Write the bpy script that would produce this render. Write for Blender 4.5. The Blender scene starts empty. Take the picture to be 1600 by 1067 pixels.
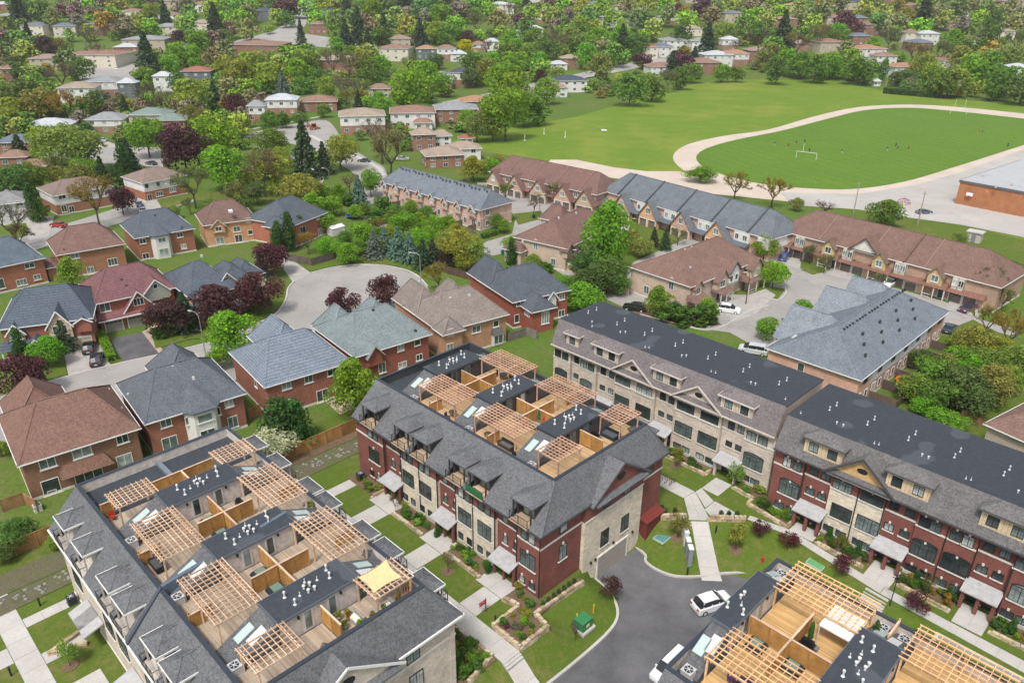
import bpy, math, random
import numpy as np
from mathutils import Vector, Matrix
random.seed(7)
SC = bpy.context.scene
COL = SC.collection
# ---------------------------------------------------------------- camera
F, PITCH, ROLL, CAMH = 1205.383, 0.44082, 0.008377, 60.0
_up = np.array([math.sin(ROLL)*math.cos(PITCH), -math.cos(ROLL)*math.cos(PITCH), -math.sin(PITCH)])
_fw = np.array([0, 0, 1.]); _h = _fw-_up*(_fw@_up); _h /= np.linalg.norm(_h); _r = np.cross(_h, _up)
if _r[0] < 0: _r = -_r
RM = np.array([_r, _h, _up])
cam = bpy.data.cameras.new('camera'); camo = bpy.data.objects.new('camera', cam); COL.objects.link(camo)
cx_, cy_, cz_ = RM[:, 0], -RM[:, 1], -RM[:, 2]
camo.matrix_world = Matrix(((cx_[0], cy_[0], cz_[0], 0), (cx_[1], cy_[1], cz_[1], 0), (cx_[2], cy_[2], cz_[2], CAMH), (0, 0, 0, 1)))
cam.sensor_width = 36; cam.lens = F/1600*36; cam.clip_start = 1; cam.clip_end = 6000
SC.camera = camo
# ---------------------------------------------------------------- sky, sun, exposure
SUN_EL, SUN_AZ = 58, 200      # azimuth clockwise from +Y
world = bpy.data.worlds.new('World'); SC.world = world; world.use_nodes = True
wn = world.node_tree.nodes; wl = world.node_tree.links
sky = wn.new('ShaderNodeTexSky'); sky.sky_type = 'NISHITA'; sky.sun_disc = False
sky.sun_elevation = math.radians(SUN_EL); sky.sun_rotation = math.radians(SUN_AZ)
sky.dust_density = 3.5; sky.air_density = 1.0; sky.ozone_density = 1.0
hs = wn.new('ShaderNodeHueSaturation'); hs.inputs['Saturation'].default_value = 0.42; hs.inputs['Value'].default_value = 1.0
bg = wn['Background']; bg.inputs['Strength'].default_value = 0.14
wl.new(sky.outputs[0], hs.inputs['Color']); wl.new(hs.outputs[0], bg.inputs['Color'])
sun = bpy.data.lights.new('sun', 'SUN'); sun.energy = 2.1; sun.angle = math.radians(9); sun.color = (1, .96, .9)
suno = bpy.data.objects.new('sun', sun); COL.objects.link(suno)
_e, _a = math.radians(SUN_EL), math.radians(SUN_AZ)
_sd = Vector((math.sin(_a)*math.cos(_e), math.cos(_a)*math.cos(_e), math.sin(_e)))
suno.rotation_euler = _sd.to_track_quat('Z', 'Y').to_euler()
SC.view_settings.view_transform = 'Standard'; SC.view_settings.look = 'None'
SC.view_settings.gamma = 1; SC.view_settings.exposure = 0.44; SC.view_settings.use_curve_mapping = False
SC.cycles.max_bounces = 5; SC.cycles.diffuse_bounces = 3; SC.cycles.glossy_bounces = 2; SC.cycles.transparent_max_bounces = 4
# ---------------------------------------------------------------- ground shape and pixel -> world
HILLY, HILLS = 535.0, 0.105
s2 = math.sqrt(.5)
UPL = [(-39.6, -30), (-39.6, 37.9), (-38.9, 37.9), (-38.9, 44.1), (-41.6, 44.6), (-41.6, 52.2)]
UPL2 = [(-42.1, 64.2), (-41.1, 66.4), (-38.6, 69.4), (-36.9, 70.9), (-33.6, 74.0), (-28.9, 74.8), (-20, 73.3), (-10.6, 72.1), (0, 72.0), (60, 72)]
LOW = [(-36, -30), (-36.0, 36), (-35.5, 41.3), (-35.6, 50), (-36, 53), (-38.2, 55.2), (-41.7, 55.7), (-41.9, 63.3), (-40, 62.9), (-39.3, 62.0), (-37.5, 61.8), (-35.3, 62.5), (-33.1, 64.8), (-31.7, 66.9), (-28, 69), (-22, 70), (-10.4, 69.5), (60, 69.5)]
LANE = [(-36, 36), (-35.5, 41.3), (-35.6, 50), (-36, 53), (-38.2, 55.2), (-41.7, 55.7), (-41.9, 63.3), (-40, 62.9), (-39.3, 62.0), (-37.5, 61.8), (-35.3, 62.5), (-33.1, 64.8), (-31.7, 66.9), (-28, 69), (-22, 70), (-10.4, 69.5), (60, 69.5), (60, -30), (-36, -30)]
REG = [(-39.6, 37.9), (-38.9, 37.9), (-38.9, 44.1), (-41.6, 44.6), (-41.6, 52.2), (-42.2, 55), (-42.2, 64.2), (-41.1, 66.4), (-38.6, 69.4), (-36.9, 70.9), (-33.6, 74.0), (-28.9, 74.8), (-20, 73.3), (-10.6, 72.1), (60, 72.0), (60, -30), (-39.6, -30)]
DROP = -2.6
def inpoly(x, y, P):
    c = False; n = len(P)
    for i in range(n):
        x1, y1 = P[i]; x2, y2 = P[i-1]
        if (y1 > y) != (y2 > y) and x < (x2-x1)*(y-y1)/(y2-y1)+x1: c = not c
    return c
def dseg(x, y, L):
    b = 1e9
    for (x1, y1), (x2, y2) in zip(L, L[1:]):
        dx, dy = x2-x1, y2-y1; t = max(0, min(1, ((x-x1)*dx+(y-y1)*dy)/(dx*dx+dy*dy)))
        b = min(b, math.hypot(x-x1-t*dx, y-y1-t*dy))
    return b
def gz(u, v):
    "ground height in town coordinates (u along the terraces, v across)"
    if u < -48.1 or v > 76 or u > 60 or v < -30: return 0.0
    if inpoly(u, v, LANE): return DROP
    if not inpoly(u, v, REG): return 0.0
    a = min(dseg(u, v, UPL), dseg(u, v, UPL2)); b = dseg(u, v, LOW)
    return DROP*a/(a+b+1e-6)
def hz(x, y):
    "ground height at world x, y"
    if y > HILLY: return min((y-HILLY)*HILLS, 70.0)
    return gz((x-y)*s2, (x+y)*s2)
def ray(px, py):
    return RM@np.array([(px-800)/F, (py-533.5)/F, 1.])
def P(px, py, z=None):
    "world point seen at photo pixel, on height z (default: the flat ground or the hill)"
    w = ray(px, py)
    if z is None:
        t = -CAMH/w[2] if w[2] < -1e-6 else 1e9
        if t*w[1] > HILLY: t = (CAMH+HILLY*HILLS)/(HILLS*w[1]-w[2])
        return (w[0]*t, w[1]*t, CAMH+w[2]*t)
    t = (z-CAMH)/w[2]
    return (w[0]*t, w[1]*t, z)
def PUV(px, py, z=0.0):
    x, y, _ = P(px, py, z); return ((x-y)*s2, (x+y)*s2)
def W(u, v, z=0.0): return ((u+v)*s2, (v-u)*s2, z)
def pxof(x, y, z):
    c = RM.T@np.array([x, y, z-CAMH]); return c[0]/c[2]*F+800, c[1]/c[2]*F+533.5
# ---------------------------------------------------------------- materials
MATS = {}
class NT:
    def __init__(s, name, rough=.8, spec=.3):
        m = bpy.data.materials.new(name); m.use_nodes = True; s.m = m; s.n = m.node_tree.nodes; s.l = m.node_tree.links
        s.b = s.n['Principled BSDF']; s.b.inputs['Roughness'].default_value = rough; s.b.inputs['Specular IOR Level'].default_value = spec
        MATS[name] = m
    def new(s, t, **k):
        n = s.n.new('ShaderNode'+t)
        for a, b in k.items():
            if a in n.inputs.keys(): s.put(n.inputs[a], b)
            else: setattr(n, a, b)
        return n
    def put(s, sock, v):
        if isinstance(v, bpy.types.NodeSocket): s.l.new(v, sock)
        else: sock.default_value = v
    def coord(s, kind='Object'): return s.new('TexCoord').outputs[kind]
    def noise(s, vec, scale, detail=3, rough=.55):
        n = s.new('TexNoise'); n.inputs['Scale'].default_value = scale; n.inputs['Detail'].default_value = detail; n.inputs['Roughness'].default_value = rough
        s.l.new(vec, n.inputs['Vector']); return n.outputs['Fac']
    def ramp(s, fac, stops):
        k = 2.0 if max(max(c[:3]) for p, c in stops) > 1 else 1.0
        stops = [(p, tuple(q/k for q in c[:3])) for p, c in stops]
        r = s.new('ValToRGB'); cr = r.color_ramp
        while len(cr.elements) < len(stops): cr.elements.new(.5)
        for e, (p, c) in zip(cr.elements, stops): e.position = p; e.color = c if len(c) == 4 else (*c, 1)
        s.l.new(fac, r.inputs[0]); return r.outputs[0] if k == 1 else s.vmath('SCALE', r.outputs[0], k)
    def math(s, op, a, b=0.0, c=0.0):
        n = s.new('Math'); n.operation = op; s.put(n.inputs[0], a); s.put(n.inputs[1], b); s.put(n.inputs[2], c); return n.outputs[0]
    def vmath(s, op, a, b):
        n = s.new('VectorMath'); n.operation = op; s.put(n.inputs[0], a)
        if op == 'SCALE': s.put(n.inputs['Scale'], b); 
        else: s.put(n.inputs[1], b)
        return n.outputs[0]
    def ocol(s): return s.new('ObjectInfo').outputs['Color']
    def orand(s): return s.new('ObjectInfo').outputs['Random']
    def base(s, c): s.put(s.b.inputs['Base Color'], c)
    def bump(s, h, st=.3, dist=.05):
        b = s.new('Bump'); b.inputs['Strength'].default_value = st; b.inputs['Distance'].default_value = dist
        s.l.new(h, b.inputs['Height']); s.l.new(b.outputs[0], s.b.inputs['Normal'])
def NTmix(self, fac, a, b, mode='MIX'):
    n = self.n.new('ShaderNodeMix'); n.data_type = 'RGBA'; n.blend_type = mode
    def put(i, v):
        if isinstance(v, bpy.types.NodeSocket): self.l.new(v, n.inputs[i])
        elif isinstance(v, (int, float)): n.inputs[i].default_value = v
        else: n.inputs[i].default_value = (v[0], v[1], v[2], 1)
    put(0, fac); put(6, a); put(7, b); return n.outputs[2]
NT.mix = NTmix
def wallvec(t):
    "brick coordinates that follow any upright wall: (along the wall, height)"
    tc = t.new('TexCoord'); sp = t.new('SeparateXYZ'); t.l.new(tc.outputs['Object'], sp.inputs[0])
    sn = t.new('SeparateXYZ'); t.l.new(tc.outputs['Normal'], sn.inputs[0])
    ax = t.math('ABSOLUTE', sn.outputs[0]); ay = t.math('ABSOLUTE', sn.outputs[1])
    s = t.math('ADD', t.math('MULTIPLY', sp.outputs[0], ay), t.math('MULTIPLY', sp.outputs[1], ax))
    c = t.new('CombineXYZ'); t.l.new(s, c.inputs[0]); t.l.new(sp.outputs[2], c.inputs[1])
    return c.outputs[0], tc.outputs['Object']
def m_brick(name, bw, bh, mort, var, mcol, coarse=.5, rough=.9):
    t = NT(name, rough); vec, o = wallvec(t)
    br = t.new('TexBrick'); t.l.new(vec, br.inputs['Vector']); br.inputs['Scale'].default_value = 1
    br.inputs['Brick Width'].default_value = bw; br.inputs['Row Height'].default_value = bh; br.inputs['Mortar Size'].default_value = mort
    br.inputs['Color1'].default_value = (1-var, 1-var, 1-var, 1); br.inputs['Color2'].default_value = (1+var, 1+var, 1+var, 1)
    br.inputs['Mortar'].default_value = (*mcol, 1)
    n = t.noise(o, coarse, 5, .7); n2 = t.noise(o, 6, 3)
    c = t.mix(1.0, t.ocol(), br.outputs['Color'], 'MULTIPLY')
    g = t.ramp(n, [(.3, (.82, .82, .82)), (.7, (1.16, 1.14, 1.1))]); c = t.mix(1.0, c, g, 'MULTIPLY')
    g2 = t.ramp(n2, [(.3, (.85, .85, .85)), (.7, (1.12, 1.12, 1.12))]); c = t.mix(1.0, c, g2, 'MULTIPLY')
    t.base(c); t.bump(br.outputs['Fac'], -.4, .02)
m_brick('brick', .23, .075, .010, .16, (1.35, 1.3, 1.25))
m_brick('stone', .6, .2, .012, .13, (.86, .86, .85), .7)
m_brick('siding', 30, .14, .02, .05, (.7, .7, .7), .3, .6)
m_brick('cladding', .45, 30, .03, .06, (.6, .6, .6), .3, .6)
def m_shingle(name, rows=False):
    t = NT(name, .92, .2); o = t.coord(); n1 = t.noise(o, .5, 4, .6); n2 = t.noise(o, 4.5 if not rows else 5, 4, .7)
    vo = t.new('TexVoronoi'); vo.inputs['Scale'].default_value = 7.5; t.l.new(o, vo.inputs['Vector'])
    sp = t.new('SeparateColor'); t.l.new(vo.outputs['Color'], sp.inputs[0])
    f = t.math('ADD', t.math('MULTIPLY', n1, .35), t.math('ADD', t.math('MULTIPLY', n2, .5), t.math('MULTIPLY', sp.outputs[0], .3)))
    c = t.mix(1.0, t.ocol(), t.ramp(f, [(.35, (.62, .62, .63)), (.8, (1.36, 1.36, 1.35))]), 'MULTIPLY')
    z = t.new('SeparateXYZ'); t.l.new(o, z.inputs[0])
    st = t.math('FRACT', t.math('MULTIPLY', z.outputs[2], 3.6 if rows else 9.5))
    k = t.ramp(st, [(0, (.45, .45, .48)), (.3, (1, 1, 1)), (1, (1.1, 1.1, 1.1))]) if rows else t.ramp(st, [(0, (.82, .82, .82)), (.3, (1.03, 1.03, 1.03))])
    t.base(t.mix(.9 if rows else .6, c, t.mix(1.0, c, k, 'MULTIPLY'))); t.bump(f, .5, .03)
m_shingle('shingle'); m_shingle('metal_tile', True)
def m_plain(name, rough=.6, spec=.4, var=.12, scale=3, metal=0):
    t = NT(name, rough, spec); n = t.noise(t.coord(), scale, 4)
    t.base(t.mix(1.0, t.ocol(), t.ramp(n, [(.3, (1-var,)*3), (.7, (1+var,)*3)]), 'MULTIPLY')); t.b.inputs['Metallic'].default_value = metal
m_plain('paint', .5, .4, .05, 2); m_plain('rough', .9, .2, .2, 2.2); m_plain('metal', .35, .5, .08, 3, .7); m_plain('fabric', .95, .1, .12, 5)
def m_carpaint():
    t = NT('car_paint', .22, .6); t.base(t.ocol()); t.b.inputs['Coat Weight'].default_value = .6
m_carpaint()
def m_membrane():
    t = NT('membrane', .75, .3); o = t.coord(); n = t.noise(o, .16, 2, .45); n2 = t.noise(o, 2.5, 5)
    c = t.mix(1.0, t.ocol(), t.ramp(n2, [(.3, (.85,)*3), (.7, (1.15,)*3)]), 'MULTIPLY')
    t.base(t.mix(t.ramp(n, [(.60, (0,)*3), (.615, (.16,)*3)]), c, (.2, .22, .25)))
m_membrane()
def m_wood(name, s=(1, 14, 1)):
    t = NT(name, .85, .2); o = t.coord(); mp = t.new('Mapping'); mp.inputs['Scale'].default_value = s; t.l.new(o, mp.inputs['Vector'])
    n = t.noise(mp.outputs[0], 1.0, 4, .6); r = t.math('MULTIPLY_ADD', t.orand(), .4, .8)
    c = t.mix(1.0, t.ocol(), t.ramp(n, [(.3, (.72, .68, .62)), (.7, (1.25, 1.25, 1.25))]), 'MULTIPLY')
    t.base(t.vmath('SCALE', c, r))
m_wood('wood'); 
def m_deck(name, axis):
    t = NT(name, .85, .2); o = t.coord(); z = t.new('SeparateXYZ'); t.l.new(o, z.inputs[0])
    a = t.math('MULTIPLY', z.outputs[axis], 7.1); fl = t.math('FLOOR', a); fr = t.math('FRACT', a)
    wn_ = t.new('TexWhiteNoise'); wn_.noise_dimensions = '1D'; t.l.new(fl, wn_.inputs['W'])
    c = t.mix(1.0, t.ocol(), t.ramp(wn_.outputs['Value'], [(0, (.78, .75, .7)), (1, (1.2, 1.18, 1.15))]), 'MULTIPLY')
    c = t.mix(1.0, c, t.ramp(fr, [(0, (.35, .3, .25)), (.12, (1, 1, 1))]), 'MULTIPLY')
    n = t.noise(o, .8, 4); t.base(t.mix(1.0, c, t.ramp(n, [(.3, (.85,)*3), (.7, (1.12,)*3)]), 'MULTIPLY'))
m_deck('decking', 1)
def m_glass():
    t = NT('glass', .08, .6); r = t.orand(); o = t.coord(); n = t.noise(o, .9, 2)
    c = t.ramp(r, [(0, (.02, .028, .03)), (.3, (.045, .06, .06)), (.6, (.10, .13, .125)), (.85, (.22, .26, .25)), (1, (.40, .42, .40))])
    t.base(t.mix(1.0, c, t.ramp(n, [(.35, (.6,)*3), (.65, (1.5,)*3)]), 'MULTIPLY'))
m_glass()
def m_skyglass():
    t = NT('skylight_glass', .15, .6); t.base(t.ocol())
m_skyglass()
def m_grass(name, stops, s1=.05, s2_=.6, blades=9, stripes=0):
    t = NT(name, .95, .15); o = t.coord('Generated') if 0 else t.new('NewGeometry').outputs['Position']
    a = t.noise(o, s1, 5, .6); b = t.noise(o, s2_, 5, .65); d = t.noise(o, blades, 3)
    f = t.math('ADD', t.math('MULTIPLY', a, .45), t.math('MULTIPLY', b, .55))
    if stripes:
        dt = t.new('VectorMath'); dt.operation = 'DOT_PRODUCT'; t.l.new(o, dt.inputs[0]); dt.inputs[1].default_value = (.93, .36, 0)
        w = t.math('SINE', t.math('MULTIPLY', dt.outputs['Value'], 1.15)); f = t.math('MULTIPLY_ADD', w, stripes, f)
    c = t.ramp(f, stops); t.base(t.mix(1.0, c, t.ramp(d, [(.25, (.72,)*3), (.75, (1.3,)*3)]), 'MULTIPLY')); t.bump(d, .4, .05)
m_grass('lawn', [(.32, (.19, .15, .08)), (.41, (.13, .14, .035)), (.52, (.078, .125, .016)), (.70, (.125, .17, .024))], .08, 1.1)
m_grass('fieldgrass', [(.28, (.24, .225, .05)), (.42, (.165, .215, .03)), (.53, (.115, .19, .02)), (.70, (.155, .235, .028))], .012, .05, 2.5)
m_grass('turf', [(.25, (.085, .15, .02)), (.5, (.092, .175, .02)), (.75, (.115, .205, .024))], .05, .4, 3, .05)
m_grass('greenbase', [(.25, (.15, .14, .07)), (.42, (.11, .14, .035)), (.55, (.08, .14, .02)), (.75, (.115, .19, .024))], .03, .25, 2)
m_grass('soil', [(.25, (.10, .065, .04)), (.55, (.16, .11, .07)), (.75, (.08, .10, .03))], .2, 1.2)
m_grass('ditchsoil', [(.3, (.06, .08, .03)), (.5, (.12, .11, .07)), (.7, (.09, .12, .03))], .15, .9)
def m_ground(name, c0, c1, scale=.25, cracks=.0, rough=.9):
    t = NT(name, rough, .25); o = t.new('NewGeometry').outputs['Position']; a = t.noise(o, scale, 6, .65); b = t.noise(o, 5, 3)
    c = t.ramp(a, [(.3, c0), (.7, c1)]); c = t.mix(1.0, c, t.ramp(b, [(.3, (.92,)*3), (.7, (1.07,)*3)]), 'MULTIPLY')
    if cracks:
        v = t.new('TexVoronoi'); v.feature = 'DISTANCE_TO_EDGE'; v.inputs['Scale'].default_value = .055
        nz = t.new('TexNoise'); nz.inputs['Scale'].default_value = .35; t.l.new(o, nz.inputs['Vector'])
        t.l.new(t.vmath('ADD', o, t.vmath('SCALE', nz.outputs['Color'], 7.0)), v.inputs['Vector'])
        c = t.mix(t.ramp(v.outputs['Distance'], [(.0, (cracks,)*3), (.012, (0,)*3)]), c, (.10, .10, .10))
    t.base(c)
m_ground('concrete', (.40, .385, .36), (.50, .485, .455)); m_ground('oldroad', (.27, .257, .24), (.35, .333, .312), .12, .35)
m_ground('asphalt', (.085, .085, .09), (.155, .155, .163), .22, .10); m_ground('driveway', (.30, .285, .265), (.42, .40, .37), .5)
m_ground('blacktop', (.07, .07, .075), (.14, .135, .14), .3); m_ground('track', (.46, .385, .315), (.55, .475, .40), .1)
m_ground('playground', (.34, .325, .30), (.44, .42, .39), .06, .3); m_ground('pinkpaving', (.33, .25, .2), (.46, .37, .30), .5)
def m_leaf():
    t = NT('leaf', .7, .25); g = t.new('NewGeometry'); r = g.outputs['Random Per Island']
    c = t.mix(1.0, t.ocol(), t.ramp(r, [(0, (.72, .76, .72)), (.5, (1, 1, 1)), (1, (1.35, 1.28, 1.2))]), 'MULTIPLY')
    n = t.noise(t.coord(), 3.5, 3); c = t.mix(1.0, c, t.ramp(n, [(.32, (.74, .78, .74)), (.68, (1.25, 1.22, 1.15))]), 'MULTIPLY')
    t.base(c)
    tr = t.new('BsdfTranslucent'); t.l.new(t.vmath('SCALE', c, 1.3), tr.inputs['Color']); ms = t.new('MixShader'); ms.inputs[0].default_value = .36
    out = t.n['Material Output']; t.l.new(t.b.outputs[0], ms.inputs[1]); t.l.new(tr.outputs[0], ms.inputs[2]); t.l.new(ms.outputs[0], out.inputs['Surface'])
m_leaf()
# ---------------------------------------------------------------- mesh helpers
class MB:
    def __init__(s): s.v = []; s.f = []; s.m = []
    def poly(s, pts, m=0):
        n = len(s.v); s.v += [tuple(p) for p in pts]; s.f.append(tuple(range(n, n+len(pts)))); s.m.append(m); return s
    def box(s, x0, x1, y0, y1, z0, z1, m=0):
        if x0 > x1: x0, x1 = x1, x0
        if y0 > y1: y0, y1 = y1, y0
        n = len(s.v); s.v += [(x0, y0, z0), (x1, y0, z0), (x1, y1, z0), (x0, y1, z0), (x0, y0, z1), (x1, y0, z1), (x1, y1, z1), (x0, y1, z1)]
        for q in ((0, 3, 2, 1), (4, 5, 6, 7), (0, 1, 5, 4), (1, 2, 6, 5), (2, 3, 7, 6), (3, 0, 4, 7)): s.f.append(tuple(n+i for i in q)); s.m.append(m)
        return s
    def prism(s, P2, z0, z1, m=0):
        n = len(s.v); k = len(P2); A = sum(P2[i-1][0]*P2[i][1]-P2[i][0]*P2[i-1][1] for i in range(k))
        if A < 0: P2 = P2[::-1]
        s.v += [(x, y, z0) for x, y in P2]+[(x, y, z1) for x, y in P2]
        s.f.append(tuple(range(n+k-1, n-1, -1))); s.m.append(m); s.f.append(tuple(range(n+k, n+2*k))); s.m.append(m)
        for i in range(k): j = (i+1) % k; s.f.append((n+i, n+j, n+k+j, n+k+i)); s.m.append(m)
        return s
    def hull(s, top, bot, m=0):
        "two matching rings (top, bottom) joined"
        n = len(s.v); k = len(top); s.v += [tuple(p) for p in bot]+[tuple(p) for p in top]
        s.f.append(tuple(range(n+k-1, n-1, -1))); s.m.append(m); s.f.append(tuple(range(n+k, n+2*k))); s.m.append(m)
        for i in range(k): j = (i+1) % k; s.f.append((n+i, n+j, n+k+j, n+k+i)); s.m.append(m)
        return s
    def bar(s, p, q, w, h, m=0):
        p = Vector(p); q = Vector(q); d = (q-p).normalized(); u = Vector((0, 0, 1))
        if abs(d.z) > .95: u = Vector((1, 0, 0))
        a = d.cross(u).normalized()*w/2; b = a.cross(d).normalized()*h/2
        return s.hull([p+a+b, q+a+b, q-a+b, p-a+b], [p+a-b, q+a-b, q-a-b, p-a-b], m)
    def cyl(s, x, y, z0, z1, r, n=10, r2=None, m=0):
        r2 = r if r2 is None else r2; c = [(math.cos(2*math.pi*i/n), math.sin(2*math.pi*i/n)) for i in range(n)]
        return s.hull([(x+a*r2, y+b*r2, z1) for a, b in c], [(x+a*r, y+b*r, z0) for a, b in c], m)
    def tube(s, pts, rad, n=6, m=0):
        pts = [Vector(p) for p in pts]; rad = rad if isinstance(rad, (list, tuple)) else [rad]*len(pts); base = len(s.v)
        for i, p in enumerate(pts):
            d = (pts[min(i+1, len(pts)-1)]-pts[max(i-1, 0)]).normalized(); u = Vector((0, 0, 1)) if abs(d.z) < .9 else Vector((1, 0, 0))
            a = d.cross(u).normalized(); b = a.cross(d).normalized()
            for k in range(n): t = 2*math.pi*k/n; s.v.append(tuple(p+(a*math.cos(t)+b*math.sin(t))*rad[i]))
        for i in range(len(pts)-1):
            for k in range(n): k2 = (k+1) % n; s.f.append((base+i*n+k, base+i*n+k2, base+(i+1)*n+k2, base+(i+1)*n+k)); s.m.append(m)
        s.f.append(tuple(base+k for k in range(n))[::-1]); s.m.append(m); s.f.append(tuple(base+(len(pts)-1)*n+k for k in range(n))); s.m.append(m)
        return s
    def hip(s, x0, x1, y0, y1, z, h, a, b, ov=.45, axis='x', th=.12, m=0):
        "hip roof; ridge starts a in from the low end and ends b before the far end (0 = gable)"
        X0, X1, Y0, Y1 = x0-ov, x1+ov, y0-ov, y1+ov
        if axis == 'x': R0, R1 = (X0+a, (Y0+Y1)/2, z+h), (X1-b, (Y0+Y1)/2, z+h)
        else: R0, R1 = ((X0+X1)/2, Y0+a, z+h), ((X0+X1)/2, Y1-b, z+h)
        c = [(X0, Y0, z), (X1, Y0, z), (X1, Y1, z), (X0, Y1, z)]
        if axis == 'x': s.poly([c[0], c[1], R1, R0], m).poly([c[2], c[3], R0, R1], m).poly([c[1], c[2], R1], m).poly([c[3], c[0], R0], m)
        else: s.poly([c[1], c[2], R1, R0], m).poly([c[3], c[0], R0, R1], m).poly([c[0], c[1], R0], m).poly([c[2], c[3], R1], m)
        s.poly([(p[0], p[1], z-th) for p in c[::-1]], m)
        for i in range(4): p, q = c[i], c[(i+1) % 4]; s.poly([(p[0], p[1], z-th), (q[0], q[1], z-th), q, p], m)
        # ridge caps
        if axis == 'x': E = [(c[0], R0), (c[1], R1), (c[2], R1), (c[3], R0), (R0, R1)]
        else: E = [(c[0], R0), (c[1], R0), (c[2], R1), (c[3], R1), (R0, R1)]
        for p, q in E: s.bar(p, q, .28, .07, m)
        return s
    def eaves(s, x0, x1, y0, y1, z, ov=.45, m=0, w=.085, h=.13):
        X0, X1, Y0, Y1 = x0-ov, x1+ov, y0-ov, y1+ov
        s.box(X0-w, X1+w, Y0-w, Y0-.005, z-h, z+.02, m).box(X0-w, X1+w, Y1+.005, Y1+w, z-h, z+.02, m)
        s.box(X0-w, X0-.005, Y0, Y1, z-h, z+.02, m).box(X1+.005, X1+w, Y0, Y1, z-h, z+.02, m); return s
    def mesh(s, name, mats, off=(0, 0)):
        me = bpy.data.meshes.new(name); ox, oy = off
        me.from_pydata([(a-ox, b-oy, c) for a, b, c in s.v], [], s.f)
        for x in mats: me.materials.append(MATS[x])
        if len(mats) > 1: me.polygons.foreach_set('material_index', s.m)
        return me
def link(name, data, parent=None, loc=(0, 0, 0), rz=0, color=None, scale=None):
    o = bpy.data.objects.new(name, data); COL.objects.link(o); o.location = loc
    if rz: o.rotation_euler = (0, 0, rz)
    if scale: o.scale = scale
    if parent: o.parent = parent
    if color: o.color = (*color[:3], 1)
    return o
THINGS = []
def tag(o, label, cat, group=None, kind=None):
    if kind: o['kind'] = kind
    if label: o['label'] = label
    if cat: o['category'] = cat
    if group: o['group'] = group
    if cat: THINGS.append(o)
    return o
class T:
    "a thing: an Empty at its base with a local frame"
    def __init__(s, name, label, cat, loc, rz=0, off=(0, 0), group=None):
        s.e = link(name, None, None, loc, rz); s.e.empty_display_size = .5; s.off = off; tag(s.e, label, cat, group)
        s.loc = loc; s.rz = rz
    def part(s, name, mb, mats, color=None, parent=None, label=None):
        mats = [mats] if isinstance(mats, str) else mats
        o = link(name, mb.mesh(name, mats, s.off), parent or s.e, color=color)
        if label: o['label'] = label
        return o
    def inst(s, name, me, x, y, z, rz=0, color=None, parent=None, scale=None):
        return link(name, me, parent or s.e, (x-s.off[0], y-s.off[1], z), rz, color, scale)
    def world(s, x, y, z=0):
        x -= s.off[0]; y -= s.off[1]; c, n = math.cos(s.rz), math.sin(s.rz)
        return (s.loc[0]+x*c-y*n, s.loc[1]+x*n+y*c, s.loc[2]+z)
UVROT = -math.pi/4
def townT(name, label, cat, uc, vc, z=0, group=None): return T(name, label, cat, W(uc, vc, z), UVROT, (uc, vc), group)
def struct(name, mb, mats, color=None, kind='structure'):
    o = link(name, mb.mesh(name, [mats] if isinstance(mats, str) else mats), color=color); o['kind'] = kind; return o
WHITE = (.72, .72, .70); BLACK = (.02, .022, .024)
# ---- windows: shared meshes, one frame part with its pane as sub-part; local x along the wall, y = outwards is -y
_wc = {}
def win_mesh(w, h, style):
    k = (round(w, 1), round(h, 1), style)
    if k in _wc: return _wc[k]
    w, h = max(k[0], .3), max(k[1], .3); f = MB(); t = .075 if 'g' not in style else .06; d = .07
    f.box(-w/2-t, w/2+t, -d, .0, h/2, h/2+t).box(-w/2-t, w/2+t, -d, 0, -h/2-t, -h/2).box(-w/2-t, -w/2, -d, 0, -h/2, h/2).box(w/2, w/2+t, -d, 0, -h/2, h/2)
    c = 1
    if 'd' in style: c = 2
    if 't' in style: c = 3
    if 'g' in style: c = 3 if w > 1.7 else (2 if w > .8 else 1)
    for i in range(1, c): x = -w/2+w*i/c; f.box(x-.035, x+.035, -d*.8, 0, -h/2, h/2)
    if 'g' in style:
        for i in range(c):
            x = -w/2+w*(i+.5)/c; f.box(x-.014, x+.014, -d*.5, 0, -h/2, h/2)
        for z in ((-.0, ) if h < 1 else (-h/6, h/4)): f.box(-w/2, w/2, -d*.5, 0, z-.014, z+.014)
    if 's' in style: f.box(-w/2-.18, w/2+.18, -.13, 0, -h/2-t-.16, -h/2-t, 1)
    if 'k' in style: f.box(-.11, .11, -.1, 0, h/2+t, h/2+t+.3, 1)
    if 'a' in style:
        n = 8; R = w/2+t; rise = .35
        for i in range(n):
            a0, a1 = math.pi*i/n, math.pi*(i+1)/n
            f.bar((-R*math.cos(a0), -.04, h/2+.03+rise*math.sin(a0)), (-R*math.cos(a1), -.04, h/2+.03+rise*math.sin(a1)), .08, .08)
    p = MB(); p.box(-w/2, w/2, -.03, -.005, -h/2, h/2)
    if 'a' in style: p.poly([(-w/2*math.cos(math.pi*i/10), -.028, h/2+.35*math.sin(math.pi*i/10)) for i in range(11)])
    me = (f.mesh('window', ['paint', 'paint2']), p.mesh('pane', ['glass'])); _wc[k] = me; return me
def m_paint2():
    t = NT('paint2', .7, .2); n = t.noise(t.coord(), 3, 3); t.base(t.ramp(n, [(.3, (.55, .53, .48)), (.7, (.68, .66, .6))]))
m_paint2()
def window(t, x, y, z, w, h, face, style, color, parent=None):
    "face: 0 = towards -y, 1 = +x, 2 = +y, 3 = -x of the local frame"
    rz = (0, math.pi/2, math.pi, -math.pi/2)[face]; fm, pm = win_mesh(w, h, style)
    loc = (x-t.off[0], y-t.off[1], z)
    o = link('window', fm, parent or t.e, loc, rz, color)
    if parent is None: link('pane', pm, o)
    else: link('pane', pm, parent, loc, rz)
    return o
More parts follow.
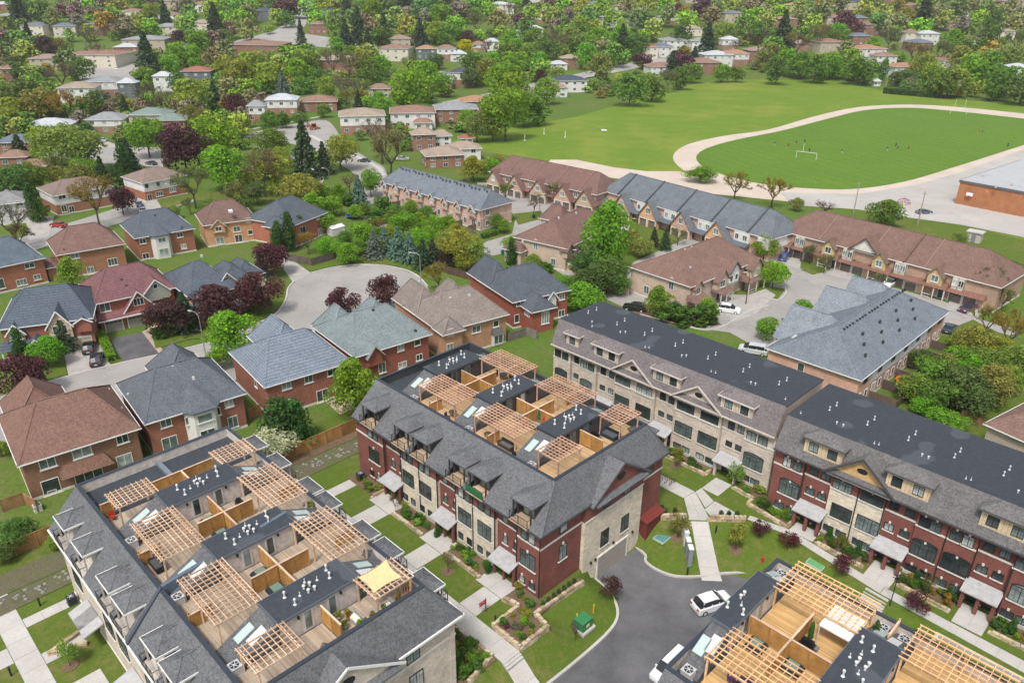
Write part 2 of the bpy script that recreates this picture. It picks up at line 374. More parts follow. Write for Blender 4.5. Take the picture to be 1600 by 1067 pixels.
# ---------------------------------------------------------------- ground sheets
LIFT = 0.0
def sheet(name, pts, mat, lift, z=None):
    "flat ground polygon from photo pixels"
    global LIFT; LIFT += .0017; lift += LIFT
    mb = MB(); q = []
    for p in pts:
        w = P(*p, z) if z is not None else P(*p); q.append((w[0], w[1], w[2]+lift))
    mb.poly(q); o = struct(name, mb, mat)
    me = o.data; n = me.polygons[0].normal if len(me.polygons) else None
    if n is not None and n.z < 0: me.flip_normals()
    return o
def uvsheet(name, pts, mat, lift, z=0.0):
    global LIFT; LIFT += .0011; lift += LIFT*.3
    mb = MB(); mb.poly([W(u, v, z+lift) for u, v in pts]); o = struct(name, mb, mat)
    if o.data.polygons[0].normal.z < 0: o.data.flip_normals()
    return o
def ribbon(name, pts, w, h, mat, lift=0.0, color=None, closed=False):
    "a strip along world points (x, y, z): kerbs, paths and low walls"
    global LIFT; LIFT += .0013; lift += LIFT
    mb = MB(); P3 = [Vector(p) for p in pts]; L = []; R = []; n = len(P3)
    for i, p in enumerate(P3):
        a = P3[i-1] if (i > 0 or closed) else p; b = P3[(i+1) % n] if (i < n-1 or closed) else p
        d = (b-a); d.z = 0; d.normalize(); m = Vector((-d.y, d.x, 0))*w/2; L.append(p+m); R.append(p-m)
    for i in range(n if closed else n-1):
        j = (i+1) % n; up = Vector((0, 0, h+lift)); dn = Vector((0, 0, lift-.3 if h > .03 else 0))
        if h > .03: mb.hull([R[i]+up, R[j]+up, L[j]+up, L[i]+up], [R[i]+dn, R[j]+dn, L[j]+dn, L[i]+dn])
        else: mb.poly([R[i]+up, R[j]+up, L[j]+up, L[i]+up])
    return struct(name, mb, mat, color)
def smooth(pts, k=4):
    "Catmull-Rom through pixel points"
    out = []; n = len(pts)
    for i in range(n-1):
        p0, p1, p2, p3 = pts[max(i-1, 0)], pts[i], pts[i+1], pts[min(i+2, n-1)]
        for j in range(k):
            t = j/k; out.append(tuple(.5*((2*p1[a])+(-p0[a]+p2[a])*t+(2*p0[a]-5*p1[a]+4*p2[a]-p3[a])*t*t+(-p0[a]+3*p1[a]-3*p2[a]+p3[a])*t**3) for a in range(2)))
    return out+[pts[-1]]
# ================================================================ GROUND
def grid(us, vs, fz, name, mats, fm=None):
    nu, nv = len(us), len(vs); V = [W(u, v, fz(u, v)) for u in us for v in vs]; FC = []; M = []
    for i in range(nu-1):
        for j in range(nv-1):
            a = i*nv+j; FC.append((a, a+nv, a+nv+1, a+1)); M.append(fm((us[i]+us[i+1])/2, (vs[j]+vs[j+1])/2) if fm else 0)
    me = bpy.data.meshes.new(name); me.from_pydata(V, [], FC)
    for m in mats: me.materials.append(MATS[m])
    me.polygons.foreach_set('material_index', M); o = link(name, me); o['kind'] = 'structure'; return o
def fr(a, b, st):
    n = max(1, round((b-a)/st)); return [a+(b-a)*i/n for i in range(n)]
us = fr(-90, -50, 5)+fr(-50, -20, .5)+fr(-20, 0, 1)+fr(0, 60, 10)+[60]
vs = fr(-30, 34, 8)+fr(34, 76, .5)+[76, 80, 84]
def townmat(u, v): return 0
grid(us, vs, gz, 'ground', ['lawn'])
g = MB()
for (a, b, c, d) in ((-1500, -90, -1500, 1500), (60, 1500, -1500, 1500), (-90, 60, 84, 1500), (-90, 60, -1500, -30)):
    g.poly([W(a, c), W(b, c), W(b, d), W(a, d)])
o = struct('ground', g, 'greenbase')
g = MB(); xs = [-900+100*i for i in range(24)]
for yy0, yy1 in ((HILLY, 800), (800, 1200), (1200, 1700)):
    z0, z1 = hz(0, yy0), hz(0, yy1)
    g.poly([(-1600, yy0, z0), (2400, yy0, z0), (2400, yy1, z1), (-1600, yy1, z1)])
struct('hillside', g, 'greenbase')
# --- sports field, track, school yard
sheet('playing_field', [(700, 222), (760, 206), (900, 183), (1060, 137), (1210, 108), (1290, 124), (1420, 150), (1640, 168), (1900, 190), (1900, 420), (1600, 400), (1340, 335), (1230, 300), (1100, 290), (960, 275), (860, 252), (740, 235)], 'fieldgrass', .02, 0)
trk_out = smooth([(1600, 178), (1500, 168), (1420, 164), (1340, 168), (1270, 183), (1200, 203), (1130, 213), (1075, 226), (1052, 243), (1062, 262), (1098, 280), (1160, 296), (1230, 305), (1340, 306), (1430, 292), (1500, 272), (1600, 236)])
trk_in = smooth([(1600, 186), (1500, 175), (1420, 169), (1350, 173), (1290, 187), (1220, 205), (1150, 219), (1105, 232), (1088, 245), (1096, 259), (1125, 272), (1180, 286), (1250, 294), (1330, 296), (1410, 285), (1490, 262), (1600, 227)])
def ext(L): return [(1690, 206)]+[tuple(p) for p in L]
sheet('running_track', ext(trk_out), 'track', .06)
sheet('football_pitch', ext(trk_in), 'turf', .10)
sheet('track_path', [(860, 250), (900, 250), (960, 262), (1010, 268), (1060, 268), (1110, 280), (1230, 302), (1260, 318), (1100, 302), (1000, 284), (930, 275), (850, 262)], 'track', .045)
sheet('school_yard', [(1220, 302), (1340, 304), (1430, 290), (1500, 270), (1600, 234), (1900, 160), (1900, 480), (1600, 372), (1500, 352), (1400, 338), (1340, 328), (1240, 322)], 'playground', .14)
# --- streets (photo pixel outlines on the flat ground)
R = 'oldroad'
sheet('street', [(-60, 640), (-10, 622), (60, 602), (106, 588), (190, 567), (250, 554), (335, 534), (400, 507), (430, 492), (446, 470), (450, 452), (460, 440), (486, 427), (530, 417), (575, 414), (620, 419), (650, 430), (668, 448), (680, 475), (670, 505), (610, 530), (540, 545), (430, 575), (350, 600), (200, 640), (40, 690), (-60, 720)], R, .03)
sheet('footpath', [(458, 442), (486, 427), (462, 410), (446, 398), (428, 400)], 'driveway', .05)
sheet('driveway', [(97, 535), (107, 587), (172, 570), (163, 545), (158, 530), (120, 535)], 'driveway', .05)
sheet('driveway', [(166, 532), (194, 565), (248, 552), (222, 519)], 'blacktop', .05)
sheet('driveway', [(222, 519), (248, 552), (256, 550), (233, 514), (290, 500), (262, 495)], 'pinkpaving', .045)
sheet('driveway', [(360, 507), (398, 506), (408, 500), (378, 480), (350, 488)], 'pinkpaving', .06)
sheet('street', [(30, 372), (120, 345), (200, 320), (290, 300), (320, 296), (330, 302), (300, 316), (200, 345), (110, 372), (30, 400)], R, .03)
sheet('driveway', [(40, 340), (85, 338), (75, 375), (45, 375)], 'driveway', .05)
sheet('driveway', [(185, 310), (200, 300), (240, 310), (255, 325), (215, 345)], 'driveway', .05)
sheet('lawn', [(420, 420), (330, 300), (420, 262), (500, 258), (508, 300), (450, 340)], 'lawn', .025)
sheet('street', smooth([(395, 207), (440, 198), (500, 188), (520, 196), (540, 225), (575, 248), (600, 262), (606, 285), (600, 312)], 3)+smooth([(552, 330), (560, 300), (560, 280), (540, 262), (500, 240), (470, 228), (430, 222), (380, 215)], 3), R, .03)
ribbon('pavement', [P(*q) for q in smooth([(430, 320), (470, 302), (495, 290), (500, 275), (480, 262), (455, 245), (400, 230)])], 2.2, .02, 'concrete', .06)
ribbon('pavement', [P(*q) for q in smooth([(485, 212), (520, 230), (560, 246), (590, 262), (600, 275)])], 1.8, .02, 'concrete', .06)
ribbon('pavement', [P(*q) for q in [(395, 202), (440, 193), (500, 183)]], 1.8, .02, 'concrete', .06)
ribbon('footpath', [P(*q) for q in smooth([(568, 338), (585, 342), (600, 352), (640, 368), (680, 380), (745, 398)])], 3.0, .02, 'pinkpaving', .05)
sheet('street', [(0, 212), (70, 228), (130, 222), (190, 228), (250, 232), (262, 248), (255, 262), (190, 258), (120, 262), (90, 256)], R, .03)
sheet('driveway', [(140, 215), (160, 218), (190, 230), (150, 232)], 'driveway', .05)
sheet('street', [(120, 118), (150, 105), (195, 100), (245, 100), (250, 112), (215, 125), (160, 132), (128, 128)], R, .03)
sheet('street', [(360, 66), (395, 58), (430, 48), (455, 30), (470, 0), (492, 0), (478, 38), (470, 52), (520, 60), (600, 72), (600, 78), (520, 76), (440, 68), (380, 76)], R, .05)
sheet('street', [(690, 160), (745, 150), (800, 140), (860, 130), (905, 116), (960, 103), (990, 98), (1000, 106), (960, 114), (900, 125), (850, 140), (800, 152), (740, 163), (700, 172)], R, .03)
sheet('driveway', [(1010, 90), (1040, 92), (1060, 98), (1040, 104), (1005, 100)], R, .06)
# town-house street network on the right (rowhouse precinct)
sheet('street', [(742, 392), (760, 378), (800, 366), (806, 340), (790, 322), (750, 300), (745, 285), (800, 290), (860, 302), (930, 325), (1000, 342), (1100, 366), (1190, 395), (1215, 400), (1330, 432), (1470, 470), (1560, 500), (1590, 520), (1540, 540), (1500, 522), (1400, 520), (1300, 540), (1210, 560), (1190, 548), (1140, 520), (1080, 512), (1000, 492), (940, 465), (880, 430), (830, 398), (790, 396), (770, 400)], R, .03)
sheet('lawn', [(800, 372), (850, 352), (880, 330), (960, 338), (1040, 352), (1075, 372), (990, 410), (960, 450), (900, 430), (840, 405)], 'lawn', .05)
sheet('lawn', [(1145, 395), (1198, 402), (1215, 420), (1195, 462), (1120, 460), (1110, 420)], 'lawn', .05)
sheet('lawn', [(1198, 448), (1228, 452), (1215, 468), (1190, 462)], 'lawn', .06)
sheet('lawn', [(985, 492), (1078, 512), (1128, 508), (1110, 497), (1075, 480), (1000, 475)], 'soil', .07)
sheet('driveway', [(1120, 478), (1160, 465), (1196, 452), (1212, 462), (1180, 492), (1145, 505)], 'driveway', .08)
sheet('lawn', [(1250, 422), (1285, 415), (1290, 425), (1270, 430)], 'lawn', .06)
for q in ([(1252, 409), (1268, 409), (1286, 414), (1280, 424), (1250, 420)], [(1330, 437), (1340, 437), (1345, 446), (1330, 448)], [(1530, 492), (1555, 495), (1570, 512), (1528, 498)], [(800, 335), (845, 330), (848, 342), (810, 352)]): sheet('lawn', q, 'lawn', .06)
# pavers and drives in front of the long brown row
sheet('driveway', [(1212, 400), (1250, 405), (1250, 420), (1208, 412)], 'driveway', .05); sheet('driveway', [(1300, 418), (1345, 430), (1330, 438), (1290, 430)], 'driveway', .05)
sheet('driveway', [(1485, 466), (1530, 478), (1525, 495), (1478, 485)], 'driveway', .05)
sheet('driveway', [(925, 350), (985, 352), (975, 372), (925, 365)], 'driveway', .05)
sheet('driveway', [(860, 290), (910, 305), (895, 325), (835, 315)], 'driveway', .05)
sheet('lawn', [(1420, 540), (1520, 500), (1560, 520), (1600, 530), (1640, 640), (1500, 700), (1430, 640)], 'lawn', .03)
# kerb around the cul-de-sac
def px3(L, z=None, k=4): return [P(*q, z) if z is not None else P(*q) for q in smooth(L, k)]
ribbon('kerb', px3([(335, 534), (400, 507), (430, 492), (446, 470), (450, 452), (460, 440)]), .35, .12, 'concrete', .02)
ribbon('kerb', px3([(486, 427), (530, 417), (575, 414), (620, 419), (650, 430), (668, 448)]), .35, .12, 'concrete', .02)
ribbon('kerb', px3([(60, 602), (106, 588), (190, 567), (250, 554), (335, 534)]), .3, .04, 'concrete', .02)
ribbon('kerb', px3([(1000, 492), (1080, 512), (1110, 516), (1135, 508), (1165, 490), (1200, 478)]), .3, .12, 'concrete', .02)
ribbon('kerb', px3([(1190, 462), (1215, 470), (1228, 458), (1226, 450)]), .3, .12, 'concrete', .02)
for q in ([(340, 532), (396, 508), (428, 492), (444, 470), (447, 455), (436, 440), (415, 435), (395, 470), (380, 482)], [(243, 545), (300, 530), (332, 530), (345, 505), (270, 500), (236, 518)], [(75, 595), (106, 586), (100, 570), (55, 575), (40, 590)], [(186, 562), (193, 566), (173, 568), (166, 540), (152, 515), (160, 512)], [(486, 425), (530, 415), (575, 412), (622, 417), (652, 428), (680, 440), (690, 420), (600, 395), (500, 395), (450, 395)], [(560, 335), (600, 330), (650, 340), (740, 372), (745, 395), (660, 372), (610, 352), (580, 340)], [(1300, 350), (1330, 318), (1420, 340), (1520, 357), (1640, 385), (1640, 430), (1560, 400)], [(255, 330), (300, 312), (330, 318), (330, 300), (300, 285), (245, 312)]):
    sheet('lawn', q, 'lawn', .045)
# --- town-house gardens: paths laid as slabs
def slabs(name, corners, nu, nv, lift=.05, th=.1, gap=.035, drape=False, z=0.0):
    "quad c0,c1,c2,c3 in (u, v), split into nu x nv slabs, each its own piece"
    base = MB(); c = corners
    def pt(a, b):
        u = (c[0][0]*(1-a)+c[1][0]*a)*(1-b)+(c[3][0]*(1-a)+c[2][0]*a)*b
        v = (c[0][1]*(1-a)+c[1][1]*a)*(1-b)+(c[3][1]*(1-a)+c[2][1]*a)*b
        return u, v
    def w3(a, b, dz):
        u, v = pt(a, b); return W(u, v, (gz(u, v) if drape else z)+dz)
    root = link(name, None); root['kind'] = 'structure'
    L1 = math.dist(c[0], c[1])/nu; L2 = math.dist(c[1], c[2])/nv
    for i in range(nu):
        for j in range(nv):
            a0, a1 = (i+gap/L1*.5)/nu, (i+1-gap/L1*.5)/nu; b0, b1 = (j+gap/L2*.5)/nv, (j+1-gap/L2*.5)/nv
            mb = MB(); e = random.uniform(-.004, .004)
            R4 = [(a0, b0), (a1, b0), (a1, b1), (a0, b1)]
            top = [w3(*q, lift+e) for q in R4]; mb.hull(top, [(x, y, zz-th) for x, y, zz in top])
            link('slab', mb.mesh('slab', ['concrete']), root)
            base.poly([w3(*q, lift-.03) for q in [(i/nu, j/nv), ((i+1)/nu, j/nv), ((i+1)/nu, (j+1)/nv), (i/nu, (j+1)/nv)]])
    link('joint_bed', base.mesh('joint_bed', ['driveway']), root)
    return root
def rect(u0, u1, v0, v1): return [(u0, v0), (u1, v0), (u1, v1), (u0, v1)]
slabs('footpath', rect(-82, -38.95, 37.9, 40.1), 20, 1)
slabs('footpath', rect(-74.5, -72.8, 40.13, 46.4), 1, 4)
for a, b in ((-67.7, -65.0), (-57.6, -54.9), (-47.7, -45.1)):
    slabs('entrance_path', rect(a, b, 40.13, 43.7), 1, 2); slabs('entrance_terrace', rect(a-1.4, b+.1, 43.75, 46.2), 2, 1, .07)
slabs('footpath', rect(-38.2, -33.5, 37.95, 40.2), 3, 1, drape=True)
st = MB()
for k in range(3): a, b = -38.95+k*.27, -38.65+k*.27; st.prism([W(a, 37.9)[:2], W(b, 37.9)[:2], W(b, 40.1)[:2], W(a, 40.1)[:2]], -.8, .03-.15*k)
struct('garden_steps', st, 'concrete')
slabs('footpath', rect(-84, -60, 4.38, 6.5), 10, 1); slabs('footpath', rect(-77.3, -75.8, 6.53, 11.6), 1, 3); slabs('footpath', rect(-71.1, -69.4, 6.53, 10.2), 1, 2)
slabs('footpath', rect(-71.7, -74.2, 1.5, 4.35), 1, 1); slabs('footpath', rect(-65.3, -62, 6.53, 10), 1, 2)
# crossing between the middle block and the stone block
slabs('footpath', [(-56, 72.7), (-41.5, 72.7), (-41.2, 74.9), (-56, 74.9)], 7, 1)
slabs('plaza', [(-41.45, 72.75), (-38.7, 69.8), (-36.9, 71.5), (-41.15, 74.9)], 2, 2)
slabs('plaza', [(-41.15, 74.95), (-38.4, 72.95), (-38.35, 74.85), (-41.05, 76.2)], 1, 1)
slabs('entrance_path', rect(-41.0, -38.6, 76.2, 79.6), 1, 2)
slabs('footpath', [(-38.3, 72.6), (-36.9, 71.9), (-33.6, 74.7), (-38.3, 75.0)], 2, 1)
slabs('footpath', [(-33.55, 74.7), (-28.9, 75.5), (-28.9, 76.6), (-33.7, 75.6)], 2, 1)
slabs('footpath', [(-38.2, 69.5), (-36.7, 70.9), (-31.2, 65.7), (-32.9, 64.1)], 1, 4, .06, drape=True)
st = MB()
for k in range(3):
    d = k*.28; st.prism([W(-38.75+d, 69.75-d)[:2], W(-37.05+d, 71.35-d)[:2], W(-36.8+d, 71.1-d)[:2], W(-38.5+d, 69.5-d)[:2]], -1.2, .03-.13*k)
struct('garden_steps', st, 'concrete')
slabs('footpath', [(-28.85, 75.5), (-17, 73.6), (-17, 74.9), (-28.85, 76.6)], 6, 1)
slabs('footpath', [(-16.95, 73.6), (6, 72.4), (6, 74.2), (-16.95, 74.9)], 12, 1)
for a, b in ((-29.0, -26.0), (-19.5, -16.6), (-10.2, -7.3)): slabs('entrance_terrace', rect(a, b, 76.4 if a < -25 else 74.9, 78.6), 2, 1, .07)
st = MB()
for k in range(5):
    st.prism([W(-18.4, 73.5-k*.35)[:2], W(-15.9, 73.3-k*.35)[:2], W(-15.9, 72.95-k*.35)[:2], W(-18.4, 73.15-k*.35)[:2]], -3, .04-.17*k)
struct('garden_steps', st, 'concrete')
# lane, kerbs
uvsheet('lane', [(-36, 20), (-36, 36), (-35.5, 41.3), (-35.6, 50), (-36, 53), (-38.2, 55.2), (-41.9, 55.6), (-41.9, 63.3), (-40, 62.9), (-39.3, 62.0), (-37.5, 61.8), (-35.3, 62.5), (-33.1, 64.8), (-31.7, 66.9), (-28, 69), (-22, 70), (-10.4, 71), (60, 71), (60, 20)], 'asphalt', .03, DROP)
def kerbuv(L, z=DROP, k=3): ribbon('kerb', [W(u, v, z) for u, v in smooth(L, k)], .3, .15, 'concrete', .02)
kerbuv([(-36, 30), (-35.5, 41.3), (-35.4, 47), (-35.6, 50.8), (-36.4, 53), (-38.4, 54.6), (-41.7, 55.5)])
kerbuv([(-41.9, 63.3), (-40, 62.9), (-39.3, 62.0), (-37.5, 61.8), (-35.3, 62.5), (-33.1, 64.8), (-31.7, 66.9), (-29.7, 69.1)])
kerbuv([(-29.7, 69.1), (-22, 70.2), (-10.4, 71.0), (30, 71.0)], DROP)
for i in range(8):
    u = -8.9+i*1.9; uvsheet('parking_line', [(u, 66.5), (u+.12, 66.5), (u+.12, 70.9), (u, 70.9)], 'paint2', .045, DROP)
mb = MB(); mb.prism([W(-10.7, 71.9)[:2], W(40, 71.3)[:2], W(40, 71.65)[:2], W(-10.7, 72.25)[:2]], -2.7, .1); mb.prism([W(-10.7, 69.0)[:2], W(-10.35, 69.0)[:2], W(-10.35, 72.1)[:2], W(-10.7, 72.1)[:2]], -2.7, .1)
struct('retaining_wall', mb, 'concrete')
# planting beds
for a, b in ((-75, -69.4), (-64.9, -59.1), (-54.8, -49.1), (-45.0, -42.0)): uvsheet('planting_bed', rect(a, b, 44.4, 46.6), 'soil', .03)
uvsheet('planting_bed', rect(-42.7, -38.75, 40.4, 44.4), 'soil', .05); uvsheet('planting_bed', rect(-41.8, -40.6, 44.4, 51.9), 'soil', .04)
uvsheet('planting_bed', rect(-45.5, -39.5, 33, 37.8), 'soil', .03)
for a, b in ((-70, -63.5), (-59.5, -53), (-48.8, -42.2), (-37.9, -30.2)): uvsheet('planting_bed', rect(a, b, 79.0, 81.0), 'soil', .03)
for a, b in ((-34, -29.5), (-26, -19.8), (-16.5, -10.7), (-7.1, -1)): uvsheet('planting_bed', rect(a, b, 76.9, 79), 'soil', .035)
uvsheet('bare_ground', [(-86.5, -3), (-82.6, -3), (-82.4, 14), (-86, 14)], 'ditchsoil', .02)
uvsheet('bare_ground', [(-84.0, 34), (-82.6, 34), (-82.4, 56), (-84, 57)], 'soil', .02)
for x0, x1, y0, y1 in ((-82.5, -78.8, 36.0, 55), (-82.5, -79.2, -2, 14)): uvsheet('ditch', [(x0, y0), (x1, y0), (x1-.3, y1), (x0+.5, y1)], 'ditchsoil', .03)
# natural stone garden walls: every stone a block of its own
def stone_wall(label, pts, h=.45, w=.36, z=None, course=2):
    (u0, v0) = pts[0]; t = townT('stone_wall', label, 'garden wall', u0, v0, 0); rnd = random.Random(int(abs(u0*97+v0*13)))
    for (a, b), (c, d) in zip(pts, pts[1:]):
        L = math.dist((a, b), (c, d)); ang = math.atan2(d-b, c-a); s = 0
        n = max(1, round(L/.62))
        for k in range(course):
            for i in range(n):
                s0, s1 = L*i/n+(.015 if k else 0), L*(i+1)/n-.03; off = (.3 if k % 2 else 0); s0, s1 = min(s0+off, L-.2), min(s1+off, L)
                if s1-s0 < .12: continue
                mu, mv = a+(c-a)*(s0+s1)/2/L, b+(d-b)*(s0+s1)/2/L; base = gz(mu, mv) if z is None else z
                hh = h/course; j = lambda: rnd.uniform(-.06, .06); x = (s1-s0)/2; y = w/2
                mb = MB(); top = [(-x+j(), -y+j(), hh-.01+j()*.6), (x+j(), -y+j(), hh-.01+j()*.6), (x+j(), y+j(), hh-.01+j()*.6), (-x+j(), y+j(), hh-.01+j()*.6)]
                mb.hull(top, [(-x, -y, 0), (x, -y, 0), (x, y, 0), (-x, y, 0)]) if k else mb.hull(top, [(-x, -y, -.5), (x, -y, -.5), (x, y, -.5), (-x, y, -.5)])
                cc = rnd.choice([(.42, .33, .22), (.50, .40, .27), (.30, .235, .16), (.45, .39, .31), (.54, .44, .30), (.35, .27, .175)])
                t.inst('stone', mb.mesh('stone', ['rough']), mu, mv, base+hh*k, ang, cc)
    return t
stone_wall('low stone wall stub beside the first brick entrance path', [(-69.2, 44.1), (-69.2, 46.1)])
stone_wall('long low stone wall between the first and second entrance paths of the middle block', [(-64.9, 44.15), (-58.9, 44.15)])
stone_wall('long low stone wall between the second and third entrance paths of the middle block', [(-54.8, 44.15), (-48.9, 44.15)])
stone_wall('zigzag stone planter wall at the brick corner of the middle block', [(-44.9, 43.7), (-42.8, 44.2), (-42.7, 40.3), (-38.8, 40.3), (-38.8, 44.4), (-41.0, 44.6), (-40.7, 52.2)], .6)
stone_wall('stone retaining wall at the end of the pergola block by the path steps', [(-45.5, 37.5), (-40, 37.6), (-39.4, 34)], .5)
stone_wall('stone bed wall under the left half of the beige stone facade', [(-70, 78.9), (-53, 78.9)])
stone_wall('stone bed wall left of the last beige entrance canopy', [(-50, 78.9), (-42.3, 78.9), (-42.2, 80.3)])
stone_wall('stepped stone wall between the beige block and the first red brick entrance', [(-38.3, 79.1), (-35, 78.7), (-35, 77.3), (-29.4, 76.6), (-29.4, 78.2)])
stone_wall('stone bed wall between the first two red brick entrances', [(-25.8, 76.4), (-19.9, 76.2)])
stone_wall('stone bed wall behind the black lamp post', [(-16.3, 76.2), (-10.7, 76.0)])
stone_wall('stone bed wall at the right edge beyond the last canopy', [(-7.0, 76.0), (0, 76)])
stone_wall('curved stone retaining wall with clipped cedars left of the garden steps', [(-43.3, 69.2), (-41.3, 66.7), (-38.9, 69.4)], .8)
stone_wall('stone retaining wall with three cedars right of the garden steps', [(-36.9, 71.0), (-33.5, 74.2)], .8)
stone_wall('stone step wall stub left of the bottom path', [(-71.3, 10.4), (-70.4, 7.0), (-69.2, 10.2)])
# ================================================================ TERRACE TOWN-HOUSE BLOCKS
SHG = (.125, .128, .135); SHB = (.105, .1, .1); MEM = (.044, .051, .062); BRK = (.185, .072, .06); STN = (.66, .59, .48); STC = (.56, .49, .42); DSD = (.055, .057, .06)
WOODP = (.53, .34, .24); WOODG = (.42, .23, .075); DECKB = (.50, .35, .20); DECKG = (.40, .33, .26); TRIM = (.62, .60, .56)
def vents(t, x, y, z, tall=False, n=8, ax=1):
    "roof pipes of one group, each a part"
    P8 = [(-1.9, -.6, 1), (-1.7, .7, 1), (-.9, .1, 0), (-.25, -.35, 2), (.3, -.35, 2), (-.2, .3, 2), (.35, .35, 2), (.2, -1.0, 0), (1.1, -.5, 0), (2.0, .0, 1), (2.3, -1.0, 1)][:n]
    for a, b, k in P8:
        if not ax: a, b = b, a
        me = _vent(k)
        t.inst('vent_pipe', me, x+b, y+a, z, color=(.62, .62, .62), scale=(.8, .8, .8))
_vm = {}
def _vent(k):
    if k in _vm: return _vm[k]
    m = MB()
    if k == 0: m.cyl(0, 0, 0, .1, .16, 8, .1).cyl(0, 0, .1, .5, .05, 8, m=1)
    elif k == 1: m.cyl(0, 0, 0, .12, .2, 8, .11).cyl(0, 0, .12, .7, .085, 8).cyl(0, 0, .62, .78, .15, 8, .12)
    else: m.cyl(0, 0, 0, .35, .11, 8).cyl(0, 0, .35, .5, .18, 8, .18).cyl(0, 0, .5, .6, .18, 8, .06)
    _vm[k] = m.mesh('vent_pipe', ['paint', 'rough']); return _vm[k]
def opening(t, u, v, z, w, h, face, kind, col=BLACK):
    pass
def canopy(t, u0, u1, v, z=2.75, d=1.9, mat='shingle'):
    m = MB(); m.hull([(u0, v-d, z-.25), (u1, v-d, z-.25), (u1, v, z+.35), (u0, v, z+.35)], [(u0, v-d, z-.4), (u1, v-d, z-.4), (u1, v, z+.15), (u0, v, z+.15)])
    c = t.part('canopy', m, 'shingle_light'); return c
def m_sl():
    t = NT('shingle_light', .85, .25); o = t.coord(); n = t.noise(o, 1.6, 5, .65); t.base(t.ramp(n, [(.3, (.30, .30, .31)), (.7, (.44, .435, .43))]))
m_sl()
def doors(t, us_, v, z=0, w=1.0, h=2.1, col=(.035, .035, .04)):
    for u in us_:
        m = MB(); m.box(u-w/2, u+w/2, v-.08, v, z, z+h); m.box(u-w/2-.08, u-w/2, v-.12, v, z, z+h+.08); m.box(u+w/2, u+w/2+.08, v-.12, v, z, z+h+.08); m.box(u-w/2, u+w/2, v-.12, v, z+h, z+h+.08)
        d = t.part('door', m, 'paint', col); k = MB().box(u+w*.32, u+w*.38, v-.14, v-.08, z+.95, z+1.1); t.part('handle', k, 'metal', (.5, .5, .5), d)
def clip3(P_, ax, val, keep):
    "clip a polygon of 3D points by coordinate ax <= / >= val"
    out = []; n = len(P_)
    for i in range(n):
        a, b = P_[i], P_[(i+1) % n]; ia = (a[ax]-val)*keep >= 0; ib = (b[ax]-val)*keep >= 0
        if ia: out.append(a)
        if ia != ib: k = (val-a[ax])/(b[ax]-a[ax]); out.append(tuple(a[j]+(b[j]-a[j])*k for j in range(3)))
    return out
def cutslope(m, quad, cuts, zc):
    "sloping roof polygon with openings (u ranges) cut out below height zc"
    us_ = sorted([-999, 999]+[x for c in cuts for x in c])
    for p, q in zip(us_, us_[1:]):
        P_ = clip3(clip3(quad, 0, p, 1), 0, q, -1)
        if any(abs(p-a) < 1e-6 and abs(q-b) < 1e-6 for a, b in cuts): P_ = clip3(P_, 2, zc, 1)
        if len(P_) > 2: m.poly(P_)
def facade(t, spec, v, z0, ztop, band=6.55, sgn=1, bandcol=TRIM):
    "spec: (u0, u1, lower material/colour, upper, forward offset)"
    for u0, u1, lo, up, fo in spec:
        vf = v-fo*sgn; vb = v+.6*sgn
        for (za, zb, (mat, col)) in ((z0, band, lo), (band, ztop, up)):
            if zb <= za: continue
            t.part('wall', MB().box(u0, u1, min(vf, vb), max(vf, vb), za, zb-.002), mat, col)
        e = .07*sgn
        m = MB().box(u0-.03, u1+.03, min(vf-e, vf+.01), max(vf-e, vf+.01), band-.1, band+.12); t.part('band_course', m, 'paint2')
        m = MB().box(u0-.03, u1+.03, min(vf-e, vf+.01), max(vf-e, vf+.01), z0 if z0 < -1 else .05, z0+.12 if z0 < -1 else .28); t.part('plinth', m, 'paint2')
BR = ('brick', BRK); ST = ('stone', STN); SC2 = ('stone', STC)
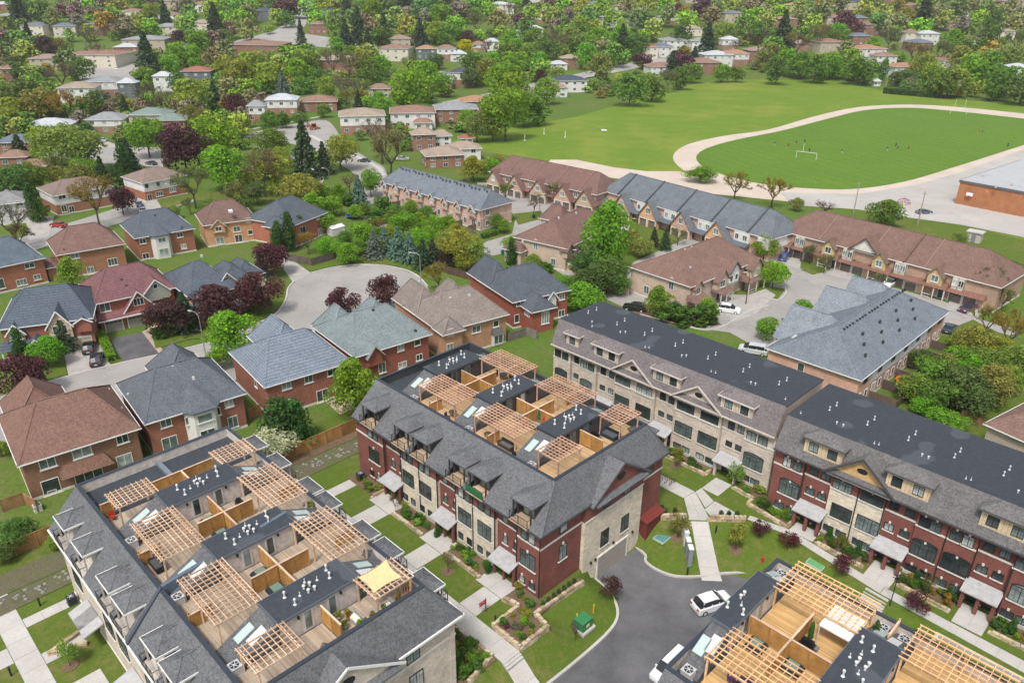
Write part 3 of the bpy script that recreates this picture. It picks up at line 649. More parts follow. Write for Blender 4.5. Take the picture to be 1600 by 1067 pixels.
def dormer_balcony(t, uc, vE, zf, sgn, white, wallm, wallc, roofc, rail=True, cloth=None, w=3.0, fcol=(.50, .38, .27)):
    "recessed balcony dormer; sgn=+1 faces -v"
    S = sgn; a, b = uc-w/2+.16, uc+w/2-.16; zt = 11.22
    def Y(d): return vE+d*S
    m = MB()
    def bx(u0, u1, d0, d1, z0, z1): m.box(u0, u1, Y(d0), Y(d1), z0, z1)
    bx(a, a+.14, 1.15, 3.0, zf-.3, zt); bx(b-.14, b, 1.15, 3.0, zf-.3, zt); bx(a+.15, b-.15, 1.75, 1.9, zf, zt)
    bx(a, a+.14, .45, .6, zf, zt); bx(b-.14, b, .45, .6, zf, zt); bx(a-.14, a-.01, -.02, 1.6, zf-.2, zf+.1); bx(b+.01, b+.14, -.02, 1.6, zf-.2, zf+.1)
    d = t.part('dormer', m, wallm, wallc)
    r = MB(); o = .2; z1 = zt+.04; A, B_, C, D_ = (a-o, Y(.4), z1), (b+o, Y(.4), z1), (b+o, Y(2.75), z1), (a-o, Y(2.75), z1); rp = (uc, Y(1.75), z1+.8); rq = (uc, Y(3.95), z1+.8)
    for q in ([A, B_, rp], [B_, C, rq, rp], [D_, A, rp, rq], [A, D_, C, B_], [C, D_, rq]): r.poly(q if S > 0 else q[::-1])
    for p, q in ((A, rp), (B_, rp), (rp, rq)): r.bar(p, q, .16, .05)
    t.part('dormer_roof', r, 'shingle', roofc, d)
    f = MB(); e0 = Y(.4); f.box(a-o-.06, b+o+.06, e0-.07*S, e0-.003*S, z1-.15, z1+.03); f.box(a-o-.07, a-o-.003, e0, Y(2.75), z1-.15, z1+.03); f.box(b+o+.003, b+o+.07, e0, Y(2.75), z1-.15, z1+.03)
    t.part('fascia', f, 'paint', white, d)
    fl = MB().box(a, b, Y(-.12), Y(1.8), zf-.08, zf+.04); t.part('balcony_floor', fl, 'wood', fcol, d)
    g = MB(); zr = zf+.04
    for u in (a+.03, (a+b)/2, b-.03): g.box(u-.025, u+.025, Y(-.08), Y(-.03), zr, zr+1.02)
    g.box(a, b, Y(-.08), Y(-.03), zr+1.0, zr+1.05); g.box(a, b, Y(-.08), Y(-.03), zr+.08, zr+.12)
    for i in range(12): u = a+(b-a)*(i+.5)/12; g.box(u-.01, u+.01, Y(-.065), Y(-.045), zr+.1, zr+1.0)
    for u in (a+.03, b-.03): g.box(u-.02, u+.02, Y(-.05), Y(.6), zr+1.0, zr+1.04)
    t.part('railing', g, 'paint', BLACK, d)
    if cloth: t.part('railing_screen', MB().box(a, b, Y(-.11), Y(-.09), zf+.08, zf+1.02), 'fabric', cloth, d)
    window(t, uc-.1, Y(1.74), zf+1.15, 1.6, 2.0, 0 if S > 0 else 2, 'd', BLACK, d)
    return d
def pergola(label, u0, u1, v0, v1, zd, col, group='timber pergolas on the roof terraces', posts=None):
    t = townT('pergola', label, 'pergola', (u0+u1)/2, (v0+v1)/2, zd, group); zt = 2.4; uc, vc = (u0+u1)/2, (v0+v1)/2
    U = [u0+.12, u1-.12] if u1-u0 < 4.5 else [u0+.12, uc, u1-.12]
    pm = _g('post', lambda m: m.box(-.07, .07, -.07, .07, 0, 2.25))
    for u in U:
        for v in (v0+.25, v1-.25): t.inst('post', pm, u, v, .0, color=col)
    L = round(u1-u0, 1); Wd = round(v1-v0, 1)
    bm = _g('beam%s' % L, lambda m: m.box(-L/2, L/2, -.05, .05, 0, .2), 'beam'); rm = _g('raf%s' % Wd, lambda m: m.box(-.024, .024, -Wd/2-.1, Wd/2+.1, 0, .14), 'rafter'); sm = _g('slat%s' % L, lambda m: m.box(-L/2-.1, L/2+.1, -.024, .024, 0, .09), 'slat')
    for v in (v0+.25, v1-.25): t.inst('beam', bm, uc, v, 2.12, color=col)
    n = max(5, round(L/.52))
    for i in range(n+1): t.inst('rafter', rm, u0+(u1-u0)*i/n, vc, 2.322, color=col)
    n = max(6, round(Wd/.52))
    for i in range(n+1): t.inst('slat', sm, uc, v0+(v1-v0)*i/n, 2.464, color=tuple(c*1.12 for c in col))
    return t
_gc = {}
def _g(k, fn, nm=None, mat='wood'):
    if k not in _gc: m = MB(); fn(m); _gc[k] = m.mesh(nm or k, [mat] if isinstance(mat, str) else mat)
    return _gc[k]
def privacy(label, a, b, zd, col, h=1.85, n=None):
    "board screen from a to b in (u, v): posts, panels and cap"
    (u0, v0), (u1, v1) = a, b; L = math.dist(a, b); ang = math.atan2(v1-v0, u1-u0); n = n or max(1, round(L/1.55)); t = townT('privacy_screen', label, 'fence', (u0+u1)/2, (v0+v1)/2, zd, 'board privacy screens on the roof terraces')
    w = L/n; pm = _g('pp', lambda m: m.box(-.06, .06, -.06, .06, 0, h+.02), 'post'); bw = round(w-.14, 2)
    def pan(m):
        k = 9
        for i in range(k): z = .12+i*(h-.16)/k; m.box(-bw/2, bw/2, -.02, .02, z+.01, z+(h-.16)/k-.012)
    qm = _g('pn%s_%s' % (bw, h), pan, 'panel')
    for i in range(n+1): t.inst('post', pm, u0+(u1-u0)*i/n, v0+(v1-v0)*i/n, 0, ang, color=col)
    for i in range(n): t.inst('panel', qm, u0+(u1-u0)*(i+.5)/n, v0+(v1-v0)*(i+.5)/n, 0, ang, color=col)
    cm = _g('cap%.2f' % L, lambda m: m.box(-L/2-.08, L/2+.08, -.085, .085, h+.022, h+.07), 'cap'); t.inst('cap', cm, (u0+u1)/2, (v0+v1)/2, 0, ang, color=(.62, .45, .33))
    return t
def ac_unit(label, u, v, z, rz=0, group='air conditioners', cc=(.45, .46, .46)):
    t = townT('air_conditioner', label, 'air conditioner', u, v, z, group)
    b = _g('acb', lambda m: (m.box(-.42, .42, -.42, .42, .06, .8), m.box(-.45, .45, -.45, .45, .8, .86), m.box(-.46, .46, -.46, .46, 0, .06)), 'casing', 'paint')
    f = _g('acf', lambda m: (m.cyl(0, 0, .862, .875, .36, 16, m=0)), 'fan_guard', 'rough')
    g = _g('ach', lambda m: (m.cyl(0, 0, .876, .91, .09, 8), [m.bar((.05*math.cos(a), .05*math.sin(a), .885), (.35*math.cos(a+.5), .35*math.sin(a+.5), .885), .05, .02) for a in [i*math.pi/3 for i in range(6)]]), 'fan_blades', 'paint')
    t.inst('casing', b, u, v, 0, color=cc); t.inst('fan_guard', f, u, v, 0, color=(.03, .03, .035)); t.inst('fan_blades', g, u, v, 0, color=(.5, .5, .5)); return t
def roof_hatch(t, u, v, z, w=1.05, d=1.05):
    t.part('skylight', MB().hull([(u-w/2, v-d/2, z+.42), (u+w/2, v-d/2, z+.42), (u+w/2, v+d/2, z+.42), (u-w/2, v+d/2, z+.42)], [(u-w/2-.25, v-d/2-.25, z), (u+w/2+.25, v-d/2-.25, z), (u+w/2+.25, v+d/2+.25, z), (u-w/2-.25, v+d/2+.25, z)]), 'rough', (.03, .035, .04)).name
    o = t.part('pane', MB().box(u-w/2+.08, u+w/2-.08, v-d/2+.08, v+d/2-.08, z+.42, z+.46), 'skylight_glass', (.16, .24, .2))
ZD = 11.45; ZP = 12.5; ZB = 13.9
def terrace_block(name, label, u0, u1, vE, vP, vQ, vF, boxes, boxv, dark, facade_fn, deckcol, pergcol, roofc=SHG, uEnd=None, dor=(), dor2=()):
    """u0..u1 ends at roof parapets, uEnd the eave beyond u1; vE/vF the two long eaves, vP/vQ the two long parapets;
    boxes: centres of the stair towers"""
    uc, vc = (u0+u1)/2, (vE+vF)/2; t = townT(name, label, 'townhouse block', uc, vc)
    ue = uEnd if uEnd is not None else u1
    wallm, wallc = ('siding', DSD) if dark else ('rough', (.50, .455, .415))
    # core body
    t.part('core', MB().box(u0+.05, (ue-.55) if uEnd else u1-.05, vE+1.0, vF-1.0, -3.2, 8.7), 'brick' if dark else 'stone', BRK if dark else STC)
    t.part('upper_core', MB().box(u0+.05, u1-.15, vP+.6, vQ-.6, 8.7, ZD-.4), 'rough', (.1, .1, .1))
    # mansard slopes
    m = MB(); ZE = 8.8; a = .25
    cutslope(m, [(u0, vE, ZE), (ue, vE, ZE), (u1, vP, ZP), (u0, vP, ZP)], [(c-1.36, c+1.36) for c in dor], 11.2)
    if uEnd: m.poly([(ue, vE, ZE), (ue, vF, ZE), (u1, vQ, ZP), (u1, vP, ZP)])
    cutslope(m, [(ue, vF, ZE), (u0, vF, ZE), (u0, vQ, ZP), (u1, vQ, ZP)], [(c-1.36, c+1.36) for c in dor2], 11.2)
    m.poly([(u0, vE, ZE-.15), (u0, vF, ZE-.15), (ue, vF, ZE-.15), (ue, vE, ZE-.15)])
    m.poly([(u0, vE, ZE-.15), (u0, vE, ZE), (u0, vP, ZP), (u0, vQ, ZP), (u0, vF, ZE), (u0, vF, ZE-.15)])
    if not uEnd: m.poly([(u1, vF, ZE-.15), (u1, vF, ZE), (u1, vQ, ZP), (u1, vP, ZP), (u1, vE, ZE), (u1, vE, ZE-.15)])
    if uEnd: m.bar((ue, vE, ZE), (u1, vP, ZP), .3, .06); m.bar((ue, vF, ZE), (u1, vQ, ZP), .3, .06)
    t.part('mansard_roof', m, 'shingle', roofc)
    f = MB(); fc = (.06, .06, .065) if dark else WHITE
    f.box(u0, ue+.1, vE-.14, vE-.003, ZE-.2, ZE+.01).box(u0, ue+.1, vF+.003, vF+.14, ZE-.2, ZE+.01)
    if uEnd: f.box(ue+.003, ue+.14, vE, vF, ZE-.2, ZE+.01)
    t.part('gutter', f, 'paint', fc)
    # parapet
    p = MB(); w = .22; zi = ZD-.2
    p.box(u0+.003, u1, vP+.004, vP+w, zi, ZP).box(u0+.003, u1, vQ-w, vQ-.004, zi, ZP).box(u0+.004, u0+w, vP+w, vQ-w, zi, ZP).box(u1-w, u1-.004, vP+w, vQ-w, zi, ZP)
    t.part('parapet', p, 'siding' if dark else 'rough', (.06, .065, .07) if dark else (.55, .50, .45))
    c = MB(); z1, z2 = ZP+.004, ZP+.075; k = .07
    c.box(u0-k, u1+k, vP-k, vP+w+k, z1, z2).box(u0-k, u1+k, vQ-w-k, vQ+k, z1, z2).box(u0-k, u0+w+k, vP+w+k, vQ-w-k, z1, z2).box(u1-w-k, u1+k, vP+w+k, vQ-w-k, z1, z2)
    t.part('coping', c, 'paint', (.035, .045, .06))
    # flat roof under the decks
    t.part('roof_membrane', MB().box(u0+w, u1-w, vP+w, vQ-w, ZD-.25, ZD-.1), 'membrane', MEM)
    b0, b1 = boxv; vm = (b0+b1)/2
    for i, ub in enumerate(boxes):
        x0, x1 = max(ub-1.63, u0+.25), ub+1.63
        bx = t.part('stair_tower', MB().box(x0+.12, x1-.12, b0+.12, b1-.12, ZD-.12, ZB-.25), wallm, wallc)
        t.part('tower_roof', MB().box(x0, x1, b0, b1, ZB-.22, ZB), 'membrane', MEM, bx)
        e = MB().box(x0-.05, x1+.05, b0-.05, b0-.003, ZB-.26, ZB+.03).box(x0-.05, x1+.05, b1+.003, b1+.05, ZB-.26, ZB+.03).box(x0-.05, x0-.003, b0, b1, ZB-.26, ZB+.03).box(x1+.003, x1+.05, b0, b1, ZB-.26, ZB+.03)
        t.part('fascia', e, 'paint', (.05, .06, .075) if dark else (.12, .14, .17), bx)
        vents(t, (x0+x1)/2, vm, ZB, n=11 if x1-x0 > 2.5 else 5)
        for S, ve in ((-1, b0), (1, b1)):
            vo = ve+S*4.3; zt = ZB-.35; zl = ZD+.12
            s = MB(); A = [(x0+.15, ve+S*.02, zt), (x1-.15, ve+S*.02, zt), (x1-.15, vo, zl), (x0+.15, vo, zl)]
            B0 = [(x, y, ZD-.1) for x, y, z in A]
            s.hull(A if S < 0 else A, B0) if S < 0 else s.hull(A[::-1], B0[::-1])
            if S < 0: s.f = s.f; 
            sl = t.part('stair_roof', s, 'shingle', tuple(q*.9 for q in roofc))
            for fl in sl.data.polygons: pass
            for q in (.32, .68):
                uu = x0+(x1-x0)*q; y1, y2 = ve+S*(1.2 if q < .5 else .75), ve+S*(2.7 if q < .5 else 2.2)
                zz = lambda y: zt+(zl-zt)*abs(y-ve)/4.3+.09
                T4 = [(uu-.42, y1, zz(y1)), (uu+.42, y1, zz(y1)), (uu+.42, y2, zz(y2)), (uu-.42, y2, zz(y2))]
                if S > 0: T4 = T4[::-1]
                t.part('skylight', MB().hull(T4, [(x, y, z-.2) for x, y, z in T4]), 'skylight_glass', (.42, .52, .50) if q < .5 else (.62, .64, .62))
                T5 = [(x+(-.07 if x < uu else .07), y+(.08 if abs(y-ve) > 2 else -.08)*S, z-.04) for x, y, z in T4]
                t.part('skylight_kerb', MB().hull(T5, [(x, y, z-.2) for x, y, z in T5]), 'rough', (.12, .13, .13))
        # doors out to the decks
        for face, xx in ((1, x1-.12), (3, x0+.12)):
            if face == 3 and x0 < ub-1.7: continue
            for dv in (-1.15, 1.15):
                dm = MB(); s = 1 if face == 1 else -1; q = xx+s*.06
                dm.box(min(xx, q), max(xx, q), vm+dv-.5, vm+dv+.5, ZD, ZD+2.15)
                d = t.part('door', dm, 'paint', (.52, .5, .47) if not dark else (.12, .125, .13))
                t.part('pane', MB().box(min(q, q+s*.02), max(q, q+s*.02), vm+dv-.3, vm+dv+.3, ZD+.25, ZD+1.95), 'glass', None, d)
                t.part('wall_lamp', MB().box(min(xx, xx+s*.18), max(xx, xx+s*.18), vm+dv+.85*(1 if dv > 0 else -1)-.08, vm+dv+.85*(1 if dv > 0 else -1)+.08, ZD+1.75, ZD+2.0), 'paint', BLACK)
    # decks and screens between towers
    edges = [x for ub in boxes for x in (ub-1.63, ub+1.63)]
    gaps = [(boxes[i]+1.63, boxes[i+1]-1.63) for i in range(len(boxes)-1)]
    return t, gaps
def deckpair(t, x0, x1, vP, vQ, vm, col):
    for a, b in ((vP+.3, vm-.05), (vm+.05, vQ-.3)):
        t.part('deck', MB().box(x0+.05, x1-.05, a, b, ZD-.08, ZD), 'decking', col)
# ---------------- block B (middle, brick and stone)
def terr_things(bl, nm, boxes, u0, u1, vP, vQ, boxv, dark, pc, fc, deckc, left_end, right_end):
    b0, b1 = boxv; vm = (b0+b1)/2; out = []; n = len(boxes)
    ords = ['farthest', 'second farthest', 'third farthest', 'nearest']
    gaps = []
    if left_end is not None: gaps.append((left_end, boxes[0]-1.63, 'end'))
    for i in range(n-1): gaps.append((boxes[i]+1.63, boxes[i+1]-1.63, 'full'))
    if right_end is not None: gaps.append((boxes[-1]+1.63, right_end, 'end'))
    for gi, (x0, x1, kind) in enumerate(gaps):
        deckpair(bl, x0, x1, vP, vQ, vm, deckc)
        w = x1-x0; p0, p1 = (x0+.06, x1-.06)
        if kind == 'end' and gi == 0: p0 = x0-.3; p1 = x1-.05
        if kind == 'end' and gi > 0: p1 = min(x1, x0+3.15)
        where = 'at the far end' if gi == 0 and left_end is not None else ('at the near end' if kind == 'end' else 'between stair towers')
        pergola('timber pergola on the left side of %s %s' % (nm, where), p0, p1, b0-3.6, b0+.35, ZD, pc)
        pergola('timber pergola on the right side of %s %s' % (nm, where), p0, p1, b1-.45, b1+3.45, ZD, pc)
        privacy('long privacy screen along the middle of %s %s' % (nm, where), (x0+.1, vm), (x1-.35, vm), ZD, fc)
        if kind == 'full':
            mu = (x0+x1)/2
            privacy('short cross screen on the left deck of %s' % nm, (mu, b0+1.2), (mu, vm-.15), ZD, fc); privacy('short cross screen on the right deck of %s' % nm, (mu, vm+.15), (mu, b1-.8), ZD, fc)
            privacy('small screen at the left parapet of %s' % nm, (mu, vP+.35), (mu, vP+2.2), ZD, fc, 1.5, 1); privacy('small screen at the right parapet of %s' % nm, (mu, vQ-2.2), (mu, vQ-.35), ZD, fc, 1.5, 1)
            roof_hatch(bl, x0+1.65, vm-.85, ZD); roof_hatch(bl, mu+.85, vm-.85, ZD)
    for i, ub in enumerate(boxes):
        privacy('small screen beside a stair roof on the left side of %s' % nm, (ub+1.0 if i or 1 else ub, vP+.35), (ub+1.0, vP+2.5), ZD, fc, 1.5, 1) if ub+1.6 < u1 and False else None
BX = [-69.95, -59.7, -49.45]
def facB(t):
    v = 46.62
    facade(t, [(-75.15, -69.25, BR, BR, 0), (-69.2, -65.75, BR, BR, -.45), (-65.7, -58.85, ST, BR, 0), (-58.8, -55.55, BR, BR, -.45), (-55.5, -49.05, ST, BR, 0), (-49.0, -45.65, BR, BR, -.45), (-45.6, -42.2, BR, BR, 0)], v, -1.2, 8.75)
    for c in (-67.1, -56.95, -46.95):
        canopy(t, c-1.75, c+1.65, v+.4); doors(t, (c-.75, c+.75), v+.45, .05)
        m = MB(); 
        for u in (c-1.5, c, c+1.5): m.box(u-.13, u+.13, v-.75, v-.5, 0, 2.55)
        t.part('porch_pillars', m, 'brick', BRK)
        for du in (-.85, .8): window(t, c+du, v+.45, 4.45, .55, 1.0, 0, 'ks', BLACK); window(t, c+du, v+.45, 7.35, .7, 1.2, 0, 'k', BLACK)
    for u, st in ((-71.5, 'g'), (-64.4, 'g'), (-61.1, 'g'), (-54.0, 'g'), (-50.7, 'g'), (-44.0, 'g')):
        brick = u in (-71.5, -44.0)
        window(t, u, v, 4.2, 2.1, 1.95, 0, 'gs'+('k' if brick else ''), BLACK)
        for du in (-.75, .75): window(t, u+du, v, 1.15, .65, .8, 0, 's'+('k' if brick else ''), BLACK); window(t, u+du*.75, v, 7.35, .85, 1.25, 0, 'k' if brick else '', BLACK)
    for u in (-69.22, -65.72, -62.2, -58.82, -55.52, -52.6, -49.02, -45.62, -42.25):
        t.part('downpipe', MB().box(u-.05, u+.05, v-.1, v+.0-.004, .2, 8.6), 'paint', BLACK)
DB = (-71.8, -65.2, -61.65, -55.1, -51.6, -44.85)
DA1 = (-74.25, -69.05, -62.5, -58.95, -52.5, -48.95, -43.3); DA2 = (-74.2, -69.1, -62.6, -59.1, -52.5, -48.85, -42.9)
B, _ = terrace_block('townhouse_block', 'four storey red brick and cream stone townhouse block with roof pergolas in the centre', -75.2, -43.95, 46.05, 50.35, 66.55, 68.55, BX, (55.25, 62.65), True, None, DECKB, WOODP, SHG, uEnd=-41.75, dor=DB, dor2=DB)
facB(B)
for i, c in enumerate(DB): dormer_balcony(B, c, 46.0, 8.8, 1, SHG, 'siding', DSD, SHG, cloth=(.03, .14, .05) if i == 4 else None)
for c in DB: dormer_balcony(B, c, 68.6, 8.8, -1, SHG, 'siding', DSD, SHG)
terr_things(B, 'the brick block roof', BX, -75.2, -43.95, 50.35, 66.55, (55.25, 62.65), True, WOODP, WOODG, DECKB, None, -44.2)
# north-east and end walls of B
v = 68.0
facade(B, [(-75.15, -42.2, BR, BR, 0)], v, -2.8, 8.75, sgn=-1)
def end_wall(t, u, v0, v1, spec, z0, ztop, band=6.55):
    for a, b, lo, up, fo in spec:
        for za, zb, (mat, col) in ((z0, band, lo), (band, ztop, up)):
            t.part('wall', MB().box(u-.6, u+fo, a, b, za, zb-.002), mat, col)
        t.part('band_course', MB().box(u+fo-.01, u+fo+.07, a-.03, b+.03, band-.1, band+.12), 'paint2')
end_wall(B, -42.25, 46.7, 68.0, [(46.65, 53.2, BR, BR, 0), (53.25, 63.75, ST, BR, .45), (63.8, 67.95, BR, BR, 0)], -3.0, 8.75)
window(B, -42.25, 50.2, 4.3, 1.1, 1.9, 1, 'gks', BLACK); window(B, -42.25, 50.2, 7.6, 1.1, 1.1, 1, 'k', BLACK)
for y in (56.9, 60.6): window(B, -41.8, y, 2.6, 1.3, 2.1, 1, 'gs', BLACK); window(B, -41.8, y, 7.5, 1.1, 1.1, 1, 'g', BLACK)
window(B, -42.25, 65.6, 7.4, 1.0, 1.2, 1, 'g', BLACK)
gd = MB()
for i in range(5): gd.box(-41.8, -41.72, 55.95, 61.25, -2.55+i*.55, -2.55+i*.55+.52)
g_ = B.part('garage_door', gd, 'paint', (.34, .31, .275)); B.part('door_frame', MB().box(-41.8, -41.66, 55.75, 55.94, -2.6, .4).box(-41.8, -41.66, 61.26, 61.45, -2.6, .4).box(-41.8, -41.66, 55.94, 61.26, .22, .42), 'paint2', None, g_)
for y in (54.6, 55.4, 62.3, 58.6): B.part('wall_lamp', MB().box(-41.8, -41.6, y-.1, y+.1, .2 if y != 58.6 else .8, .5 if y != 58.6 else 1.1), 'paint', BLACK)
# gable over the garage
def end_gable(t, ue, vc, hw, z0, zr, depth, wallmat, roofc, fcol):
    m = MB(); m.poly([(ue+.05, vc-hw, z0), (ue+.05, vc+hw, z0), (ue+.05, vc, zr)]); t.part('gable_wall', m, *wallmat)
    r = MB(); o = .35; k = (zr-z0)/hw
    for s in (-1, 1):
        A = [(ue+o, vc+s*(hw+.5), z0-.5*k+.12), (ue-depth*.15, vc+s*(hw+.5), z0-.5*k+.12), (ue-depth, vc, zr+.12), (ue+o, vc, zr+.12)]
        r.hull(A if s < 0 else A[::-1], [(x, y, z-.14) for x, y, z in (A if s < 0 else A[::-1])])
    t.part('gable_roof', r, 'shingle', roofc)
    f = MB()
    for s in (-1, 1): f.bar((ue+o+.04, vc+s*(hw+.55), z0-.55*k+.06), (ue+o+.04, vc, zr+.06), .1, .22)
    t.part('bargeboard', f, 'paint', fcol)
    n = MB(); n.poly([(ue+.08, vc+.62*math.cos(a), z0+(zr-z0)*.45+.36*math.sin(a)) for a in [i*math.pi/8 for i in range(16)]]); n.poly([(ue+.075, vc+.74*math.cos(a), z0+(zr-z0)*.45+.47*math.sin(a)) for a in [i*math.pi/8 for i in range(16)]]); t.part('oval_vent', n, 'paint', BLACK)
    t.part('gable_skirt', MB().hull([(ue+.6, vc-hw, z0-.35), (ue+.6, vc+hw, z0-.35), (ue, vc+hw, z0+.1), (ue, vc-hw, z0+.1)], [(ue+.6, vc-hw, z0-.5), (ue+.6, vc+hw, z0-.5), (ue, vc+hw, z0-.3), (ue, vc-hw, z0-.3)]), 'shingle', roofc)
end_gable(B, -41.6, 58.9, 4.6, 8.8, 11.9, 3.2, ('brick', BRK), SHG, (.08, .08, .085))
ac_unit('air conditioner on the brick block roof beside the front pergola', -48.0, 51.1, ZD)
ac_unit('air conditioner on the brick block roof beside the middle left pergola', -58.2, 51.1, ZD); ac_unit('air conditioner at the far left parapet of the brick block', -68.5, 51.1, ZD)
# ---------------- block A (lower left, stucco)
AX = [-67.1, -56.85, -46.55]
A, _ = terrace_block('townhouse_block', 'beige stucco and stone townhouse block with roof pergolas at the lower left', -77.7, -41.4, 11.1, 14.5, 30.95, 33.6, AX, (19.2, 26.65), False, None, DECKG, (.58, .42, .30), SHG, uEnd=-39.5, dor=DA1, dor2=DA2)
facade(A, [(-77.6, -39.95, SC2, SC2, 0)], 11.7, -.5, 8.75); facade(A, [(-77.6, -39.95, SC2, SC2, 0)], 33.0, -.5, 8.75, sgn=-1)
end_wall(A, -40.0, 11.7, 33.0, [(11.7, 33.0, SC2, SC2, 0)], -3.0, 8.75)
for c in (-74.0, -65.3, -61.8, -55.3, -51.9, -45.2, -41.9):
    window(A, c, 11.7, 4.2, 2.1, 1.9, 0, 'gs', BLACK)
    for du in (-.6, .6): window(A, c+du, 11.7, 7.4, .85, 1.2, 0, '', BLACK)
for c in (-70.3, -69.0, -58.5, -48.6): canopy(A, c-1.6, c+1.6, 11.65, 2.75, 1.9)
doors(A, (-70.6, -58.9, -49), 11.68, .05)
for c in DA1: dormer_balcony(A, c, 11.15, 8.8, 1, WHITE, 'rough', (.46, .43, .40), SHG, w=2.95, fcol=(.5, .46, .42))
for c in DA2: dormer_balcony(A, c, 33.6, 8.8, -1, WHITE, 'rough', (.50, .46, .43), SHG, w=2.95, fcol=(.5, .46, .42))
terr_things(A, 'the stucco block roof', AX, -77.7, -41.4, 14.5, 30.95, (19.2, 26.65), False, (.58, .42, .30), WOODG, DECKG, -71.45, -41.65)
privacy('tall privacy screen across the far end of the stucco block roof', (-71.5, 19.9), (-71.5, 26.2), ZD, WOODG); privacy('screen by the left parapet at the far end of the stucco roof', (-71.5, 14.9), (-71.5, 15.9), ZD, WOODG, 1.7, 1)
A.part('roof_divider', MB().box(-77.4, -71.6, 22.4, 22.9, ZD-.1, ZD+.28), 'paint', (.16, .19, .23)); A.part('party_wall', MB().hull([(-56.95, 14.7, ZP+.35), (-56.6, 14.7, ZP+.35), (-56.6, 26.7, ZB+.3), (-56.95, 26.7, ZB+.3)], [(-56.95, 14.7, ZD), (-56.6, 14.7, ZD), (-56.6, 26.7, ZD), (-56.95, 26.7, ZD)]), 'paint', (.10, .13, .17))
A.part('party_wall', MB().hull([(-56.95, 11.0, 9.0), (-56.6, 11.0, 9.0), (-56.6, 14.6, ZP+.3), (-56.95, 14.6, ZP+.3)], [(-56.95, 11.0, 8.7), (-56.6, 11.0, 8.7), (-56.6, 14.6, 9), (-56.95, 14.6, 9)]), 'paint', (.06, .07, .09))
end_gable(A, -39.4, 21.5, 4.8, 8.8, 11.9, 3.2, ('stone', STC), SHG, WHITE)
window(A, -39.98, 28.3, 7.5, 1.3, 1.3, 1, 'g', BLACK); window(A, -39.98, 28.5, 4.2, 1.4, 2.0, 1, 'gs', BLACK); window(A, -39.98, 16, 4.2, 1.4, 2.0, 1, 'gs', BLACK)
for u in (-65.4, -55.3, -45.1): ac_unit('air conditioner at the left parapet of the stucco block', u, 15.35, ZD)
# ---------------- block E (lower right)
EX = [-21.2, -10.94, -.68]
E_, _ = terrace_block('townhouse_block', 'beige townhouse block with bright timber pergolas cropped at the lower right', -21.75, 9.0, 34.6, 38.6, 56.0, 59.2, EX, (44.25, 51.8), False, None, (.56, .37, .17), (.68, .44, .25), SHG)
facade(E_, [(-21.7, 9, SC2, SC2, 0)], 58.6, -2.9, 8.75, sgn=-1); facade(E_, [(-21.7, 9, SC2, SC2, 0)], 35.2, -2.9, 8.75)
DK = (.56, .37, .17)
for i, (x0, x1) in enumerate(((-19.57, -12.57), (-9.31, -2.31))):
    nm = 'the lower right roof'+(' nearest the lane' if i == 0 else ' at the picture edge'); vm = 47.25
    deckpair(E_, x0, x1, 38.6, 56.0, vm, DK)
    pergola('bright timber pergola on the garden side of %s' % nm, x0+.02, x1, 50.95, 55.35, ZD, (.68, .44, .25)); pergola('bright timber pergola on the lane side of %s' % nm, x0, x1, 40.4, 44.5, ZD, (.68, .44, .25))
    mu = (x0+x1)/2
    privacy('long privacy screen dividing %s' % nm, (x0+.1, vm), (x1-.3, vm), ZD, WOODG); privacy('cross screen on the garden side of %s' % nm, (mu, vm+.15), (mu, 51.0), ZD, WOODG); privacy('cross screen on the lane side of %s' % nm, (mu, 44.0), (mu, vm-.15), ZD, WOODG)
    roof_hatch(E_, x0+1.2, vm-.85, ZD); roof_hatch(E_, mu+.8, vm-.85, ZD)
privacy('short screen between two air conditioners at the garden parapet', (-10.9, 53.4), (-10.9, 55.6), ZD, (.6, .42, .28), 1.6, 1)
for u, v, l in ((-20.5, 39.9, 'air conditioner at the lane corner of the lower right roof'), (-20.6, 54.85, 'air conditioner boxed in at the far corner of the lower right roof'), (-11.75, 54.9, 'air conditioner left of the short screen on the garden parapet'), (-10.05, 54.9, 'air conditioner right of the short screen on the garden parapet')): ac_unit(l, u, v, ZD)
# ================================================================ FLAT-ROOFED BLOCKS C AND D
def hip_dormer(t, u0, u1, v, z0, z1, nwin, wallc, roofc, fcol, wst='g'):
    m = MB(); m.box(u0+.3, u1-.3, v, v+2.2, z0, z1); d = t.part('dormer', m, 'cladding', wallc)
    r = MB(); z = z1; h = .75; dv = 2.4; A = [(u0, v-.35, z), (u1, v-.35, z), (u1, v+dv, z), (u0, v+dv, z)]; a = 1.3; p = (u0+a, v+.95, z+h); q = (u1-a, v+.95, z+h); p2 = (u0+a, v+dv, z+h); q2 = (u1-a, v+dv, z+h)
    r.poly([A[0], A[1], q, p]).poly([A[1], A[2], q2, q]).poly([A[3], A[0], p, p2]).poly([p, q, q2, p2]).poly([A[0], A[3], A[2], A[1]]).poly([A[2], A[3], p2, q2])
    t.part('dormer_roof', r, 'shingle', roofc, d); t.part('fascia', MB().box(u0-.07, u1+.07, v-.45, v-.353, z-.13, z+.04).box(u0-.07, u0-.003, v-.35, v+1.2, z-.13, z+.04).box(u1+.003, u1+.07, v-.35, v+1.2, z-.13, z+.04), 'paint', fcol, d)
    for i in range(nwin):
        u = u0+.3+(u1-u0-.6)*((i+.5)/nwin if nwin > 1 else .5); window(t, u, v, (z0+z1)/2-.05, 1.0, 1.15, 0, wst, BLACK, d)
        t.part('casing', MB().box(u-.68, u+.68, v-.02, v-.003, (z0+z1)/2-.78, (z0+z1)/2+.7), 'paint', wallc if fcol[0] < .3 else (.66, .6, .5), d)
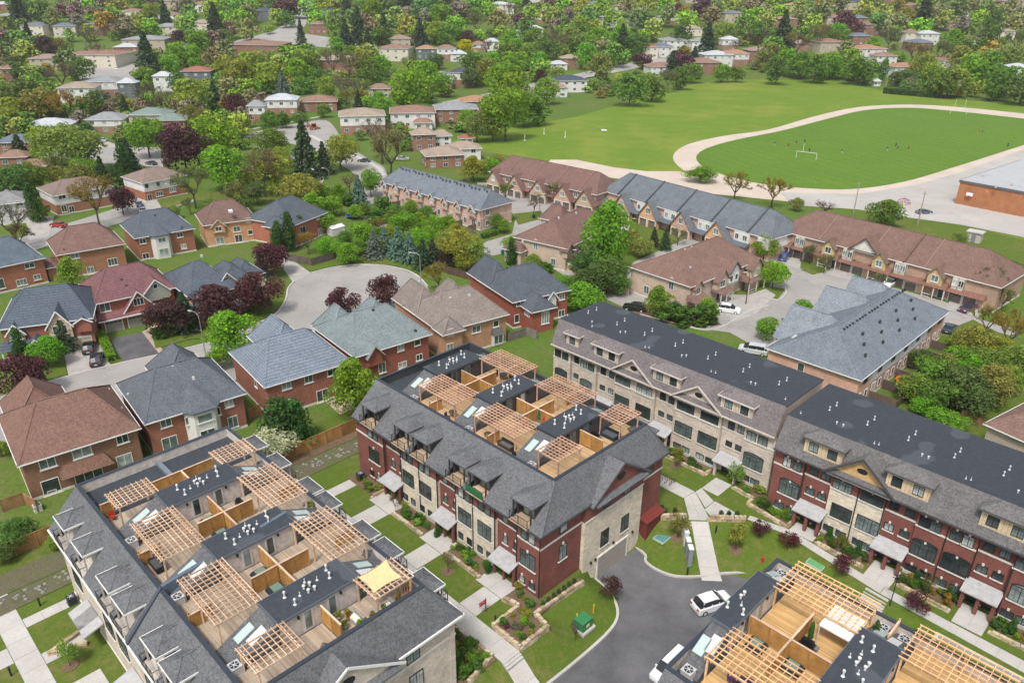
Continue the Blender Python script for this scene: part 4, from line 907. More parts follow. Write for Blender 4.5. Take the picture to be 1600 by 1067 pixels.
def front_gable(t, u0, u1, v, z0, zr, wallm, wallc, roofc, fcol, depth=2.6):
    uc = (u0+u1)/2; hw = (u1-u0)/2; m = MB(); m.poly([(u0, v+.35, z0), (u1, v+.35, z0), (uc, v+.35, zr-.1)]); t.part('gable_wall', m, wallm, wallc)
    r = MB()
    for s in (-1, 1):
        A = [(uc+s*(hw+.25), v-.1, z0-.1), (uc, v-.1, zr), (uc, v+depth, zr), (uc+s*(hw+.25), v+.3, z0-.1)]
        if s > 0: A = A[::-1]
        r.hull(A, [(x, y, z-.13) for x, y, z in A])
    t.part('gable_roof', r, 'shingle', roofc); f = MB()
    for s in (-1, 1): f.bar((uc+s*(hw+.3), v-.15, z0-.2), (uc, v-.15, zr-.03), .09, .24)
    t.part('bargeboard', f, 'paint', fcol); k = MB(); k.poly([(uc+.6*math.cos(a), v+.33, z0+(zr-z0)*.45+.36*math.sin(a)) for a in [-i*math.pi/8 for i in range(16)]]); t.part('oval_vent', k, 'paint', BLACK)
    t.part('gable_skirt', MB().hull([(u0+.2, v-.15, z0-.28), (u1-.2, v-.15, z0-.28), (u1-.5, v+.5, z0+.42), (u0+.5, v+.5, z0+.42)], [(u0+.2, v-.1, z0-.4), (u1-.2, v-.1, z0-.4), (u1-.5, v+.5, z0), (u0+.5, v+.5, z0)]), 'shingle', roofc)
def flat_block(label, u0, u1, vf, vE, vT, vB, wallspec, fcol, roofc, z0=-.6, ZE=8.8):
    t = townT('townhouse_block', label, 'townhouse block', (u0+u1)/2, (vf+vB)/2)
    t.part('core', MB().box(u0+.1, u1-.1, vf+.55, vB, z0, 8.7), 'rough', (.42, .37, .32))
    facade(t, wallspec, vf, z0, 8.75)
    m = MB(); m.poly([(u0, vE, ZE), (u1, vE, ZE), (u1, vT, ZP), (u0, vT, ZP)]); m.poly([(u0, vE, ZE), (u0, vE, ZE-.15), (u1, vE, ZE-.15), (u1, vE, ZE)][::1]); m.poly([(u0, vE, ZE-.15), (u0, vf+1, ZE-.15), (u1, vf+1, ZE-.15), (u1, vE, ZE-.15)])
    t.part('mansard_roof', m, 'shingle', roofc)
    e = MB(); e.poly([(u1, vE, ZE-.15), (u1, vB+.3, ZE-.15), (u1, vB+.3, ZP-.1), (u1, vT, ZP-.1), (u1, vE, ZE)]); e.poly([(u0, vE, ZE), (u0, vT, ZP-.1), (u0, vB+.3, ZP-.1), (u0, vB+.3, ZE-.15), (u0, vE, ZE-.15)]); e.poly([(u0, vB+.3, -1), (u0, vB+.3, ZP-.1), (u1, vB+.3, ZP-.1), (u1, vB+.3, -1)]); e.poly([(u1-.08, vf+.7, z0), (u1-.08, vB+.3, z0), (u1-.08, vB+.3, ZE), (u1-.08, vf+.7, ZE)])
    t.part('gable_end_wall', e, 'siding', (.45, .38, .33))
    t.part('flat_roof', MB().box(u0-.05, u1+.05, vT, vB+.5, ZP-.1, ZP+.03), 'membrane', (.040, .046, .056))
    t.part('gutter', MB().box(u0, u1, vE-.14, vE-.003, ZE-.18, ZE+.01), 'paint', fcol)
    return t
Cw = [(-71.9, -68.45, SC2, SC2, 0), (-68.4, -66.55, SC2, SC2, -.4), (-66.5, -63.35, SC2, SC2, 0), (-63.3, -59.85, SC2, SC2, -.4), (-59.8, -52.75, SC2, SC2, 0), (-52.7, -49.35, SC2, SC2, -.4), (-49.3, -42.15, SC2, SC2, 0), (-42.1, -38.75, SC2, SC2, -.4), (-38.7, -34.5, SC2, SC2, 0)]
C = flat_block('beige stone townhouse block with a grey mansard and flat dark roof right of the centre', -72.0, -34.45, 81.15, 80.6, 82.3, 92.0, Cw, (.55, .49, .43), (.165, .15, .15))
for u, w_, st in ((-71.0, 1.1, 'd'), (-69.5, 1.1, 'd'), (-65.8, 1.1, 'd'), (-64.35, 1.1, 'd'), (-58.35, 2.5, 'gs'), (-54.55, 2.5, 'gs'), (-47.65, 2.6, 'gs'), (-43.9, 2.6, 'gs'), (-37.75, 1.25, 'ds'), (-36.15, 1.25, 'ds')): window(C, u, 81.15, 7.25, w_, 1.25, 0, st, BLACK)
for u in (-67.5, -62.3, -60.7, -51.65, -50.2, -40.85, -39.45): window(C, u, 81.55, 7.4, .8, 1.2, 0, 'd', BLACK); window(C, u, 81.55, 4.5, .75, .7, 0, 'ds', BLACK)
for u, w_, st in ((-70.25, 2.4, 'gas'), (-65.2, 2.2, 'gas'), (-58.3, 2.5, 'gs'), (-54.5, 2.5, 'gs'), (-47.65, 2.7, 'gs'), (-43.85, 2.8, 'gs'), (-37.0, 2.7, 'gas')): window(C, u, 81.15, 3.85 if 'a' not in st else 3.6, w_, 1.75, 0, st, BLACK)
for u in (-58.9, -57.6, -55.2, -53.9, -48.3, -46.9, -44.6, -43.1, -37.7, -36.3): window(C, u, 81.15, .95, 1.15, .7, 0, 'ds', BLACK)
for c in (-61.55, -51.0, -40.1): canopy(C, c-1.75, c+1.75, 81.4, 2.75, 2.0); doors(C, (c-.7, c+.8), 81.55, .05); C.part('porch_pillars', MB().box(c-1.6, c-1.3, 79.9, 80.2, 0, 2.5).box(c+1.3, c+1.6, 79.9, 80.2, 0, 2.5), 'stone', STC)
for a, b, n in ((-69.6, -66.6, 1), (-64.2, -59.1, 2), (-53.55, -48.5, 2), (-42.85, -37.7, 2)): hip_dormer(C, a, b, 81.0, 9.7, 11.5, n, (.58, .50, .42), (.165, .15, .15), (.6, .53, .47))
for a, b in ((-60.1, -52.9), (-49.6, -42.0)): front_gable(C, a, b, 80.55, 8.85, 11.6, 'stone', STC, (.165, .15, .15), (.6, .53, .47))
for u in (-68.4, -63.3, -59.8, -52.7, -49.35, -42.15, -38.7): C.part('downpipe', MB().box(u-.05, u+.05, 81.03, 81.146, .2, 8.6), 'paint', (.5, .45, .4))
Dw = [(-33.3, -29.55, BR, BR, 0), (-29.5, -26.25, BR, BR, -.4), (-26.2, -20.05, ST, BR, 0), (-20.0, -16.65, BR, BR, -.4), (-16.6, -10.55, BR, BR, 0), (-10.5, -7.15, BR, BR, -.4), (-7.1, 1.5, BR, BR, 0)]
D = flat_block('long dark red brick townhouse block with a flat dark roof at the right edge', -33.4, 4.0, 78.95, 78.4, 80.6, 91.4, Dw, (.07, .07, .075), (.135, .13, .13))
for u, w_, st in ((-31.7, .95, 'dsk'), (-30.4, .95, 'dsk'), (-24.9, 2.1, 'gsk'), (-21.5, 2.4, 'gsk'), (-15.85, 1.0, 'gsk'), (-14.7, 1.0, 'gsk'), (-12.7, 1.0, 'gsk'), (-11.5, 1.0, 'gsk'), (-6.0, 2.1, 'gsk'), (-2.4, 2.2, 'gsk')): window(D, u, 78.95, 7.3, w_, 1.25, 0, st, BLACK)
for u in (-28.5, -27.05, -19.2, -17.5, -9.65, -8.15): window(D, u, 79.35, 7.5, .95, 1.15, 0, 'gk', BLACK); window(D, u, 79.35, 4.5, .95, .75, 0, 'dsk', BLACK)
for u, w_, st in ((-30.9, 2.4, 'gask'), (-24.4, 2.3, 'gs'), (-21.3, 2.5, 'gs'), (-15.2, 2.5, 'gask'), (-12.0, 2.6, 'gask'), (-5.4, 2.6, 'gask'), (-1.8, 2.6, 'gask')): window(D, u, 78.95, 3.75, w_, 1.8, 0, st, BLACK)
for u in (-31.7, -30.2, -25.4, -23.9, -21.9, -20.75, -15.9, -14.4, -12.8, -11.3, -6.3, -4.9): window(D, u, 78.95, .95, 1.05, .75, 0, 'gsk', BLACK)
for c in (-27.65, -18.3, -8.85): canopy(D, c-1.8, c+1.75, 79.2, 2.75, 2.0); doors(D, (c-.75, c+.75), 79.35, .05); D.part('porch_pillars', MB().box(c-1.65, c-1.3, 77.5, 77.85, 0, 2.5).box(c-.17, c+.17, 77.5, 77.85, 0, 2.5).box(c+1.3, c+1.65, 77.5, 77.85, 0, 2.5), 'brick', BRK)
for a, b in ((-30.4, -25.3), (-20.9, -15.8), (-11.45, -6.3), (-2, 3)): hip_dormer(D, a, b, 78.95, 9.7, 11.75, 2, (.62, .50, .33), (.135, .13, .13), (.09, .09, .09))
front_gable(D, -26.9, -19.3, 78.35, 8.85, 12.1, 'rough', (.55, .36, .17), (.135, .13, .13), (.07, .07, .07))
for u in (-29.52, -23.0, -20.02, -13.5, -10.5, -7.1): D.part('downpipe', MB().box(u-.05, u+.05, 78.83, 78.946, .2, 8.6), 'paint', BLACK)
def rooftop_vents(t, L):
    for px, py, k in L:
        u, v = PUV(px, py, ZP); 
        if v > 80.7: t.inst('vent_pipe', _vent(k), u, v, ZP+.03, color=(.55, .56, .57), scale=(.64, .68, .68))
rooftop_vents(C, [(887, 493, 0), (919, 490, 1), (932, 485, 1), (925, 505, 2), (925, 512, 2), (964, 508, 1), (976, 502, 1), (969, 521, 2), (977, 521, 2), (1007, 524, 1), (1019, 518, 1), (1008, 543, 0), (1014, 544, 0), (1055, 541, 1), (1067, 536, 1), (1065, 558, 2), (1072, 558, 2), (1106, 561, 1), (1118, 555, 1), (1111, 581, 0), (1118, 583, 0), (1161, 581, 1), (1171, 574, 1), (1173, 600, 2), (1180, 602, 2), (1217, 601, 1), (1229, 595, 1), (1227, 624, 0)])
rooftop_vents(D, [(1251, 646, 0), (1296, 641, 1), (1307, 634, 1), (1307, 663, 2), (1317, 667, 2), (1355, 664, 1), (1366, 656, 1), (1366, 693, 0), (1373, 695, 0), (1419, 688, 1), (1430, 679, 1), (1440, 713, 2), (1450, 717, 2), (1491, 715, 1), (1500, 706, 1), (1509, 748, 0), (1517, 750, 0), (1568, 743, 1), (1577, 734, 1), (1590, 770, 2)])
# ================================================================ DETACHED HOUSES AND ROWHOUSES
RB1 = (.235, .115, .072); RB2 = (.26, .11, .075); RBO = (.37, .215, .135); SLT = (.085, .10, .12); NAVY = (.075, .088, .108); BRN = (.155, .098, .082); TAU = (.205, .175, .155); GRN = (.175, .21, .215); MAR = (.20, .095, .095)
class House(T):
    def __init__(s, label, A, Bp, D, rc, wc, roof='shingle', wall='brick', ze=5.6, ix=4.2, h=4.2, name='brick_house', cat='house', ov=.45, group=None, fc=WHITE, z0=0, W_=None, hipax='x', zb=None):
        a = P(*A, ze); b = P(*Bp, ze); w = math.dist(a[:2], b[:2]) if W_ is None else W_; ang = math.atan2(b[1]-a[1], b[0]-a[0])
        T.__init__(s, name, label, cat, (a[0], a[1], 0), ang, (0, 0), group)
        # move the empty to the middle of the base
        cx, cy = w/2, D/2; ox, oy = a[0]+cx*math.cos(ang)-cy*math.sin(ang), a[1]+cx*math.sin(ang)+cy*math.cos(ang)
        s.e.location = (ox, oy, 0); s.loc = (ox, oy, 0); s.off = (cx, cy); s.W, s.D, s.ze, s.rc, s.wc, s.rm, s.wm, s.fc, s.ov = w, D, ze, rc, wc, roof, wall, fc, ov
        o = ov; s.x0, s.x1, s.y0, s.y1 = o, w-o, o, D-o
        s.wallpart = s.part('wall', MB().box(s.x0, s.x1, s.y0, s.y1, -.5, ze-.1), wall, wc)
        if h:
            r = MB().hip(s.x0, s.x1, s.y0, s.y1, ze, h, ix, ix, ov, hipax); s.roofpart = s.part('roof', r, roof, rc)
            s.part('gutter', MB().eaves(s.x0, s.x1, s.y0, s.y1, ze, ov), 'paint', fc)
            s.part('plinth', MB().box(s.x0-.04, s.x1+.04, s.y0-.04, s.y0, -.4, .35).box(s.x1, s.x1+.04, s.y0, s.y1, -.4, .35).box(s.x0-.04, s.x0, s.y0, s.y1, -.4, .35), 'paint2')
    def onface(s, px, py, y):
        "x and z where the view ray of a pixel meets the plane local y"
        w = ray(px, py); c, n = math.cos(s.rz), math.sin(s.rz); ox, oy = s.loc[:2]
        dy = -w[0]*n+w[1]*c; oyl = (-(0-ox)*-n if 0 else 0)
        px0, py0 = -ox, -oy; lx0, ly0 = px0*c+py0*n+s.off[0], -px0*n+py0*c+s.off[1]; dx = w[0]*c+w[1]*n
        t = (y-ly0)/dy; return lx0+dx*t, CAMH+w[2]*t
    def onside(s, px, py, x):
        w = ray(px, py); c, n = math.cos(s.rz), math.sin(s.rz); ox, oy = s.loc[:2]
        lx0, ly0 = -ox*c-oy*n+s.off[0], ox*n-oy*c+s.off[1]; dx, dy = w[0]*c+w[1]*n, -w[0]*n+w[1]*c
        t = (x-lx0)/dx; return ly0+dy*t, CAMH+w[2]*t
    def local(s, px, py, z):
        a = P(px, py, z); c, n = math.cos(s.rz), math.sin(s.rz); x, y = a[0]-s.loc[0], a[1]-s.loc[1]; return x*c+y*n+s.off[0], -x*n+y*c+s.off[1]
    def wins(s, L, y=None, col=WHITE):
        for q in L:
            px, py, w, h = q[:4]; st = q[4] if len(q) > 4 else ('d' if w > 1 else ''); yy = s.y0 if y is None else y
            x, z = s.onface(px, py, yy); x = max(s.x0+w/2+.15, min(s.x1-w/2-.15, x)) if y is None else x; z = max(h/2+.1, z); window(s, x, yy, z, w, h, 0, st+'s', col)
    def sidewins(s, side, L, col=WHITE):
        x = s.x1 if side == 1 else s.x0
        for y, z, w, h in L: window(s, x, y, z, w, h, side, ('d' if w > 1 else '')+'s', col)
    def wing(s, x0, x1, y0, y1, ze=None, h=None, kind='hip', wc=None, axis='y', ix=None, wall=None):
        ze = ze or s.ze; w = (x1-x0 if axis == 'y' else y1-y0); h = h or w/2*.62; a = ix if ix is not None else (w/2*.95)
        s.part('wing_wall', MB().box(x0, x1, y0, y1, -.5, ze-.12), wall or s.wm, wc or s.wc)
        s.part('wing_roof', MB().hip(x0, x1, y0, y1, ze+.004, h, a, a, s.ov, axis), s.rm, s.rc)
        s.part('gutter', MB().eaves(x0, x1, y0, y1, ze+.004, s.ov), 'paint', s.fc)
    def gable(s, xc, w, yf, depth, z0, rise, wc=None, wall=None, bot=None, trim=WHITE, ov=.35, win=None):
        "gable facing the front (-y): wall with a ridge running back"
        a, b = xc-w/2, xc+w/2
        if bot is None and yf > -.2: yf = -.14; bot = z0-2.0; w += .3; a, b = xc-w/2, xc+w/2
        zb = bot if bot is not None else z0
        if zb < z0: s.part('gable_wall', MB().box(a, b, yf+.002, yf+1.2, zb, z0-.002), wall or s.wm, wc or s.wc)
        s.part('gable', MB().hull([(xc, yf, z0+rise), (xc, yf, z0+rise+.01), (xc, yf+.5, z0+rise+.01), (xc, yf+.5, z0+rise)], [(a, yf, z0), (b, yf, z0), (b, yf+.5, z0), (a, yf+.5, z0)]) if 0 else MB().poly([(a, yf, z0), (b, yf, z0), (xc, yf, z0+rise)]), wall or s.wm, wc or s.wc)
        r = MB(); k = rise/(w/2); e = .4
        for sg in (-1, 1):
            A = [(xc+sg*(w/2+e), yf-ov, z0-e*k+.1), (xc, yf-ov, z0+rise+.1), (xc, yf+depth, z0+rise+.1), (xc+sg*(w/2+e), yf+depth, z0-e*k+.1)]
            if sg > 0: A = A[::-1]
            r.hull(A, [(x, y, z-.12) for x, y, z in A])
        s.part('gable_roof', r, s.rm, s.rc); f = MB()
        for sg in (-1, 1): f.bar((xc+sg*(w/2+e), yf-ov-.04, z0-e*k), (xc, yf-ov-.04, z0+rise), .08, .2)
        s.part('bargeboard', f, 'paint', trim)
        if win: window(s, xc, yf, win[0], win[1], win[2], 0, win[3] if len(win) > 3 else 'ds', WHITE)
    def garage(s, x, y, w=2.5, h=2.1, z=0, col=(.25, .22, .19), face=0):
        m = MB(); n = 4
        for i in range(n): m.box(x-w/2, x+w/2, y-.05, y-.003, z+h*i/n+.01, z+h*(i+1)/n-.015)
        d = s.part('garage_door', m, 'paint', col); m = MB()
        for i in range(4): u = x-w/2+w*(i+.5)/4; m.box(u-w*.1, u+w*.1, y-.07, y-.05, z+h*.78, z+h*.92)
        s.part('pane', m, 'glass', None, d); s.part('door_frame', MB().box(x-w/2-.12, x-w/2, y-.08, y-.003, z, z+h+.12).box(x+w/2, x+w/2+.12, y-.08, y-.003, z, z+h+.12).box(x-w/2, x+w/2, y-.08, y-.003, z+h, z+h+.12), 'paint', s.fc, d)
    def door(s, x, y, w=1.0, h=2.1, z=.1, col=(.05, .06, .07)):
        d = s.part('door', MB().box(x-w/2, x+w/2, y-.06, y-.003, z, z+h), 'paint', col); s.part('door_frame', MB().box(x-w/2-.1, x-w/2, y-.1, y-.003, z, z+h+.1).box(x+w/2, x+w/2+.1, y-.1, y-.003, z, z+h+.1).box(x-w/2, x+w/2, y-.1, y-.003, z+h, z+h+.1), 'paint', s.fc, d)
    def caps(s, pts, z=None, col=(.5, .5, .48)):
        "roof vents near the ridge from pixels"
        me = _g('roofvent', lambda m: m.hull([(-.16, -.16, .22), (.16, -.16, .22), (.16, .16, .22), (-.16, .16, .22)], [(-.22, -.22, -.35), (.22, -.22, -.35), (.22, .22, -.35), (-.22, .22, -.35)]), 'roof_vent', 'paint')
        for px, py in pts:
            zz = s.ze+2; 
            for _ in range(8):
                x, y = s.local(px, py, zz); d = min(y, s.D-y, x*1.0, (s.W-x)*1.0); zz = s.ze+max(0, min(d, s.D/2))*(4.2/(s.D/2)) if s.D > 0 else zz
            s.inst('roof_vent', me, x, y, zz+.08, 0, col)
    def skylight(s, px, py, zz=8.3, w=1.3, d=1.1):
        x, y = s.local(px, py, zz); s.part('skylight', MB().box(x-w/2, x+w/2, y-d/2, y+d/2, zz-.4, zz+.12), 'paint', (.7, .72, .72))
# 1 big brown-roofed house, lower left
H = House('large brown brick house with a brown shingle roof at the lower left edge', (27.5, 729), (220, 669), 15.4, (.18, .105, .082), (.205, .115, .075))
H.wing(1.2, 8.2, 10, 19.0, h=4.1, ix=2.8); H.wins([(74, 723, 1.7, 1.3), (128, 706, 2.1, 1.3), (191, 685, 1.3, 1.2), (80, 760, 1.9, 2.1, ''), (140, 746, 3.2, 1.9, 't'), (195, 719, 1.8, 1.7), (85, 780, .9, .45)])
x, z = H.onface(135, 722, H.y0); H.part('porch_roof', MB().hull([(x-2.6, H.y0-.1, z+.6), (x+2.2, H.y0-.1, z+.6), (x+1.6, H.y0, z+.9), (x-2.0, H.y0, z+.9)], [(x-3.3, H.y0-1.9, z-.35), (x+2.9, H.y0-1.9, z-.35), (x+2.9, H.y0, z-.35), (x-3.3, H.y0, z-.35)]), 'shingle', (.16, .09, .065))
H.caps([(51, 632), (65, 630), (78, 627), (91, 623), (103, 619), (119, 616), (139, 610), (170, 610), (190, 640)]); H.sidewins(1, [(5, 4, .8, 1.2), (10, 1.5, .8, 1.1)])
H1 = H
# 2
H = House('dark shingled red brick house with a white bay, behind the stucco block', (226, 663.5), (385, 614.5), 14.7, (.105, .118, .135), RB2)
H.wing(5.4, 12.0, 9, 17.4, h=4.0, ix=3.0); x, z = H.onface(316, 650, H.y0)
m = MB(); bw = 2.6; m.prism([(x-bw, H.y0+.3), (x-bw*.55, H.y0-1.3), (x+bw*.55, H.y0-1.3), (x+bw, H.y0+.3)], -.4, 5.5); by = H.part('bay', m, 'paint', (.62, .61, .58))
r = MB(); A0 = [(x-bw-.5, H.y0+.1, 5.6), (x-bw*.55-.2, H.y0-1.8, 5.6), (x+bw*.55+.2, H.y0-1.8, 5.6), (x+bw+.5, H.y0+.1, 5.6)]; ap = (x, H.y0+3.2, 7.9)
for i in range(3): r.poly([A0[i], A0[i+1], ap])
r.poly([A0[0], ap, (x-bw-.5, H.y0+3, 6.5)]).poly([A0[3], (x+bw+.5, H.y0+3, 6.5), ap]).poly([(a, b, c-.1) for a, b, c in A0][::-1]); H.part('bay_roof', r, 'shingle', H.rc, by)
window(H, x, H.y0-1.3, 4.3, 1.9, 1.1, 0, 's', WHITE, by); window(H, x, H.y0-1.3, 1.6, 1.9, 1.5, 0, 'ds', WHITE, by)
for q in (-1, 1): window(H, x+q*bw*.8, H.y0-.45, 4.2, .6, 1.1, 0, 's', WHITE)
H.wins([(259, 660, 1.3, 1.2), (265.5, 691, 1.9, 1.7), (357.5, 629, 1.1, 1.2), (364, 659, 1.3, 1.7)]); H.sidewins(1, [(4, 4.2, .7, 1), (9, 1.6, .7, 1)]); H.caps([(237, 582), (257, 578), (270, 574), (284, 570), (295, 567), (201, 617), (220, 628), (307, 615)])
# 3 metal tile
H = House('red brick house with a blue grey ribbed metal roof in the middle row', (413, 606), (550, 565), 15, (.17, .20, .24), RB2, roof='metal_tile')
H.wing(5.0, 11.4, 9, 18.6, h=4.0, ix=2.8); H.wins([(447.5, 602, 1.3, 1.1), (482, 592, 1.2, 1.1), (520, 581, 1.7, .9), (448, 633, 1.4, 1.7), (504.5, 621, 1.8, 2.0), (528, 605, .9, 1.0)]); H.sidewins(3, [(5, 4, .8, 1)])
p = MB()
for i in range(6):
    for j in range(4): p.box(9.2+j*.95, 10.1+j*.95, -4.6+i*.75, -3.9+i*.75, -.05, .05)
H.part('patio', p, 'rough', (.42, .33, .25))
# 4
H = House('red brick house with a light grey green shingle roof behind the middle block', (553.7, 559), (675, 522), 15.2, GRN, (.24, .085, .06))
H.wing(.7, 6.5, 9, 15.6, h=4.1, ix=2.8); H.wing(7.4, 12.6, 8.5, 14.6, h=4.0, ix=2.6); H.gable(3.6, 2.2, H.y0-.1, 2.2, 5.2, 1.5, trim=(.35, .3, .28)); H.wins([(587.5, 552, 1.1, 1.0), (626, 543, 1.1, 1.0), (652, 535, 1.0, .9), (597, 574, 1.2, 1.8), (629, 570, 1.5, 1.0), (655, 558, 1.1, 1.0)]); H.caps([(547, 496), (562, 492), (572, 489), (583, 486), (594, 482), (649, 516)], col=(.05, .05, .05))
# 5
H = House('orange brick house with a taupe hip roof behind the middle block', (687.5, 519.5), (796, 491), 14, TAU, RBO)
H.wing(.5, 5.6, 9, 18, h=4.2, ix=2.6); H.wing(6.6, 11.2, 8, 15.0, h=4.0, ix=2.6); H.wing(0.2, 3.8, -1.4+.45, 2, h=2.4); H.wins([(744, 514, 1.6, 1.2), (775, 505.5, 1.0, 1.1)]); H.wins([(703.7, 519, 1.0, 1.1), (703, 542, 1.1, 1.2)], y=-.95)
x, z = H.onface(776, 536, H.y0); H.part('bay', MB().box(x-1.1, x+1.1, H.y0-.6, H.y0, .2, 2.5), 'paint', (.6, .59, .56)); window(H, x, H.y0-.6, 1.4, 1.8, 1.6, 0, 'd', WHITE); H.part('bay_roof', MB().hull([(x-.9, H.y0-.2, 3.4), (x+.9, H.y0-.2, 3.4), (x+.9, H.y0, 3.4), (x-.9, H.y0, 3.4)], [(x-1.3, H.y0-.8, 2.5), (x+1.3, H.y0-.8, 2.5), (x+1.3, H.y0, 2.5), (x-1.3, H.y0, 2.5)]), 'metal', (.2, .18, .16))
H.caps([(640, 444), (655, 441), (733, 462), (704, 492), (682, 478)])
# 6
H = House('dark shingled red brick house beside the far end of the beige block', (801, 473), (892.5, 453), 14, (.082, .095, .112), (.26, .085, .055), W_=13.1)
H.wing(2.2, 6.9, -3.4, 2.0, ze=4.6, h=2.4); H.wing(.5, 5.6, 9, 18, h=4.2, ix=2.6); H.wins([(878, 464, 1.1, 1.0), (877, 491, 1.3, 1.5), (810, 474, .8, .9)]); H.wins([(852, 496, 1.5, 2.3, 't')], y=-3.4); window(H, 2.2, -1.6, 3.4, 1.6, .6, 3, 't', WHITE); window(H, 1.2, H.y0, 2.0, .9, 1.5, 0, 's', WHITE)
H.gable(8.7, 1.6, H.y0-.05, 1.5, 5.0, 1.2, wc=(.6, .6, .58), wall='paint')
H.caps([(775, 423), (792, 419), (800, 416), (758, 451), (798, 451)], col=(.06, .06, .06)); u = H.world(.9, -1.5)
# 7 navy metal tile house with cream gables
H = House('house with a navy tiled roof, cream gables and two garage doors at the left edge', (-6, 516), (145, 497), 15.5, (.085, .105, .13), RB2, roof='metal_tile', ix=4)
H.gable(9.3, 3.6, -.15, 5.2, 5.2, 2.6, wc=(.50, .40, .28), wall='rough', bot=2.7, win=(4.3, 2.1, 1.4, 'ts')); H.gable(2.6, 2.4, -.1, 3.2, 4.8, 1.5, wc=(.50, .40, .28), wall='rough', bot=3.2, win=(4.2, 1.5, 1.2, 'ds'))
H.part('porch_roof', MB().hull([(.3, H.y0, 3.3), (8.0, H.y0, 3.3), (8.0, H.y0+.1, 3.3), (.3, H.y0+.1, 3.3)], [(-.2, -2.3, 2.3), (7.6, -2.3, 2.3), (7.6, H.y0+.1, 2.3), (-.2, H.y0+.1, 2.3)]), 'metal_tile', (.075, .095, .12)); H.gable(5.6, 3.2, -2.3, 2.6, 2.4, 1.6, wc=(.50, .40, .28), wall='rough')
H.part('porch_post', MB().box(3.6, 3.8, -2.1, -1.9, 0, 2.3), 'paint', WHITE); H.part('porch_post', MB().box(.3, .5, -2.1, -1.9, 0, 2.3), 'paint', WHITE); H.door(2.2, H.y0)
H.garage(9.2, H.y0-.02, 2.5, 2.2, 0, (.52, .42, .28)); H.garage(12.3, H.y0-.02, 2.5, 2.2, 0, (.52, .42, .28)); H.part('stone_pier', MB().box(4.3, 7.2, -2.2, H.y0, 0, 2.3), 'rough', (.45, .38, .3))
H.sidewins(1, [(5, 3.8, .8, 1)]); H.gable(13.0, 2.0, H.y0-.1, 1.6, 5.3, .7)
# 8 maroon
H = House('red brick house with a maroon metal roof and grey double garage', (146, 476), (275, 449), 13.1, (.17, .085, .088), (.25, .085, .055), roof='metal_tile')
H.gable(7.4, 5.2, -.6, 6.5, 3.4, 3.3, bot=2.6, trim=WHITE, win=(4.6, 1.7, 1.3, 'tk')); H.gable(10.9, 4.0, .6, 4.0, 5.9, 2.2, wc=(.34, .36, .30), wall='siding', win=(6.7, .7, .8, ''))
H.wins([(164, 480, 1.6, 1.5)]); H.part('porch_roof', MB().hull([(.2, H.y0, 3.5), (11.5, H.y0, 3.5), (11.5, H.y0+.1, 3.5), (.2, H.y0+.1, 3.5)], [(-.2, -1.7, 2.6), (11.9, -1.7, 2.6), (11.9, H.y0+.1, 2.6), (-.2, H.y0+.1, 2.6)]), 'metal_tile', (.20, .095, .095)); H.part('gutter', MB().box(-.2, 11.9, -1.85, -1.7, 2.5, 2.68), 'paint', WHITE)
H.part('garage_wall', MB().box(.3, 8.8, -1.1, H.y0, 0, 2.6), 'brick', (.25, .085, .055)); H.garage(2.4, -1.1, 2.9, 2.2, 0, (.30, .28, .24)); H.garage(6.3, -1.1, 2.9, 2.2, 0, (.30, .28, .24)); H.door(9.6, H.y0, 1.0, 2.1, .1, (.6, .6, .58))
H.part('bay', MB().box(11.6, 13.4, -.1, H.y0, 4.2, 5.4), 'siding', (.36, .37, .34)); k = MB(); k.poly([(12.5+.4*math.cos(a), -.12, 4.8+.4*math.sin(a)) for a in [-i*math.pi/6 for i in range(12)]]); H.part('round_window', k, 'glass'); H.caps([(138, 437), (188, 430), (193, 429)], col=(.12, .07, .07))
# 9 navy gabled
H = House('tan brick house with a navy roof and stacked cream gables beside the purple trees', (297, 467), (380, 447), 16, (.082, .098, .12), (.40, .23, .14), W_=9.8)
H.gable(5.4, 6.6, -.5, 7, 3.2, 3.4, wc=(.50, .43, .33), wall='siding', bot=2.5, win=(4.0, 1.8, 1.0, 'ts')); H.gable(5.6, 3.6, -.7, 3.5, 5.0, 1.7, wc=(.50, .43, .33), wall='siding'); H.gable(8.3, 4.2, 2.6, 4, 5.7, 2.4, wc=(.50, .43, .33), wall='siding', bot=4.4)
H.wing(8.5, 15, 6, 15, ze=4.4, h=2.8); H.wing(13, 18.5, 10, 17.5, ze=3.6, h=2.6); H.gable(15.6, 3.0, 5.5, 3, 3.6, 2.0, wc=(.5, .43, .33), bot=.2, win=(2.0, 1.1, 1.5, 'ts')); H.part('porch_roof', MB().hull([(6, 0, 3.4), (14, 0, 3.4), (14, 5, 3.9), (6, 5, 3.9)], [(6, -1.5, 2.5), (13.6, -1.5, 2.5), (13.6, 5, 2.5), (6, 5, 2.5)]), 'shingle', (.082, .098, .12)); H.wing(-.2+.45, 2.2, -1.2, 3, ze=3.2, h=1.6)
H.caps([(290, 427), (315, 400), (320, 418)])
# 10
H = House('orange brick house with a pinkish brown roof and white skylight', (87.5, 399.5), (196, 381), 12.5, (.175, .105, .09), (.30, .15, .09)); H.wins([(117, 400, 1.5, 1.0), (176, 409, 1.8, 1.5, 't'), (142, 424, 1.3, 1.6)]); H.skylight(130, 356, 8.9, 1.9, 1.4); H.caps([(89, 372), (101, 395), (173, 366)], col=(.15, .1, .09)); H.wing(-2.2, .4, 1, 6, ze=3, h=1)
